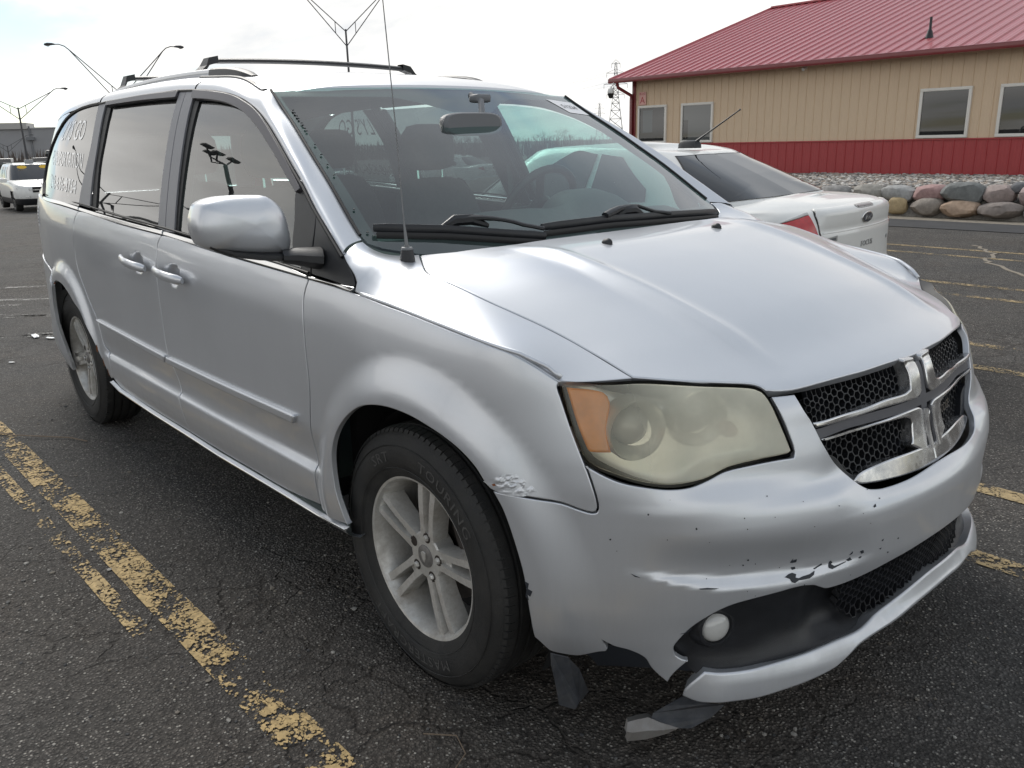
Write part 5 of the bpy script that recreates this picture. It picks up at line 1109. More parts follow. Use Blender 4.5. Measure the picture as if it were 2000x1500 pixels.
for pb, pa, hump in ((D['wiper_p'], D['wiper_p_arm'], (-.515, 1.160)), (D['wiper_d'], D['wiper_d_arm'], (.13, 1.146))):
    mb = MB(); P = spread(pb, 16); tube(mb, [wsp(y, z, .018) for y, z in P], [.009] + [.0115] * 14 + [.009], 8, sq=(.8, 1.2)); bl_ = mb.build('wiper_blade', M_BLACK, van)
    mb = MB(); tube(mb, [wsp(y, z - .010, .006) for y, z in P], .006, 6, sq=(.5, 1.6)); mb.build('wiper_rubber', M_RUBBER, bl_)
    mb = MB(); P = spread(pa, 10); tube(mb, [wsp(y, z, .030 + .012 * math.sin(math.pi * min(1, t * 1.3))) for (y, z), t in zip(P, np.linspace(0, 1, 10))], [.013, .015, .013, .010, .009, .008, .008, .008, .008, .009], 8, sq=(1.1, .8)); tube(mb, [wsp(hump[0] - .06, hump[1] + .001, .014), wsp(hump[0] - .02, hump[1] + .004, .032), wsp(hump[0] + .03, hump[1] + .002, .034), wsp(hump[0] + .08, hump[1] - .006, .018)], [.008, .017, .017, .007], 8); mb.build('wiper_arm', M_BLACK, bl_)
# --- interior
mb = MB(); dy = np.linspace(-.80, .80, 33)
def dash(x, y): return 1.058 + .035 * sstep(np.array(-x), .25, .55) + .0 * y
DR = []
for x, dz in ((-.17, -.01), (-.26, .0), (-.36, .004), (-.48, .012), (-.58, .018), (-.66, .012), (-.70, -.03), (-.72, -.16), (-.70, -.32)):
    hump = .075 * np.exp(-(((dy - .36) / .155) ** 4)) * math.exp(-(((x + .60) / .13) ** 2)) + .045 * np.exp(-((dy + .05) / .24) ** 4) * math.exp(-(((x + .62) / .12) ** 2))
    DR.append(np.stack([np.full(33, x) - .0 * dy, dy * (1 - .04 * (x > -.3)), 1.062 + dz + hump + .055 * sstep(np.full(33, -x), .28, .58)], 1))
loft(mb, DR); mb.build('dashboard', M_INT2, van)
# instrument hood
mb = MB(); ys_ = np.linspace(-.19, .21, 15); rows = []
for x, k in ((-.42, .0), (-.50, .55), (-.57, .88), (-.64, 1.0), (-.69, .97)):
    rows.append([( x, .37 + y, 1.10 + .125 * k * max(0, (1 - abs(y / .205) ** 2.6)) ** .6) for y in ys_])
loft(mb, rows); mb.build('instrument_hood', M_INT2, van)
mb = MB(); c = Vector((-.90, .375, 1.135)); Mw = Matrix.Translation(c) @ Matrix.Rotation(R_(-62), 4, 'Y')
ring_ = [(.185 * math.cos(a), .185 * math.sin(a), 0) for a in np.linspace(0, 2 * math.pi, 41)]
tube(mb, ring_, .0175, 10, cap=False); lathe(mb, [(0, .02), (.05, .018), (.065, 0), (.06, -.03)], 24)
for a in (200, 340, 270): tube(mb, [(.05 * math.cos(R_(a)), .05 * math.sin(R_(a)), 0), (.18 * math.cos(R_(a)), .18 * math.sin(R_(a)), 0)], .014, 6, sq=(1.5, .6))
mb.xf(Mw); mb.build('steering_wheel', M_BLACK, van)
def seat(x, y, parts, wdt=.52):
    st_ = MB(); box(st_, (0, 0, .68), (.52, wdt, .18), .06)
    s = st_.build('seat', M_INT, van, loc=(x, y, 0), angle=60)
    bk = MB()
    rows = []
    for h, w, xx, th in ((.62, .46, .0, .14), (.74, .50, -.02, .16), (.90, .52, -.06, .16), (1.05, .50, -.10, .15), (1.17, .44, -.135, .13), (1.23, .34, -.15, .10), (1.25, .22, -.16, .05)):
        rows.append([(-.28 + xx + th / 2 * math.cos(a) * (1 if abs(math.cos(a)) > .2 else 1), w / 2 * np.sign(math.sin(a)) * abs(math.sin(a)) ** .55, h) for a in np.linspace(0, 2 * math.pi, 25)[:-1]])
    loft(bk, rows, closed=True); b_ = bk.build('seat_back', M_INT, s, angle=60)
    hd = MB(); rows = []
    for h, w, th in ((1.285, .14, .05), (1.295, .25, .09), (1.33, .29, .115), (1.39, .30, .12), (1.45, .28, .11), (1.485, .22, .08), (1.495, .12, .04)):
        rows.append([(-.46 + th / 2 * math.cos(a), w / 2 * np.sign(math.sin(a)) * abs(math.sin(a)) ** .6, h) for a in np.linspace(0, 2 * math.pi, 25)[:-1]])
    loft(hd, rows, closed=True); hd.add([q for q in rows[0]], [tuple(range(24))[::-1]]); hd.add(rows[-1], [tuple(range(24))]); hd.build('head_restraint', M_INT, s, angle=60)
    pm = MB()
    for yy in (-.07, .07): tube(pm, [(-.45, yy, 1.22), (-.455, yy, 1.30)], .006, 8)
    pm.build('headrest_post', M_CHROME_C, s); return s
s1 = seat(-1.22, .39, 0)
for x, y in ((-1.22, -.39), (-2.15, .40), (-2.15, -.40)):
    c = copy_tree(s1, van); c.location = (x, y, 0)
mb = MB(); rows = []
for xx, k in ((-.735, .90), (-.742, 1.0), (-.775, .96), (-.79, .7)):
    rows.append([(xx + .02 * math.cos(a) * 0, -.085 + .132 * k * np.sign(math.cos(a)) * abs(math.cos(a)) ** .5, 1.470 + .040 * k * np.sign(math.sin(a)) * abs(math.sin(a)) ** .6) for a in np.linspace(0, 2 * math.pi, 33)[:-1]])
loft(mb, rows, closed=True); mb.add(rows[0], [tuple(range(32))]); tube(mb, [(-.76, -.03, 1.50), (-.80, .0, 1.55), (-.86, .0, 1.575)], .012, 8); box(mb, (-.83, .02, 1.562), (.05, .07, .03), .01); mb.build('rear_view_mirror', mat('mirror_shell', (.16, .165, .175), .5), van, angle=60)
mb = MB()
for sg in (-1, 1):
    tube(mb, [(-1.56, .80 * sg, 1.30), (-1.50, .76 * sg, 1.05), (-1.40, .72 * sg, .75)], .02, 6, sq=(1.2, .2))
mb.build('seat_belt', M_BLACK, van)
# --- lettering on the quarter windows
def decal(word, q, side):
    """q: left-bottom, right-bottom, right-top, left-top in (s,z) of the traced words"""
    v, f = text_mesh(word, 1.0, 3); v[:, :2] -= v[:, :2].min(0); v[:, :2] /= v[:, :2].max(0); q = np.array(q); t, u = v[:, 0][:, None], v[:, 1][:, None]
    uv = (1 - t) * (1 - u) * q[0] + t * (1 - u) * q[1] + t * u * q[2] + (1 - t) * u * q[3]
    P = W(uv[:, 0], uv[:, 1]) + surf_n(W, uv, -1) * .0015
    mb = MB(); mb.add(P, f); return mb
q3 = [[(4.80, 1.468), (4.36, 1.464), (4.385, 1.560), (4.705, 1.565)], [(4.955, 1.350), (4.285, 1.333), (4.305, 1.402), (4.985, 1.424)], [(4.83, 1.235), (4.31, 1.217), (4.325, 1.280), (4.87, 1.305)]]
for wd, q in zip(("LY'S GO", 'TRANSPORTATION', '248-636-3754'), q3):
    decal(wd, q, 0).build('window_lettering', M_WHITEP, van, smooth=False)
    sm = [(q[1][0], q[1][1]), (q[0][0], q[0][1]), (q[3][0], q[3][1]), (q[2][0], q[2][1])]     # on the driver side it runs the other way
    decal(wd, sm, 1).mirror().build('window_lettering', M_WHITEP, van, smooth=False)
# sticker on the windshield and tag on the rear corner
P = np.array([wsp(y, z, .0015) for y, z in ((.505, 1.572), (.560, 1.515), (.690, 1.505), (.672, 1.560))]); mb = MB(); mb.add(P, [(0, 1, 2, 3)]); stk = mb.build('windshield_sticker', M_PAPER, van)
v, f = text_mesh('51224', .040, 2, sx=1.0); ax = Vector(P[2] - P[1]).normalized(); ay = Vector(P[0] - P[1]); ay = (ay - ax * ay.dot(ax)).normalized(); c = Vector(P.mean(0)); nn_ = ax.cross(ay); nn_ = nn_ if nn_.x > 0 else -nn_
mb = MB(); mb.add([c + ax * x + ay * y + nn_ * .002 for x, y, z in v], f); mb.build('sticker_number', M_INK, stk, smooth=False)
tg_ = [(5.19, 1.02), (5.13, 1.02), (5.13, 1.13), (5.19, 1.13)]
mb = MB(); panel(mb, W, tg_, -1, step=.03, off=.002, gap=0, flange=.001, bev=0, smooth=False); tq = mb.build('paper_tag', M_PAPER, van)
mb = MB()
for k in range(5): panel(mb, W, [(5.18, 1.035 + .018 * k), (5.14, 1.035 + .018 * k), (5.14, 1.043 + .018 * k), (5.18, 1.043 + .018 * k)], -1, step=.03, off=.0035, gap=0, flange=.0005, bev=0, smooth=False)
mb.build('tag_print', M_INK, tq)
# ------------------------------------------------------------------ ground
def asphalt():
    m = bpy.data.materials.new('asphalt'); m.use_nodes = True; nt = m.node_tree; N = nt.nodes.new; L = nt.links.new; p = nt.nodes['Principled BSDF']
    tc = N('ShaderNodeTexCoord'); P = tc.outputs['Object']
    def noise(sc, det=5, ro=.6, vec=P):
        n = N('ShaderNodeTexNoise'); n.inputs['Scale'].default_value = sc; n.inputs['Detail'].default_value = det; n.inputs['Roughness'].default_value = ro; L(vec, n.inputs['Vector']); return n
    def vor(sc, feat='F1', vec=P, rnd=1.0):
        n = N('ShaderNodeTexVoronoi'); n.inputs['Scale'].default_value = sc; n.feature = feat; n.inputs['Randomness'].default_value = rnd; L(vec, n.inputs['Vector']); return n
    def mr(v, a, b, c, d, st='LINEAR'):
        r = N('ShaderNodeMapRange'); r.interpolation_type = st; L(v, r.inputs[0])
        for i, x in enumerate((a, b, c, d)): r.inputs[i + 1].default_value = x
        return r.outputs[0]
    def ma(op, a, b):
        q = N('ShaderNodeMath'); q.operation = op
        for i, v in enumerate((a, b)):
            if isinstance(v, (int, float)): q.inputs[i].default_value = v
            else: L(v, q.inputs[i])
        return q.outputs[0]
    def mix(f, a, b):
        x = N('ShaderNodeMix'); x.data_type = 'RGBA'; L(f, x.inputs[0])
        for i, v in ((6, a), (7, b)):
            if isinstance(v, tuple): x.inputs[i].default_value = (*v, 1)
            else: L(v, x.inputs[i])
        return x.outputs[2]
    # warped coordinates for cracks
    wn = noise(1.3, 5, .65); wv = N('ShaderNodeVectorMath'); wv.operation = 'SCALE'; L(wn.outputs['Color'], wv.inputs[0]); wv.inputs['Scale'].default_value = .55
    wa = N('ShaderNodeVectorMath'); wa.operation = 'ADD'; L(P, wa.inputs[0]); L(wv.outputs[0], wa.inputs[1])
    big, mid = noise(.28, 4).outputs[0], noise(1.7, 6, .65).outputs[0]
    base = mix(mr(mid, .32, .68, 0, 1), (.080, .077, .074), (.140, .131, .122))
    base = mix(mr(big, .42, .62, 0, .75), base, (.115, .100, .086))
    # brown silt
    silt = noise(.9, 7, .7).outputs[0]; base = mix(mr(silt, .52, .70, 0, .55), base, (.120, .092, .070))
    # aggregate: closely packed stones, each with its own grey and height, some pale ones worn free of tar
    v1, v2 = vor(105), vor(240); sepc = N('ShaderNodeSeparateColor'); L(v1.outputs['Color'], sepc.inputs[0]); sep2 = N('ShaderNodeSeparateColor'); L(v2.outputs['Color'], sep2.inputs[0])
    wear = mr(noise(2.2, 6, .7).outputs[0], .34, .66, .93, .62)
    g1 = ma('MULTIPLY', mr(sepc.outputs[1], 0, 1, .55, 1.45), mr(v1.outputs['Distance'], .20, .62, 1.12, .45)); g1 = ma('MULTIPLY', g1, mr(sep2.outputs[0], 0, 1, .75, 1.25))
    gs = N('ShaderNodeVectorMath'); gs.operation = 'SCALE'; L(base, gs.inputs[0]); L(g1, gs.inputs['Scale']); base = gs.outputs[0]
    stone = mix(sepc.outputs[2], (.16, .152, .14), (.40, .375, .335))
    vis2 = ma('MULTIPLY', ma('GREATER_THAN', sepc.outputs[0], wear), mr(v1.outputs['Distance'], .30, .42, 1, 0)); base = mix(vis2, base, stone)
    # cracks: alligator cells where the lot is worn, plus a few long ones
    vc = vor(4.2, 'DISTANCE_TO_EDGE', wa.outputs[0]); vl = vor(.55, 'DISTANCE_TO_EDGE', wa.outputs[0])
    zone = mr(noise(.42, 3).outputs[0], .47, .60, 0, 1)
    c1 = ma('MULTIPLY', mr(vc.outputs['Distance'], .0, .045, .85, 0), zone); c2 = ma('MULTIPLY', mr(vl.outputs['Distance'], .0, .012, .9, 0), mr(silt, .40, .56, 0, .8))
    cr = ma('MAXIMUM', c1, c2); base = mix(ma('MULTIPLY', cr, .75), base, (.030, .024, .020))
    L(base, p.inputs['Base Color']); p.inputs['Roughness'].default_value = .86; p.inputs['Specular IOR Level'].default_value = .35
    h = ma('MULTIPLY', mr(v1.outputs['Distance'], .10, .62, 1, 0, 'SMOOTHSTEP'), mr(sepc.outputs[1], 0, 1, .45, 1.0)); h = ma('ADD', h, ma('MULTIPLY', mr(v2.outputs['Distance'], 0, .5, 1, 0), .25)); h = ma('ADD', h, ma('MULTIPLY', cr, -1.6)); h = ma('ADD', h, ma('MULTIPLY', mid, 1.5))
    b = N('ShaderNodeBump'); b.inputs['Strength'].default_value = 1.0; b.inputs['Distance'].default_value = .008; L(h, b.inputs['Height']); L(b.outputs[0], p.inputs['Normal'])
    return m
def gz(x):
    """the lot falls away gently behind the minivan"""
    return float(np.interp(x, [-45, -30, -16, -9], [-.82, -.68, -.22, 0.]))
gxs = [-1500, -45, -37, -30, -25, -20, -16, -12.5, -9, 1500]
mb = MB(); loft(mb, [[(x, -1500, gz(x)), (x, 1500, gz(x))] for x in gxs], flip=True)
tag(mb.build('ground', asphalt(), None), kind='structure')
def line_mat(name, col, keep, sc=1.0):
    """road paint worn away in flakes and along the cracks"""
    m = bpy.data.materials.new(name); m.use_nodes = True; nt = m.node_tree; N = nt.nodes.new; L = nt.links.new; p = nt.nodes['Principled BSDF']; out = nt.nodes['Material Output']
    tc = N('ShaderNodeTexCoord'); n1 = N('ShaderNodeTexNoise'); n1.inputs['Scale'].default_value = 9 * sc; n1.inputs['Detail'].default_value = 9; n1.inputs['Roughness'].default_value = .72; L(tc.outputs['Object'], n1.inputs['Vector'])
    n2 = N('ShaderNodeTexNoise'); n2.inputs['Scale'].default_value = 2.2; n2.inputs['Detail'].default_value = 3; L(tc.outputs['Object'], n2.inputs['Vector'])
    v = N('ShaderNodeTexVoronoi'); v.feature = 'DISTANCE_TO_EDGE'; v.inputs['Scale'].default_value = 13
    wv = N('ShaderNodeVectorMath'); wv.operation = 'SCALE'; L(n1.outputs['Color'], wv.inputs[0]); wv.inputs['Scale'].default_value = .10; wa = N('ShaderNodeVectorMath'); wa.operation = 'ADD'; L(tc.outputs['Object'], wa.inputs[0]); L(wv.outputs[0], wa.inputs[1]); L(wa.outputs[0], v.inputs['Vector'])
    a = N('ShaderNodeMath'); a.operation = 'MULTIPLY_ADD'; L(n2.outputs[0], a.inputs[0]); a.inputs[1].default_value = .55; L(n1.outputs[0], a.inputs[2])
    cr = N('ShaderNodeMapRange'); L(v.outputs['Distance'], cr.inputs[0]); cr.inputs[1].default_value = .010; cr.inputs[2].default_value = .026
    vs_ = N('ShaderNodeTexVoronoi'); vs_.inputs['Scale'].default_value = 105; L(tc.outputs['Object'], vs_.inputs['Vector']); sc_ = N('ShaderNodeSeparateColor'); L(vs_.outputs['Color'], sc_.inputs[0])
    a3 = N('ShaderNodeMath'); a3.operation = 'MULTIPLY_ADD'; L(sc_.outputs[0], a3.inputs[0]); a3.inputs[1].default_value = .20; L(a.outputs[0], a3.inputs[2])
    a4 = N('ShaderNodeMath'); a4.operation = 'MULTIPLY_ADD'; L(vs_.outputs['Distance'], a4.inputs[0]); a4.inputs[1].default_value = -.16; L(a3.outputs[0], a4.inputs[2])
    r = N('ShaderNodeMapRange'); L(a4.outputs[0], r.inputs[0]); r.inputs[1].default_value = keep + .03; r.inputs[2].default_value = keep + .05
    mu = N('ShaderNodeMath'); mu.operation = 'MULTIPLY'; L(r.outputs[0], mu.inputs[0]); L(cr.outputs[0], mu.inputs[1])
    n3 = N('ShaderNodeTexNoise'); n3.inputs['Scale'].default_value = 60; n3.inputs['Detail'].default_value = 5; L(tc.outputs['Object'], n3.inputs['Vector']); rr = N('ShaderNodeMapRange'); L(n3.outputs[0], rr.inputs[0]); rr.inputs[1].default_value = .3; rr.inputs[2].default_value = .7; rr.inputs[3].default_value = .66; rr.inputs[4].default_value = 1.2
    s = N('ShaderNodeVectorMath'); s.operation = 'SCALE'; s.inputs[0].default_value = col; L(rr.outputs[0], s.inputs['Scale']); L(s.outputs[0], p.inputs['Base Color']); p.inputs['Roughness'].default_value = .8
    bp = N('ShaderNodeBump'); bp.inputs['Strength'].default_value = .8; bp.inputs['Distance'].default_value = .004; L(n3.outputs[0], bp.inputs['Height']); L(bp.outputs[0], p.inputs['Normal'])
    tr = N('ShaderNodeBsdfTransparent'); mx = N('ShaderNodeMixShader'); L(mu.outputs[0], mx.inputs[0]); L(tr.outputs[0], mx.inputs[1]); L(p.outputs[0], mx.inputs[2]); L(mx.outputs[0], out.inputs[0])
    return m
Y1 = line_mat('yellow_paint', (.52, .37, .17), .765); Y2 = line_mat('yellow_paint_faded', (.36, .27, .14), .755); Wl = line_mat('white_paint_faded', (.30, .29, .27), .765)
def strip(name, a, b, w, m):
    a, b = Vector(a), Vector(b); d = (b - a).normalized(); n = Vector((-d.y, d.x)) * w / 2; k = 12
    mb = MB(); vs = []
    for i in range(k + 1): c = a.lerp(b, i / k); vs += [(c.x + n.x, c.y + n.y, .004), (c.x - n.x, c.y - n.y, .004)]
    mb.add(vs, [(2 * i, 2 * i + 1, 2 * i + 3, 2 * i + 2) for i in range(k)]); return tag(mb.build(name, m, None, smooth=False), kind='structure')
for y, w in ((-1.335, .115),): strip('parking_line', (-3.6, y - .02), (2.6, y + .06), w, Y1)
strip('parking_line', (-2.7, -1.475), (-.75, -1.44), .055, line_mat('yellow_paint_offset', (.50, .36, .17), .80))
for y in (.83, 1.45, 3.36, 3.95, 5.72, 6.30, 8.2, 8.8): strip('parking_line', (-4.2, y), (2.6, y), .10, Y2)
for k in range(6): strip('parking_line', (-5.6 - k * .78 - (.3 if k else 0), -.25 - .05 * k), (-8.4 - k * .78, -4.6), .10, Wl)
for a, b in (((-6.6, -1.8), (-4.9, .68)), ((-7.6, -1.2), (-6.2, .1)), ((-8.6, -1.2), (-7.0, .6)), ((-9.6, -1.2), (-7.9, .9))): strip('parking_line', a, b, .10, Wl)
# loose stones on the worn asphalt
rng = np.random.default_rng(5); random.seed(5)
def rock_mesh(seed, sub=1, jag=.25, flat=.6):
    r = random.Random(seed); bm = bmesh.new(); bmesh.ops.create_icosphere(bm, subdivisions=sub, radius=1)
    for v in bm.verts: v.co *= 1 + r.uniform(-jag, jag); v.co.z *= flat
    bm.verts.index_update(); V = np.array([v.co[:] for v in bm.verts]); F = [tuple(x.index for x in f.verts) for f in bm.faces]; bm.free(); return V, F
rocks = [rock_mesh(i) for i in range(6)]
def scatter(name, n, posf, size, mats, kind='stuff', lift=.3):
    mb = MB(); fm = []
    for i in range(n):
        x, y, z = posf(i); s = size() ; V, F = rocks[i % 6]; a = rng.uniform(0, 6.28); c, q = math.cos(a), math.sin(a)
        P = V * s * np.array([rng.uniform(.7, 1.3), 1, rng.uniform(.6, 1.1)]); P = np.stack([P[:, 0] * c - P[:, 1] * q + x, P[:, 0] * q + P[:, 1] * c + y, P[:, 2] + z + s * lift], 1)
        mb.add(P, F); fm += [int(rng.integers(len(mats)))] * len(F)
    o = mb.build(name, mats, None, smooth=False); o.data.polygons.foreach_set('material_index', fm); return tag(o, kind=kind)
PB = [mat('pebble_grey', (.10, .098, .094), .85, var=.3, vscale=60), mat('pebble_tan', (.17, .15, .125), .85, var=.3, vscale=60), mat('pebble_pale', (.30, .285, .26), .85, var=.25, vscale=60), mat('pebble_dark', (.05, .05, .052), .85)]
def pp(i):
    while True:
        x, y = rng.uniform(-3.6, 2.2), rng.uniform(-2.6, .5)
        if rng.random() < .35 + .65 * (math.sin(x * 3.1 + 1.3 * math.sin(y * 4)) * math.cos(y * 3.7 + x) > .1): return x, y, 0.
scatter('loose_grit', 7000, pp, lambda: float(rng.gamma(1.5, .0011) + .0016), PB)
for i, (x, y, s) in enumerate(((-5.72, -.62, .05), (-5.55, -.55, .035), (-4.9, -.95, .02))):
    mb = MB(); V, F = rock_mesh(40 + i, 1, .2, .35); mb.add(V * s * [1.6, .6, .5] + [0, 0, s * .2], F); tag(mb.build('litter_scrap', M_WHITEP, None, smooth=False, loc=(x, y, .004), rot=(0, 0, .4 * i)), ['largest white plastic scrap on the faded line behind the rear wheel', 'middle white plastic scrap on the faded line behind the rear wheel', 'small white plastic scrap nearest the yellow parking line'][i], 'litter')
for nm, P, r, lb in (('dry_twig', [(-3.35, -1.42, .008), (-3.1, -1.30, .012), (-2.85, -1.10, .010), (-2.74, -1.05, .006)], .003, 'thin dry twig on the asphalt near the rear wheel'), ('wire_scrap', [(.20, -1.08, .006), (.27, -1.03, .014), (.33, -1.05, .010), (.36, -1.12, .005)], .0016, 'short curled wire on the asphalt by the front wheel')):
    mb = MB(); tube(mb, P, r, 5); tag(mb.build(nm, mat('dry_wood', (.16, .12, .085), .9), None), lb, 'twig' if 'twig' in nm else 'wire')
# ------------------------------------------------------------------ sedans and SUVs built from rings of sections
def car_shell(plan, rows):
    """plan: half outline (x,y>=0) from front to rear; rows: (z or function of x, inset, yscale)"""
    P = np.array(plan, float); full = np.vstack([P, (P * [1, -1])[::-1]]); out = []; ori = 1 if poly_area(full) < 0 else -1
    c = np.array([P[:, 0].mean(), 0])
    for zf, ins, sc in rows:
        Q = (inset(full[::-1], ins)[::-1] if ori > 0 else inset(full, ins)) if ins else full.copy()
        Q = (Q - c) * np.array(sc) + c
        z = np.array([zf(x) if callable(zf) else zf for x in full[:, 0]]); out.append(np.stack([Q[:, 0], Q[:, 1], z], 1))
    return out
def dense(P, n=6):
    P = np.array(P, float); t = np.r_[0, np.cumsum(np.linalg.norm(np.diff(P, axis=0), axis=1))]; f = spline(t, P); return f(np.linspace(0, t[-1], (len(P) - 1) * n + 1))
def quadgrid(c, n=8, bow=0., m=8):
    """bilinear patch through four corners (bl, br, tr, tl) bowed outwards"""
    c = [np.array(q, float) for q in c]; nrm = np.cross(c[1] - c[0], c[3] - c[0]); nrm /= np.linalg.norm(nrm) + 1e-9; R = []
    for j in np.linspace(0, 1, m):
        R.append([(1 - i) * (1 - j) * c[0] + i * (1 - j) * c[1] + i * j * c[2] + (1 - i) * j * c[3] + nrm * bow * 4 * (i * (1 - i)) for i in np.linspace(0, 1, n)])
    return R
def simple_wheel(root, x, y, r, dark=False, w=.21):
    sg = -1 if y < 0 else 1; M = Matrix.Translation((x, y - sg * .02, r)) @ (MOUT if sg < 0 else Matrix.Rotation(math.pi, 4, 'Z') @ MOUT)
    t = MB(); lathe(t, [(r * .62, .0), (r * .66, .012), (r * .85, .016), (r * .96, .0), (r, -.03), (r, -w + .03), (r * .95, -w), (r * .6, -w)][::-1], 36); t.xf(M); wh = t.build('wheel', M_TYRE, root)
    t = MB(); lathe(t, [(r * .58, -.05), (r * .60, .0), (r * .64, .006), (r * .65, -.004)][::-1], 36); lathe(t, [(0, .0), (r * .16, .0), (r * .16, -.03)][::-1], 18)
    for k in range(5):
        i0 = len(t.v); box(t, (r * .36, 0, -.012), (r * .54, r * .17, .024), .004); t.xf(Matrix.Rotation(R_(72 * k + 18), 4, 'Z'), i0)
    t.xf(M); t.build('rim', M_BLACK if dark else M_RIM, wh)
    t = MB(); lathe(t, [(0, -.06), (r * .6, -.06)][::-1], 24); t.xf(M); t.build('wheel_back', M_DARK, wh)
M_TINT = mat('dark_car_glass', (.012, .014, .018), .03, spec=.9); M_SEAM = mat('panel_seam', (.03, .03, .03), .8)
def make_sedan(pm, label, group, detail=True):
    """compact saloon; local x = 0 at the rear bumper, the nose towards -x"""
    root = thing('parked_sedan', label, 'car', group=group)
    n = 75; S1 = np.concatenate([np.linspace(0, 1.3, 40), np.linspace(1.3, SEDMAX, 36)[1:]]); SS = np.concatenate([S1, -S1[::-1][1:-1]])
    zr = [.17, .22, .26, .30, .36, .42, .48, .54, .58, .60, .62, .64, .67, .72, .78, .84, .88, .91, .935, .955, .97, .985, .995, 1.0]
    def ztop(x): return float(np.interp(x, [-4.2, -3.9, -3.1, -2.2, -1.0, -.5, -.1], [.70, .76, .87, .925, .955, .975, 1.0]))
    rows = []
    for z in zr:
        xs_ = np.interp(np.abs(SS), STT, SP[:, 0]); zz = np.array([z if z < .6 else .6 + (z - .6) * (ztop(x) - .6) / .4 for x in xs_])
        rows.append(SED(SS, zz))
    top = rows[-1]; c = np.array([-2.05, 0])
    for k, dz in ((.965, .012), (.92, .022), (.84, .032), (.7, .042)):
        q = top.copy(); q[:, 1] *= k; q[:, 0] = c[0] + (top[:, 0] - c[0]) * (1 - (1 - k) * .40); q[:, 2] += dz; rows.append(q)
    q = rows[-1].copy(); q[:, 1] *= .02; q[:, 2] += .01; rows.append(q)
    mb = MB(); loft(mb, rows, closed=True, flip=True); V = np.array(mb.v)
    AX = ((-.93, .290), (-3.385, .290))
    mb.f = [f for f in mb.f if not any(math.hypot(V[list(f)].mean(0)[0] - ax, V[list(f)].mean(0)[2] - az) < .325 and abs(V[list(f)].mean(0)[1]) > .6 for ax, az in AX)]
    mb.build('body', pm, root, angle=32)
    ub = MB(); box(ub, (-2.1, 0, .32), (3.7, 1.24, .25), .05)
    for ax, az in AX:
        i0 = len(ub.v); lathe(ub, [(.35, -.77), (.35, .77)], 24, a0=0, a1=math.pi); ub.xf(MOUT, i0); ub.xf(Matrix.Translation((ax, 0, .29)), i0)
    ub.build('underbody', M_DARK, root)
    # greenhouse
    B0 = dense([(-3.05, 0), (-2.98, .30), (-2.80, .57), (-2.58, .672), (-2.0, .705), (-1.3, .70), (-.92, .675), (-.64, .63), (-.505, .55), (-.465, .3), (-.455, 0)], 6)
    T0 = dense([(-2.28, 0), (-2.26, .26), (-2.20, .44), (-2.10, .50), (-1.9, .52), (-1.55, .525), (-1.32, .515), (-1.18, .49), (-1.11, .44), (-1.06, .25), (-1.05, 0)], 6)
    def zb(x): return float(np.interp(x, [-3.05, -2.5, -1.0, -.6, -.46], [.925, .955, .985, 1.022, 1.042]))
    def zt(x): return float(np.interp(x, [-2.28, -2.1, -1.7, -1.3, -1.05], [1.318, 1.340, 1.348, 1.332, 1.298]))
    full = lambda P: np.vstack([P, (P * [1, -1])[::-1]])
    b_, t_ = full(B0), full(T0); rowsG = []
    for k in np.linspace(0, 1, 7):
        xy = b_ * (1 - k) + t_ * k; bow = .022 * math.sin(math.pi * k); cc = np.array([-1.8, 0]); d = xy - cc; xy = xy + d / np.linalg.norm(d, axis=1, keepdims=True) * bow
        rowsG.append(np.c_[xy, np.array([zb(x) for x in b_[:, 0]]) * (1 - k) + np.array([zt(x) for x in t_[:, 0]]) * k])
    skirt = rowsG[0].copy(); skirt[:, 2] -= .06; skirt[:, :2] += (skirt[:, :2] - np.array([-1.8, 0])) * .03
    tc_ = np.array([-1.66, 0]); allG = [skirt] + rowsG
    for sc, dz in ((.955, .010), (.85, .018), (.6, .026), (.3, .030), (.02, .031)): allG.append(np.c_[(t_ - tc_) * sc + tc_, np.array([zt(x) for x in t_[:, 0]]) + dz])
    mb = MB(); loft(mb, allG, closed=True); mb.build('roof', pm, root, angle=50)
    G = np.array(rowsG); N1 = len(B0) - 1; cen = np.array([-1.8, 0, 1.0])
    def Gs(i, k):
        i = np.asarray(i, float); k = np.asarray(k, float); i0 = np.clip(i.astype(int), 0, G.shape[1] - 2); k0 = np.clip(k.astype(int), 0, 5); a = (i - i0)[:, None]; b = (k - k0)[:, None]
        return (G[k0, i0] * (1 - a) + G[k0, i0 + 1] * a) * (1 - b) + (G[k0 + 1, i0] * (1 - a) + G[k0 + 1, i0 + 1] * a) * b
    def pane(name, poly, m=M_TINT, out=.009, frame=True):
        for mir_ in ((0, 1) if name != 'rear_window' else (0,)):
            P = smooth_closed(np.array(poly, float), .5, 40); cp_ = P.mean(0)
            if mir_: P = np.stack([2 * N1 + 1 - P[:, 0], P[:, 1]], 1); cp_ = P.mean(0)
            def ring_(k, o):
                Q = cp_ + (P - cp_) * k; X = Gs(Q[:, 0], Q[:, 1]); d = X - cen; d[:, 2] *= .5; return X + d / np.linalg.norm(d, axis=1, keepdims=True) * o
            mb = MB(); loft(mb, [ring_(k, out) for k in (1, .97, .92, .86, .78, .68, .56, .42, .28, .14, .02)], closed=True); w = mb.build(name, m, root, angle=80)
            if frame: mb = MB(); loft(mb, [ring_(1.0, -.01), ring_(1.0, out + .001), ring_(.985, out + .0015)], closed=True); mb.build('window_seal', M_RUBBER, w)
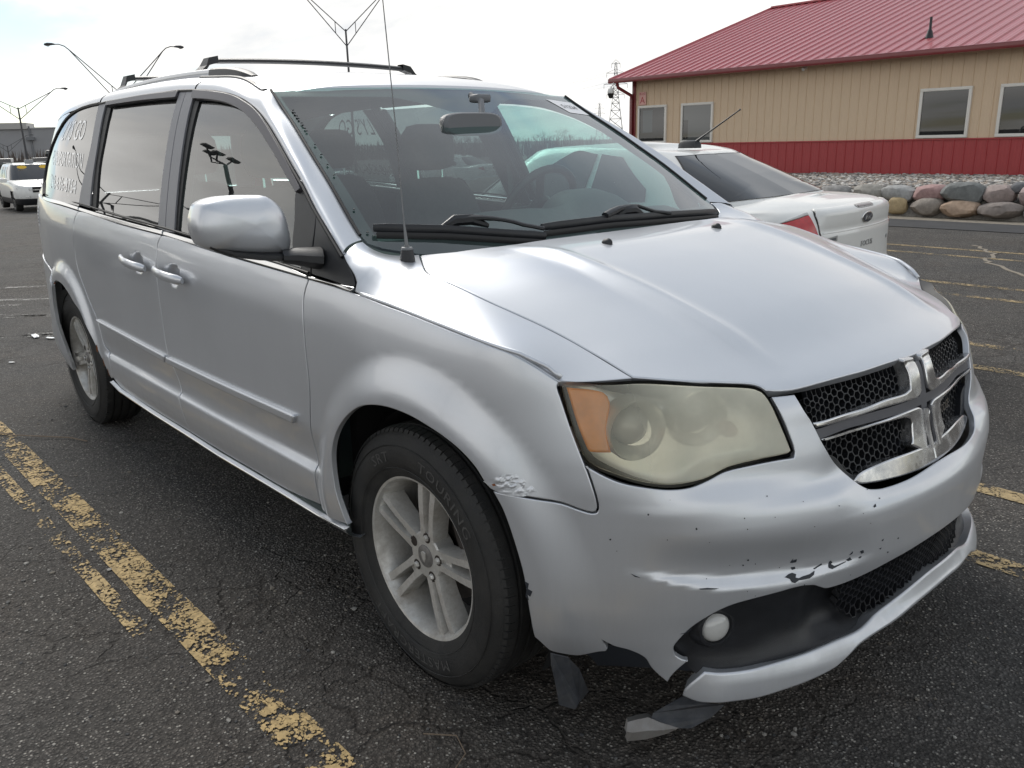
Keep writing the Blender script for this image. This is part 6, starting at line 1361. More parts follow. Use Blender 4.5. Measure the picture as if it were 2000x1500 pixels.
    pane('rear_window', [(N1 - 12.6, .25), (N1 - 5, .12), (N1 + .5, .1), (N1 + 6, .12), (N1 + 13.6, .25), (N1 + 14.2, 2.8), (N1 + 13.2, 5.75), (N1 + 6, 5.9), (N1 + .5, 5.9), (N1 - 5, 5.9), (N1 - 12.2, 5.75), (N1 - 13.2, 2.8)])
    pane('rear_side_window', [(32.3, .45), (40, .75), (40.5, 2.0), (37.6, 5.2), (33.2, 5.45)]); pane('front_side_window', [(31.3, .45), (32.2, 5.45), (26, 5.5), (18.5, 1.2), (18.8, .5)])
    mb = MB()
    for part, fl in ((G[:, :14], False), (G[:, -14:][:, ::-1], True)): loft(mb, [q + np.array([-.012, 0, .004]) for q in part], flip=fl)
    mb.build('windshield', M_TINT, root, angle=80)
    for ax, az in AX:
        for y in (-.80, .80): simple_wheel(root, ax, y, .295, w=.20)
    def sp_(name, poly, m, off, par=root, both=False, **k):
        mb = MB(); panel(mb, SED, poly, -1, step=k.pop('step', .02), off=off, gap=k.pop('gap', .001), flange=k.pop('flange', .012), bev=k.pop('bev', .002), **k)
        a = mb.build(name, m, par)
        if both: mb.mirror().build(name, m, par)
        return a
    hl_ = [(.5345, 1.001), (.556, .9684), (.5449, .9106), (.5272, .8456), (.5073, .7733), (.4648, .6977), (.36, .668), (.20, .652)]
    sp_('boot_lid', hl_ + [(-s, z) for s, z in hl_[::-1]], pm, .006, corner=40, flange=.012)
    sp_('seam_shadow', [(s * 1.012, .832 + (z - .832) * 1.015) for s, z in hl_] + [(-s * 1.012, .832 + (z - .832) * 1.015) for s, z in hl_[::-1]], M_SEAM, .0015, gap=0, flange=0, bev=0)
    sp_('tail_lamp', D['sd_lamp'], M_RED, .008, both=True, bev=.004); sp_('tail_lamp_trim', D['sd_band'], M_LAMP, .010, both=True, bev=.003)
    sp_('boot_crease', [(.52, .862), (.2, .862), (-.2, .862), (-.52, .862), (-.52, .874), (-.2, .874), (.2, .874), (.52, .874)], pm, .010, flange=.01, bev=.004)
    mb = MB(); tube(mb, [tuple(SED(np.array([s]), np.array([.606]))[0] + np.array([.002, 0, 0])) for s in np.linspace(1.1, -1.1, 60)], .004, 5); mb.build('bumper_seam', M_SEAM, root)
    for sg in (1, -1):
        P = [Gs(np.array([i]), np.array([k]))[0] for i, k in ((44, .2), (41.5, 1.5), (40.5, 3.0), (39.5, 4.6), (41, 5.75), (46, 5.9))]
    def rtext(w, s0, z0, size, m, nm, off=.010, shear=0, sx=1., ex=.002, par=root):
        v, f = text_mesh(w, size, 2, shear=shear, sx=sx, extrude=ex); mb = MB(); uv = np.stack([s0 - v[:, 0], z0 + v[:, 1]], 1); X = SED(uv[:, 0], uv[:, 1]) + surf_n(SED, uv, -1) * (off + v[:, 2])[:, None]; mb.add(X, f); return mb.build(nm, m, par, smooth=False)
    th = np.linspace(0, 2 * math.pi, 29)[:-1]; el = lambda a, b: [(a * math.cos(t), .9256 + b * math.sin(t)) for t in th]
    ov = sp_('badge_oval', el(.083, .034), M_CHROME_C, .012, bev=.004, smooth=False, step=.01); sp_('badge_field', el(.070, .026), mat('badge_blue', (.03, .035, .05), .3), .0135, ov, smooth=False, bev=0, flange=.003, step=.01)
    rtext('Ford', 0, .924, .040, M_CHROME_C, 'badge_lettering', .0145, .3, 1.1, .001, ov); rtext('FOCUS', -.015, .772, .046, mat('badge_grey', (.36, .36, .36), .35, .5), 'model_lettering', .008, 0, 1.25); rtext('SE', -.43, .772, .036, mat('badge_grey'), 'trim_lettering', .008)
    pl_ = sp_('dealer_plate', D['sd_plate'], mat('plate_grey', (.33, .33, .32), .4), .009, smooth=False); ps = np.array(D['sd_plate']); pc = ps.mean(0); sp_('plate_print', [tuple(q) for q in pc + (ps - pc) * [.72, .5]], mat('plate_dark', (.10, .11, .12), .4), .0105, pl_, smooth=False, flange=.002, bev=0)
    bl_ = sp_('brake_light', [(.128, .984), (.13, .994), (.12, .999), (-.12, .999), (-.13, .994), (-.128, .984), (-.11, .979), (.11, .979)], mat('brake_light_housing', (.36, .35, .34), .3), .008, bev=.003); sp_('brake_lens', [(.112, .985), (.112, .993), (-.112, .993), (-.112, .985)], mat('grey_lens', (.16, .12, .12), .2), .0095, bl_, bev=0, flange=.002)
    ax_, az_ = -1.20, 1.352; mb = MB(); loft(mb, [[(ax_ + dx * k, dy * k, az_ + h) for dx, dy in ((.07, .0), (.05, .04), (-.06, .035), (-.10, .012), (-.10, -.012), (-.06, -.035), (.05, -.04))] for k, h in ((1, -.02), (.96, .010), (.75, .026), (.3, .032))], closed=True); an = mb.build('roof_antenna', M_BLACK, root)
    mb = MB(); tube(mb, [(ax_ + .03, .0, az_ + .02), (ax_ + .10, .0, az_ + .065), (ax_ + .33, .0, az_ + .205), (ax_ + .345, .0, az_ + .215)], [.011, .006, .0042, .006], 8); mb.build('antenna_mast', M_BLACK, an)
    return root
focus = make_sedan(M_WHITE, 'white saloon parked beside the minivan, its red tail lamp and boot facing us', 'parked white cars')
focus.location = (-.70, 2.86, 0); focus.rotation_euler = (0, 0, R_(6))
def make_suv(pm, label, cat='SUV', group=None, face=True):
    """boxy family SUV; local x = 0 at the front bumper, the body runs towards -x; +x is forward"""
    root = thing('parked_suv', label, cat, group=group)
    hp = dense([(0, 0), (-.03, .45), (-.16, .76), (-.42, .92), (-.9, .975), (-2.2, .985), (-3.8, .975), (-4.6, .93), (-4.95, .80), (-5.05, .45), (-5.07, 0)], 8)
    def belt(x): return float(np.interp(x, [-5.1, -3.5, -1.5, -1.05, -.3, 0], [1.20, 1.16, 1.10, 1.06, .96, .90]))
    rows = [(.24, .12, (1, 1)), (.30, .04, (1, 1)), (.48, .015, (1, 1)), (.52, .0, (1, 1)), (.75, 0, (1, 1)), (lambda x: .3 + (belt(x) - .3) * .80, .012, (1, 1)), (lambda x: belt(x) - .05, .03, (1, 1)), (belt, .06, (1, 1)), (lambda x: belt(x) + .03, .13, (1, 1)), (lambda x: belt(x) + .055, .32, (.99, 1)), (lambda x: belt(x) + .07, .32, (.97, .5)), (lambda x: belt(x) + .07, .32, (.96, .02))]
    S = car_shell(hp, rows); mb = MB(); loft(mb, S, closed=True); V = np.array(mb.v)
    def arch(c): return any(math.hypot(c[0] - ax, c[2] - .36) < .40 and abs(c[1]) > .7 for ax in (-.98, -4.0))
    low = [f for f in mb.f if V[list(f)].mean(0)[2] < .50 and not arch(V[list(f)].mean(0))]; up_ = [f for f in mb.f if V[list(f)].mean(0)[2] >= .50 and not arch(V[list(f)].mean(0))]
    mb.f = up_; mb.build('body', pm, root, angle=55); m2 = MB(); m2.v = list(mb.v); m2.n = list(mb.n); m2.f = low; m2.build('lower_cladding', M_BLACK, root, angle=55)
    ub = MB(); box(ub, (-2.5, 0, .36), (4.6, 1.5, .25), .05)
    for ax in (-.98, -4.0):
        i0 = len(ub.v); lathe(ub, [(.43, -.9), (.43, .9)], 24, a0=0, a1=math.pi); ub.xf(MOUT, i0); ub.xf(Matrix.Translation((ax, 0, .34)), i0)
    ub.build('underbody', M_DARK, root)
    B0 = dense([(-1.18, 0), (-1.22, .42), (-1.38, .74), (-1.65, .85), (-3.0, .87), (-4.4, .84), (-4.80, .70), (-4.90, .35), (-4.92, 0)], 6); T0 = dense([(-2.05, 0), (-2.07, .35), (-2.14, .58), (-2.35, .66), (-3.1, .68), (-4.2, .66), (-4.45, .55), (-4.52, .3), (-4.54, 0)], 6)
    full = lambda P: np.vstack([P, (P * [1, -1])[::-1]]); b_, t_ = full(B0), full(T0); N1 = len(B0) - 1; RG = []
    for k in np.linspace(0, 1, 7):
        xy = b_ * (1 - k) + t_ * k; d = xy - np.array([-3, 0]); xy = xy + d / np.linalg.norm(d, axis=1, keepdims=True) * .03 * math.sin(math.pi * k); RG.append(np.c_[xy, np.array([belt(x) + .03 for x in b_[:, 0]]) * (1 - k) + 1.68 * k])
    for sc, dz in ((.95, .025), (.8, .05), (.5, .07), (.02, .075)): RG.append(np.c_[(t_ - np.array([-3.2, 0])) * sc + np.array([-3.2, 0]), np.full(len(t_), 1.68 + dz)])
    mb = MB(); loft(mb, RG, closed=True); mb.build('roof', pm, root, angle=55); G = np.array(RG[:7])
    def gl(name, i0, i1, k0, k1):
        rr = []
        for k in np.linspace(k0, k1, 6):
            j = min(int(k), 5); f = k - j; rr.append((G[j] * (1 - f) + G[j + 1] * f)[i0:i1 + 1])
        rr = np.array(rr); d = rr - np.array([-3, 0, 1.3]); d[..., 2] *= .3; rr = rr + d / np.linalg.norm(d, axis=-1, keepdims=True) * .008; mb = MB(); loft(mb, list(rr)); mb.build(name, M_TINT, root, angle=80)
    gl('rear_window', N1 - 9, N1 + 10, .5, 5.4)
    for nm, a, b in (('side_window', 15, 20), ('side_window', 21, 26), ('side_window', 27, 32)):
        gl(nm, a, b, .5, 5.3); gl(nm, 2 * N1 + 1 - b, 2 * N1 + 1 - a, .5, 5.3)
    mb = MB()
    for part, fl in ((G[:, :12], False), (G[:, -12:][:, ::-1], True)): loft(mb, [q + np.array([.014, 0, .006]) for q in part], flip=fl)
    mb.build('windshield', M_TINT, root, angle=80)
    for sg in (1, -1):
        mb = MB(); tube(mb, [(x, .60 * sg, 1.76) for x in np.linspace(-2.3, -4.3, 8)], .022, 6); mb.build('roof_rail', M_BLACK, root)
        mb = MB(); loft(mb, [[(-1.50 + dx, sg * (.98 + dy), 1.13 + dz) for dx, dz in ((0, -.07), (0, .07), (-.08, .08), (-.08, -.07))] for dx, dy in ((0, 0), (0, .18), (-.01, .22))], closed=True); mb.build('door_mirror', pm, root)
        mb = MB(); loft(mb, [[(-.10 - .32 * t - .02 * t, sg * (.52 + .34 * t), .90 + .055 * t), (-.035 - .33 * t, sg * (.50 + .385 * t), .82 + .05 * t), (-.01 - .33 * t, sg * (.48 + .41 * t), .755 + .07 * t)] for t in np.linspace(0, 1, 8)], flip=(sg < 0)); mb.build('headlight', M_LAMP, root, angle=80)
        mb = MB(); loft(mb, [[(-.03 - .20 * t, sg * (.55 + .26 * t), .60), (-.01 - .20 * t, sg * (.55 + .27 * t), .53)] for t in np.linspace(0, 1, 6)], flip=(sg < 0)); mb.build('fog_lamp', M_LAMP, root)
        mb = MB(); loft(mb, [[(-4.70 - .22 * t, sg * (.945 - .20 * t), z) for z in (.85, 1.15)] for t in np.linspace(0, 1, 5)]); mb.build('tail_lamp', M_RED, root)
        for ax in (-.98, -4.0): simple_wheel(root, ax, sg * .965, .365, dark=True, w=.24)
    for z, h in ((.86, .055), (.74, .05)):
        mb = MB(); P = [(.012 - .14 * y * y, y, z) for y in np.linspace(-.42, .42, 9)]; tube(mb, P, h, 4, sq=(.25, 1)); mb.build('grille', M_DARK, root)
    mb = MB(); tube(mb, [(.03 - .14 * y * y, y, .80) for y in np.linspace(-.45, .45, 9)], .022, 4, sq=(.5, 1)); mb.build('grille_bar', M_CHROME, root)
    return root
suv = make_suv(M_WHITE, 'white SUV with dark wheels and yellow windshield price tags at the left edge'); suv.location = (-33.87, 6.05, -.70); suv.rotation_euler = (0, 0, R_(-3))
for i, (y, lab) in enumerate(((-.36, '2011'), (.40, '7995'))):
    mb = MB(); lathe(mb, [(0, 0), (.17, 0)], 20); mb.xf(Matrix.Translation((-1.86, y, 1.585)) @ Matrix.Rotation(R_(58), 4, 'Y') @ Matrix.Diagonal((.5, 1.0, 1, 1)) if False else Matrix.Translation((-1.80, y, 1.60)) @ Matrix.Rotation(R_(52), 4, 'Y') @ Matrix.Diagonal((.45, 1, 1, 1))); mb.build('price_tag', mat('yellow_tag', (.72, .46, .04), .5), suv)
mb = MB(); box(mb, (-2.35, 0, 1.80), (.14, .30, .14), .01); suv_box = mb.build('roof_marker', mat('marker_grey', (.28, .29, .30), .5), suv)
dsv = make_suv(M_DARKCAR, 'black SUV mirrored in the minivan sliding window'); dsv.location = (-6.4, -4.15, 0); dsv.rotation_euler = (0, 0, R_(0)); dsv.scale = (1.1, 1.1, 1.2)
# vans and pickups in front of the far warehouse
def far_truck(label, loc, rz, pm):
    r = thing('parked_truck', label, 'truck', loc, rz, group='dark trucks in front of the warehouse'); mb = MB(); box(mb, (0, 0, 1.15), (5.6, 1.95, 1.3), .12); mb.build('body', pm, r); mb = MB(); box(mb, (-.2, 0, 2.1), (2.6, 1.8, .75), .18); mb.build('cab', pm, r); mb = MB(); box(mb, (-.2, 0, 2.12), (2.62, 1.82, .42), .05); mb.build('cab_window', M_TINT, r)
    for x in (-1.8, 1.8):
        for y in (-.9, .9): simple_wheel(r, x, y, .42)
for i, (x, y, l) in enumerate(((-92, 21.5, 'dark truck before the warehouse, farthest right beside the minivan roofline'), (-94, 14.5, 'dark truck before the warehouse, seen just above the white SUV roof'))): far_truck(l, (x, y, gz(x)), R_(70), M_DARKCAR)
# parked cars far behind, seen through the minivan windows
for (x, y, rz, l) in ((-21, 17.2, 20, 'white car in the far row, seen through the minivan rear side glass'), (-16.5, 19.0, 20, 'white car in the far row, nearest the building corner'), (-27, 15.0, 20, 'white car in the far row, farthest to the left behind the headrest')):
    c = copy_tree(focus); c.location = (x, y, gz(x)); c.rotation_euler = (0, 0, R_(rz)); c['label'] = l
# ------------------------------------------------------------------ the steel building
M_TAN = mat('tan_siding', (.66, .51, .355), .45, var=.05, vscale=3, dirt=((.50, .38, .27), .25, 3), stretch=(1, 1, .2)); M_REDS = mat('red_siding', (.37, .042, .046), .4, var=.06, vscale=3); M_ROOF = mat('red_roof', (.40, .085, .10), .30, var=.05, vscale=2, coat=.3, coat_r=.2); M_GUT = mat('gutter_red', (.17, .018, .022), .3, coat=.3); M_WFR = mat('window_frame_white', (.72, .70, .65), .45)
bld = thing('metal_building', 'tan and red metal building with ribbed red roof behind the boulders', 'building', (0, 0, 0))
YW, X0, X1, ZB, ZM, ZT = 18.0, -15.43, 4.2, .42, 1.205, 3.06
pit = .229
def siding(z0, z1):
    mb = MB(); w = pit; sec = [(0, 0), (.010, -.018), (.030, -.018), (.040, 0), (.085, -.0), (.090, -.004), (.102, -.004), (.107, 0), (.150, 0), (.155, -.004), (.167, -.004), (.172, 0), (w, 0)]
    loft(mb, [[(x, y, z0) for x, y in sec], [(x, y, z1) for x, y in sec]]); return mb
protoT = siding(ZM, ZT); protoR = siding(ZB, ZM); n = int((X1 - X0) / pit); a_ = b_ = None
for i in range(n):
    x = X0 + .06 + i * pit
    if a_ is None: a_ = protoT.build('siding_panel', M_TAN, bld, smooth=False, loc=(x, YW, 0)); b_ = protoR.build('wainscot_panel', M_REDS, bld, smooth=False, loc=(x, YW - .004, 0))
    else:
        for q in (a_, b_): c = q.copy(); COL.objects.link(c); c.location.x = x
mb = MB(); box(mb, ((X0 + X1) / 2, YW - .012, ZM + .0), (X1 - X0, .05, .035), .006); mb.build('wainscot_trim', M_REDS, bld)
mb = MB(); box(mb, (X0 + .03, YW - .0, (ZB + ZT) / 2), (.13, .09, ZT - ZB), .005); mb.build('corner_trim', M_GUT, bld)
mb = MB(); box(mb, ((X0 + X1) / 2, YW + 8.0, 1.55), (X1 - X0 - .1, 15.6, 3.0)); mb.build('wall', mat('inner_wall', (.10, .10, .10), .9), bld, smooth=False)
EY, EZ, RY, RZ = 17.52, 3.03, 26.0, 5.62; XL = -15.95
def roof_panel():
    mb = MB(); w = .305; L = math.hypot(RY - EY, RZ - EZ); sec = [(0, 0), (.012, .030), (.034, .030), (.046, 0), (.12, .0), (.125, .004), (.14, .004), (.145, 0), (.21, 0), (.215, .004), (.23, .004), (.235, 0), (w, 0)]
    u = np.array([0, (RY - EY), (RZ - EZ)]) / L; nrm = np.array([0, -u[2], u[1]])
    loft(mb, [[np.array([x, 0, 0]) + nrm * h + u * t for x, h in sec] for t in (0, L)]); mb.add([np.array([x, 0, 0]) + nrm * h for x, h in sec] + [np.array([x, 0, -.02]) for x, h in sec], [(k, k + 13, k + 14, k + 1) for k in range(12)]); return mb
rp_ = roof_panel(); q0 = None
for i in range(int((X1 + .5 - XL) / .305)):
    x = XL + i * .305
    if q0 is None: q0 = rp_.build('roof_panel', M_ROOF, bld, smooth=False, loc=(x, EY, EZ + .035))
    else: c = q0.copy(); COL.objects.link(c); c.location.x = x
mb = MB(); mb.add([(XL, EY, EZ + .03), (X1, EY, EZ + .03), (X1, RY, RZ + .03), (XL, RY, RZ + .03), (XL, EY, EZ - .0), (X1, EY, EZ - .0), (XL, YW + .2, EZ - 0), (X1, YW + .2, EZ)], [(0, 3, 2, 1), (4, 5, 7, 6)]); mb.build('soffit', M_GUT, bld, smooth=False)
mb = MB(); box(mb, ((XL + X1) / 2, EY - .055, EZ - .01), (X1 - XL, .10, .13), .02); mb.build('gutter', M_GUT, bld)
mb = MB(); tube(mb, [(XL - .01, EY, EZ + .03), (XL - .01, RY, RZ + .04)], .06, 4, sq=(.5, 1.2)); mb.build('rake_trim', M_ROOF, bld)
mb = MB(); tube(mb, [(XL, RY, RZ + .06), (X1, RY, RZ + .06)], .10, 6, sq=(1.6, .5)); mb.build('ridge_cap', M_ROOF, bld)
mb = MB(); tube(mb, [(X0 - .22, EY - .03, EZ - .07), (X0 - .22, EY + .02, EZ - .20), (X0 - .03, YW - .10, EZ - .42), (X0 - .02, YW - .10, EZ - .55), (X0 - .02, YW - .10, ZB)], .05, 6); mb.build('downspout', M_GUT, bld)
M_PANE = glass('office_glass', (.30, .33, .35))
for x0, x1, k in ((-15.23, -14.17, 0), (-13.65, -12.57, 1), (-7.02, -5.92, 2), (-5.36, -4.26, 3), (-2.2, -1.1, 4)):
    z0, z1 = 1.235, 2.30; cx, cz = (x0 + x1) / 2, (z0 + z1) / 2; mb = MB(); t = .065
    for (c, s) in (((cx, YW - .03, z1 - t / 2), (x1 - x0, .07, t)), ((cx, YW - .03, z0 + t / 2), (x1 - x0, .07, t)), ((x0 + t / 2, YW - .03, cz), (t, .066, z1 - z0 - 2 * t)), ((x1 - t / 2, YW - .03, cz), (t, .066, z1 - z0 - 2 * t))): box(mb, c, s, .006)
    w_ = mb.build('window', M_WFR, bld); mb = MB(); y = YW - .035; mb.add([(x0 + t, y, z0 + t), (x1 - t, y, z0 + t), (x1 - t, y, z1 - t), (x0 + t, y, z1 - t)], [(0, 1, 2, 3)]); mb.build('pane', M_PANE, w_, smooth=False)
    mb = MB(); y = YW - .0215; mb.add([(x0 + t, y, z0 + t), (x1 - t, y, z0 + t), (x1 - t, y, z1 - t), (x0 + t, y, z1 - t)], [(0, 1, 2, 3)]); mb.build('blind_or_painted_room', mat('painted_dim_room', (.035, .038, .042), .8) if k != 1 else mat('window_blind', (.85, .78, .70), .8), w_, smooth=False)  # one real blind; the other sheets have the room's darkness painted into their colour
    if k == 1:
        mb = MB(); box(mb, (x0 + t + .09, y - .004, z0 + .36), (.16, .006, .5)); mb.build('dark_object', M_DARK, w_, smooth=False)
    if k == 0:
        mb = MB(); box(mb, (x0 + .36, y - .004, z0 + .62), (.36, .006, .62)); mb.build('painted_daylight_board', mat('painted_daylight', (.45, .55, .54), .8), w_, smooth=False)  # flat board; daylight from the far side of the room is put into its colour
sg_ = thing('building_sign', 'small pink and red sign with letter A above the first window', 'sign', (-15.07, YW - .035, 2.325)); mb = MB(); box(mb, (0, 0, .18), (.26, .012, .36), .003); mb.build('board', mat('sign_pink', (.72, .42, .38), .5), sg_)
v, f = text_mesh('A', .26, 3, extrude=0); mb = MB(); mb.add([(a, -.0085, .125 + b) for a, b, c in v], f); mb.build('letter', mat('sign_red', (.38, .025, .03), .5), sg_, smooth=False)
v, f = text_mesh('BLDG', .085, 3); mb = MB(); mb.add([(a, -.0085, .305 + b) for a, b, c in v], f); mb.build('lettering', mat('sign_red'), sg_, smooth=False)
dc = thing('dome_camera', 'white and black dome camera hanging under the left roof corner', 'camera', (-15.72, 17.30, 2.56)); mb = MB(); lathe(mb, [(.0, .30), (.03, .30), (.035, .27), (.075, .25), (.095, .19), (.10, .13), (.095, .115)][::-1], 24); mb.build('housing', mat('camera_white', (.68, .68, .66), .4), dc); mb = MB(); lathe(mb, [(.093, .118), (.085, .06), (.06, -.005), (.035, -.025), (0, -.03)][::-1], 24); mb.build('dome', M_BLACKG, dc); mb = MB(); tube(mb, [(0, 0, .28), (.0, .12, .40), (.0, .26, .44)], .02, 8); mb.build('bracket', mat('camera_white'), dc)
ec = thing('eave_camera', 'small white camera under the middle of the eave', 'camera', (-9.83, 17.86, 2.93)); mb = MB(); tube(mb, [(0, 0, .05), (0, -.02, .02), (0, -.12, -.02)], [.05, .05, .04], 10); mb.build('housing', mat('camera_white'), ec)
vp = thing('roof_vent', 'dark pipe vent sticking out of the red roof', 'vent', (-7.3, 18.75, 3.42)); mb = MB(); lathe(mb, [(.0, .46), (.028, .46), (.03, .20), (.055, .16), (.09, .02), (.11, -.05)][::-1], 16); mb.build('pipe', M_BLACK, vp); mb = MB(); box(mb, (0, 0, .0), (.3, .3, .01)); mb.xf(Matrix.Rotation(math.atan2(2.59, 8.48), 4, 'X')); mb.build('flashing', M_ROOF, vp)
# ------------------------------------------------------------------ boulder wall and gravel bed
def boulder(label, x, y, z, w, h, col, seed, d=None):
    r = random.Random(seed); bm = bmesh.new(); bmesh.ops.create_icosphere(bm, subdivisions=3, radius=1)
    planes = [(Vector((r.uniform(-1, 1), r.uniform(-1, 1), r.uniform(-1, 1))).normalized(), r.uniform(.86, 1.12)) for _ in range(18)]
    for v in bm.verts:
        c = v.co.copy(); c = Vector([math.copysign(abs(q) ** .62, q) for q in c])
        for n_, dd in planes:
            e = c.dot(n_) - dd
            if e > 0: c -= n_ * e * .92
        c += c.normalized() * r.uniform(-.018, .018); v.co = c
    bm.verts.index_update(); V = np.array([v.co[:] for v in bm.verts]); ext = np.abs(V).max(0); V = V / ext * [w / 2, (d or w * .75) / 2, h / 2]; F = [tuple(q.index for q in f.verts) for f in bm.faces]; bm.free()
    m = mat('stone_%02d' % seed, tuple(.035 + .95 * (c * .78 + .22 * sum(col) / 3) for c in col), .85, var=.28, vscale=7, dirt=(tuple(c * .45 for c in col), .6, 9), bump=.7, bscale=28); mb = MB(); mb.add(V, F); o = mb.build('boulder', m, None, loc=(x, y, z), angle=28); tag(o, label, 'boulder', 'boulders along the gravel bed'); return o
BL = [('tan grey boulder half hidden behind the white car boot', -5.49, .37, .56, .24, (.27, .25, .215)), ('pale grey boulder in the top course right of the white car', -4.98, .36, .58, .24, (.33, .33, .32)), ('pink boulder in the top course', -4.43, .385, .56, .24, (.38, .205, .19)), ('large dark grey boulder in the top course', -3.90, .40, .66, .30, (.145, .155, .15)), ('pinkish brown boulder in the top course beside the dark grey one', -3.36, .38, .48, .27, (.30, .225, .20)), ('small charcoal boulder sitting on top near the right edge', -3.08, .50, .25, .15, (.10, .105, .115)), ('mauve pink boulder cut by the right edge of the frame', -2.85, .36, .44, .30, (.33, .235, .225)),
      ('yellow boulder low beside the white car bumper', -4.90, .17, .34, .24, (.44, .31, .13)), ('brown grey boulder in the bottom course under the pink one', -4.40, .17, .52, .25, (.25, .21, .17)), ('orange tan boulder in the bottom course', -3.86, .16, .57, .23, (.40, .26, .16)), ('long grey brown boulder in the bottom course', -3.25, .165, .64, .21, (.235, .19, .165)), ('grey boulder at the bottom right edge of the frame', -2.72, .15, .40, .19, (.27, .25, .24))]
for i, (l, x, z, w, h, c) in enumerate(BL): boulder(l, x, 12.62 + (.16 if z > .3 else 0) + .02 * (i % 3), z, w * 1.04, h * 1.24, c, 10 + i)
for k, (l, x, c) in enumerate((('grey boulder hidden left behind the white car boot', -6.08, (.24, .23, .22)), ('brown boulder farther left behind the white car', -6.7, (.26, .22, .19)), ('rusty boulder farthest left behind the white car', -7.3, (.31, .23, .19)), ('tan boulder first beyond the right edge', -2.2, (.28, .25, .21)), ('grey boulder second beyond the right edge', -1.55, (.22, .22, .22)))): boulder(l, x, 12.70, .27, .6, .44, c, 30 + k)
GR = mat('gravel_bed_ground', (.20, .185, .165), .9, var=.35, vscale=30, bump=.6, bscale=40)
mb = MB(); rows = [[(x, y, z) for x in np.linspace(-17, 5, 12)] for y, z in ((12.62, .0), (12.66, .10), (12.95, .36), (13.3, .43), (18.1, .44))]; loft(mb, rows, flip=True); tag(mb.build('gravel_bank', GR, None), kind='structure')
GS = [mat('gravel_%d' % i, c, .85, var=.2, vscale=20) for i, c in enumerate(((.42, .40, .37), (.27, .25, .23), (.17, .165, .16), (.36, .30, .25), (.55, .53, .50)))]
def gp(i):
    x, y = rng.uniform(-9.5, 1.5), 12.72 + 5.2 * rng.random() ** 1.2; return x, y, float(np.interp(y, [12.66, 12.95, 13.3, 18.1], [.10, .36, .43, .44]))
scatter('gravel_bed', 6500, gp, lambda: float(rng.uniform(.022, .050)), GS, lift=.25)
mb = MB(); mb.add([(-18, 12.0, .004), (5, 12.0, .004), (5, 12.7, .004), (-18, 12.7, .004)], [(0, 1, 2, 3)]); tag(mb.build('gravel_edge', mat('tan_grit', (.20, .175, .14), .9, var=.4, vscale=14, bump=.5, bscale=60), None, smooth=False), kind='structure')
mb = MB(); mb.add([(-18, 10.6, .008), (5, 11.1, .008), (5, 12.02, .008), (-18, 12.02, .008)], [(0, 1, 2, 3)]); tag(mb.build('sealed_strip', mat('fresh_asphalt', (.030, .030, .032), .8, var=.3, vscale=3, bump=.4, bscale=90), None, smooth=False), kind='structure')
mb = MB(); P = [(-2.35, 9.25), (-1.9, 8.6), (-1.75, 7.9), (-1.25, 7.35), (-.9, 6.9)]; 
tag((tube(mb, [(x, y, .003) for x, y in polyline_at(np.array(P), np.linspace(0, 1, 24)) + rng.normal(0, .025, (24, 2))], .03, 4, sq=(1, .12))).build('crack_filler', mat('pale_sand', (.22, .19, .15), .9), None), kind='structure')
# ------------------------------------------------------------------ poles, pylons, wires, warehouse, trees
def px_point(u, v, dist):
    """point on the line of sight through a pixel of the 2000x1500 picture at the given ground distance"""
    R3 = cam.rotation_euler.to_matrix(); d = R3 @ Vector(((u - 1000) / 1624.45, -(v - 750) / 1624.45, -1)); k = dist / math.hypot(d.x, d.y); return Vector(cam.location) + d * k
def light_pole(label, base, ztop, half, rz, rise=2.1, r=.11, group='double arm street lamps', lean=0):
    root = thing('street_lamp', label, 'street lamp', base, rz, group); mb = MB(); tube(mb, [(0, 0, -1.0), (0, 0, ztop)], [r, r * .6], 10); mb.build('pole', M_POLE, root)
    for sg in (-1, 1):
        mb = MB(); tip = (sg * half * .74, 0, ztop + rise); tube(mb, [(0, 0, ztop - .15), tip], r * .30, 6); tube(mb, [(0, 0, ztop - 1.15), tip], r * .30, 6); tube(mb, [(sg * half * .16, 0, ztop - 1.15 + .216 * (rise + 1.15)), (sg * half * .16, 0, ztop - .15 + .216 * (rise + .15))], r * .25, 6)
        tube(mb, [tip, (sg * half * .80, 0, ztop + rise + .22), (sg * half * .88, 0, ztop + rise + .34), (sg * half * .95, 0, ztop + rise + .33)], r * .32, 6); arm_ = mb.build('arm', M_POLE, root)
        mb = MB(); loft(mb, [[(sg * (half * .94 + x), y * w, ztop + rise + .33 + z) for y, z in ((-1, 0), (-.6, h), (.6, h), (1, 0), (.7, -d), (-.7, -d))] for x, w, h, d in ((0, .05, .04, .04), (.15, .12, .08, .05), (.45, .16, .09, .10), (.62, .12, .05, .10), (.68, .03, .0, .04))], closed=True, flip=(sg < 0)); mb.build('lamp_head', M_POLE, arm_); 
        mb = MB(); lathe(mb, [(0, -.08), (.10, -.05), (.13, .0)], 14); mb.xf(Matrix.Translation((sg * (half * .94 + .44), 0, ztop + rise + .25))); mb.build('lamp_lens', M_LAMP, arm_)
    return root
def face(u): return 0
camyaw = .8453
for lab, u, v, dist, half, rise, r in (('double arm street lamp left of the minivan above the white SUV', 35, 210, 100, 4.3, 1.5, .12), ('double arm street lamp rising behind the minivan roof, left of the roof rack', 240, 182, 70, 4.15, 2.9, .11), ('tallest double arm street lamp above the middle of the minivan roof', 675, 57, 66, 4.5, 2.9, .11), ('small distant double arm street lamp in front of the warehouse', 14, 285, 190, 4.3, 1.6, .13)):
    p_ = px_point(u, v, dist); light_pole(lab, (p_.x, p_.y, 0), p_.z, half, camyaw + math.atan2(1000 - u, 1624) + (0 if u < 600 else .05), rise, r)
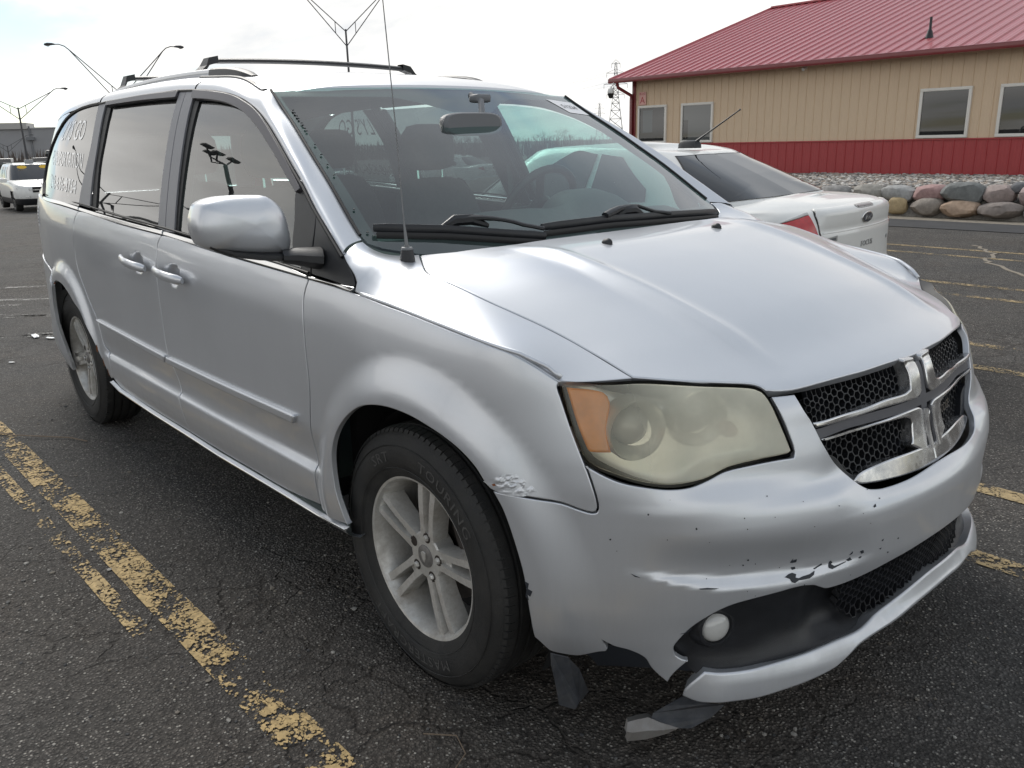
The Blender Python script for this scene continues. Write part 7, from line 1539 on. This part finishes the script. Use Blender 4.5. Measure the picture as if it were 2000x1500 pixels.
light_pole('double arm street lamp mirrored in the sliding window', (-36.5, -10.8, 0), 6.3, 3.2, R_(100), 1.0, .09)
fh = thing('floodlight_pole', 'curved pole with four floodlights mirrored in the front door window', 'street lamp', (-19.6, -9.1, 0)); mb = MB(); tube(mb, [(0, 0, 0), (0, 0.05, 3.2), (.02, .25, 4.6), (.10, .9, 5.9), (.3, 1.7, 6.7)], [.09, .08, .07, .06, .05], 8); mb.build('pole', M_BLACK, fh)
for k, (dx, dy, dz) in enumerate(((-.5, .35, .35), (-.15, -.1, .45), (.35, .5, .05), (.5, .9, .05))):
    mb = MB(); tube(mb, [(.3, 1.7, 6.7), (.3 + dx * .5, 1.7 + dy * .6, 6.6), (.3 + dx, 1.7 + dy, 6.75 + dz * .5)], .025, 6); a = mb.build('bracket', M_BLACK, fh); mb = MB(); box(mb, (.3 + dx * 1.15, 1.7 + dy * 1.1, 6.82 + dz * .5), (.24, .30, .12), .03); mb.build('floodlight', M_BLACK, a)
M_LAT = mat('pylon_steel', (.23, .24, .25), .6, .3)
def pylon(label, base, H, rz, group='transmission towers'):
    root = thing('transmission_tower', label, 'pylon', base, rz, group); hw = lambda z: np.interp(z, [0, H * .55, H * .75, H], [H * .115, H * .042, H * .028, H * .012]); r = H * .0042
    for sx in (-1, 1):
        for sy in (-1, 1):
            mb = MB(); tube(mb, [(sx * hw(z), sy * hw(z), z) for z in (0, H * .55, H * .75, H)], r, 4); mb.build('leg', M_LAT, root)
    mb = MB(); zs = [0, .16, .29, .40, .49, .56, .62, .68, .74, .80, .86, .92, 1.0]
    for z0, z1 in zip(zs[:-1], zs[1:]):
        a, b = hw(z0 * H), hw(z1 * H)
        for s in (-1, 1):
            for (p, q) in (((-a, s * a, z0 * H), (b, s * b, z1 * H)), ((a, s * a, z0 * H), (-b, s * b, z1 * H)), ((s * a, -a, z0 * H), (s * b, b, z1 * H)), ((s * a, a, z0 * H), (s * b, -b, z1 * H)), ((-b, s * b, z1 * H), (b, s * b, z1 * H))): tube(mb, [p, q], r * .6, 3, cap=False)
    mb.build('bracing', M_LAT, root)
    for z, w in ((.60, .115), (.73, .155), (.87, .12), (.985, .055)):
        mb = MB(); tube(mb, [(-w * H, 0, z * H), (w * H, 0, z * H)], r * .9, 4)
        for s in (-1, 1): tube(mb, [(s * w * H, 0, z * H), (0, 0, (z + .05) * H)], r * .6, 3); tube(mb, [(s * w * H, 0, z * H), (s * w * H, 0, (z - .055) * H)], r * .8, 4)
        mb.build('crossarm', M_LAT, root)
    return root
pt = px_point(1203, 122, 400); pyl = pylon('tall lattice transmission tower left of the building roof', (pt.x, pt.y, 0), pt.z, camyaw - .1)
pt2 = px_point(1171, 202, 800); pylon('smaller distant lattice tower left of the tall one', (pt2.x, pt2.y, 0), pt2.z, camyaw)
for i, (u, v, ln) in enumerate(((1190, 140, 'upper left'), (1188, 161, 'middle left'), (1190, 178, 'lower left'), (1213, 140, 'upper right'), (1218, 163, 'middle right'), (1215, 180, 'lower right'))):
    a = px_point(u, v, 400); b = px_point(700 - 20 * i, 268, 1400); mb = MB(); tube(mb, [a.lerp(b, t) - Vector((0, 0, 9 * 4 * t * (1 - t) * .5)) for t in np.linspace(0, 1, 14)], .028, 4, cap=False); tag(mb.build('power_line', mat('cable_grey', (.30, .31, .33), .6), None), 'thin power line leaving the %s arm of the tall lattice tower' % ln, 'cable', 'power lines from the tall tower')
wh_ = thing('warehouse', 'long grey flat roofed warehouse on the horizon at the left edge', 'building', px_point(40, 300, 300)); wh_.location.z = 0; wh_.rotation_euler = (0, 0, camyaw + .33)
M_WH = mat('warehouse_grey', (.30, .30, .31), .8, var=.05, vscale=.2); mb = MB(); box(mb, (10, 6, 4.3), (70, 12, 8.6)); mb.build('wall', M_WH, wh_, smooth=False); mb = MB(); box(mb, (-11, 5.5, 9.3), (28, 12.5, 1.8)); mb.build('parapet', mat('warehouse_pale', (.42, .41, .39), .8), wh_, smooth=False); mb = MB(); box(mb, (10, 5.9, 8.7), (70.4, 12.6, .3)); mb.build('roof_edge', mat('pale_trim', (.6, .6, .6), .7), wh_, smooth=False); mb = MB(); box(mb, (-9, -.85, 9.3), (3.4, .1, .7)); mb.build('dark_vent', mat('vent_dark', (.22, .21, .21), .8), wh_, smooth=False)
for x in (3.5,): mb = MB(); box(mb, (x, -.2, 4.6), (.5, .4, 9.2)); mb.build('ladder_duct', mat('duct_grey', (.17, .175, .185), .7), wh_, smooth=False); mb = MB(); box(mb, (x, -.6, 5.6), (2.2, 1.0, .9)); mb.build('platform', mat('duct_grey'), wh_, smooth=False)
M_BARK = mat('bare_bark', (.060, .050, .045), .9, var=.3, vscale=4); M_TWIG = mat('bare_twigs', (.105, .085, .075), .9, var=.3, vscale=3)
def bare_tree(label, base, H, seed, spread=.5, lv=5, group='leafless trees', thick=1.0):
    r = random.Random(seed); root = thing('bare_tree', label, 'tree', base, 0, group); tk, cr = MB(), MB()
    def grow(p, d, L, rad, k):
        n = 3; pts = [p]; q = p.copy(); dd = d.copy()
        for i in range(n): dd = (dd + Vector((r.uniform(-.16, .16), r.uniform(-.16, .16), r.uniform(-.06, .12)))).normalized(); q = q + dd * L / n; pts.append(q.copy())
        tube(tk if k < 2 else cr, pts, [rad * (1 - .4 * i / n) for i in range(n + 1)], 6 if k < 2 else 3, cap=False)
        if k >= lv: return
        for j in range(3 if k > 0 else 4):
            t = r.uniform(.45, 1.0) if j else 1.0; s = pts[0].lerp(pts[-1], t) if t < 1 else pts[-1]; a = r.uniform(0, 6.28); nd = (dd + Vector((math.cos(a), math.sin(a), r.uniform(-.1, .5))) * r.uniform(.4, .9) * (1 + spread * .6)).normalized(); grow(s, nd, L * r.uniform(.58, .82), rad * .58, k + 1)
    grow(Vector((0, 0, 0)), Vector((0, 0, 1)), H * .30, H * .018 * thick, 0); tk.build('trunk', M_BARK, root); cr.build('crown', M_TWIG, root, smooth=False); return root
rt = random.Random(3); t1 = None
kinds = []
for i in range(3):
    kinds.append(bare_tree('', (0, -400 - i * 10, 0), 4.4, 60 + i, .6, 5))
spots = [(868, 110, .92, 'leafless tree seen left of the driver headrest, tallest there'), (890, 120, 1.0, 'leafless tree seen through the windshield under the mirror left end'), (915, 112, .95, 'leafless tree seen just under the middle of the rear view mirror'), (938, 122, .9, 'leafless tree seen between the mirror and the driver side door pillar'), (1000, 116, .85, 'leafless tree at the left edge of the driver door glass'), (1030, 118, .82, 'low leafless tree left of the middle of the driver door glass'), (1056, 128, 1.02, 'leafless tree above the steering wheel seen through the driver door glass'), (1080, 116, 1.08, 'tallest leafless tree seen through the driver door glass'), (1104, 126, 1.0, 'leafless tree right of the tallest one in the driver door glass'), (1128, 118, .85, 'leafless tree above the white car roof in the driver door glass'), (1150, 122, .75, 'smallest leafless tree at the right end of the driver door glass'), (640, 118, 1.1, 'leafless tree seen through the lettered far quarter window')]
for i, (u, d, s, l) in enumerate(spots):
    p_ = px_point(u, 275, d); o = kinds[i] if i < 3 else copy_tree(kinds[i % 3]); o.location = (p_.x, p_.y, gz(p_.x)); o.scale = (s * 1.25, s * 1.25, s); o.rotation_euler = (0, 0, rt.uniform(0, 6.28)); o['label'] = l
# trees across the lot, mirrored in the office windows
for i, (x, y, H, l) in enumerate(((-9, -16, 10.5, 'leafless tree mirrored in the left big office window'), (1, -20, 11.5, 'leafless tree mirrored in the right big office window'))): bare_tree(l, (x, y, 0), H, 80 + i, .5, 6, group='trees across the lot', thick=1.1)
# a low brown thicket closes the horizon
mb = MB(); r = random.Random(12)
for i in range(2600):
    u = r.uniform(-200, 1240); d = r.uniform(128, 160); p_ = px_point(u, 275, d); h = r.uniform(.8, 3.0); a = r.uniform(0, 6.28); w = r.uniform(.1, .35); g0 = gz(p_.x); mb.add([(p_.x - w * math.cos(a), p_.y - w * math.sin(a), g0), (p_.x + w * math.cos(a), p_.y + w * math.sin(a), g0), (p_.x + r.uniform(-.5, .5), p_.y + r.uniform(-.5, .5), g0 + h)], [(0, 1, 2)])
tag(mb.build('thicket', M_TWIG, None, smooth=False), kind='stuff')
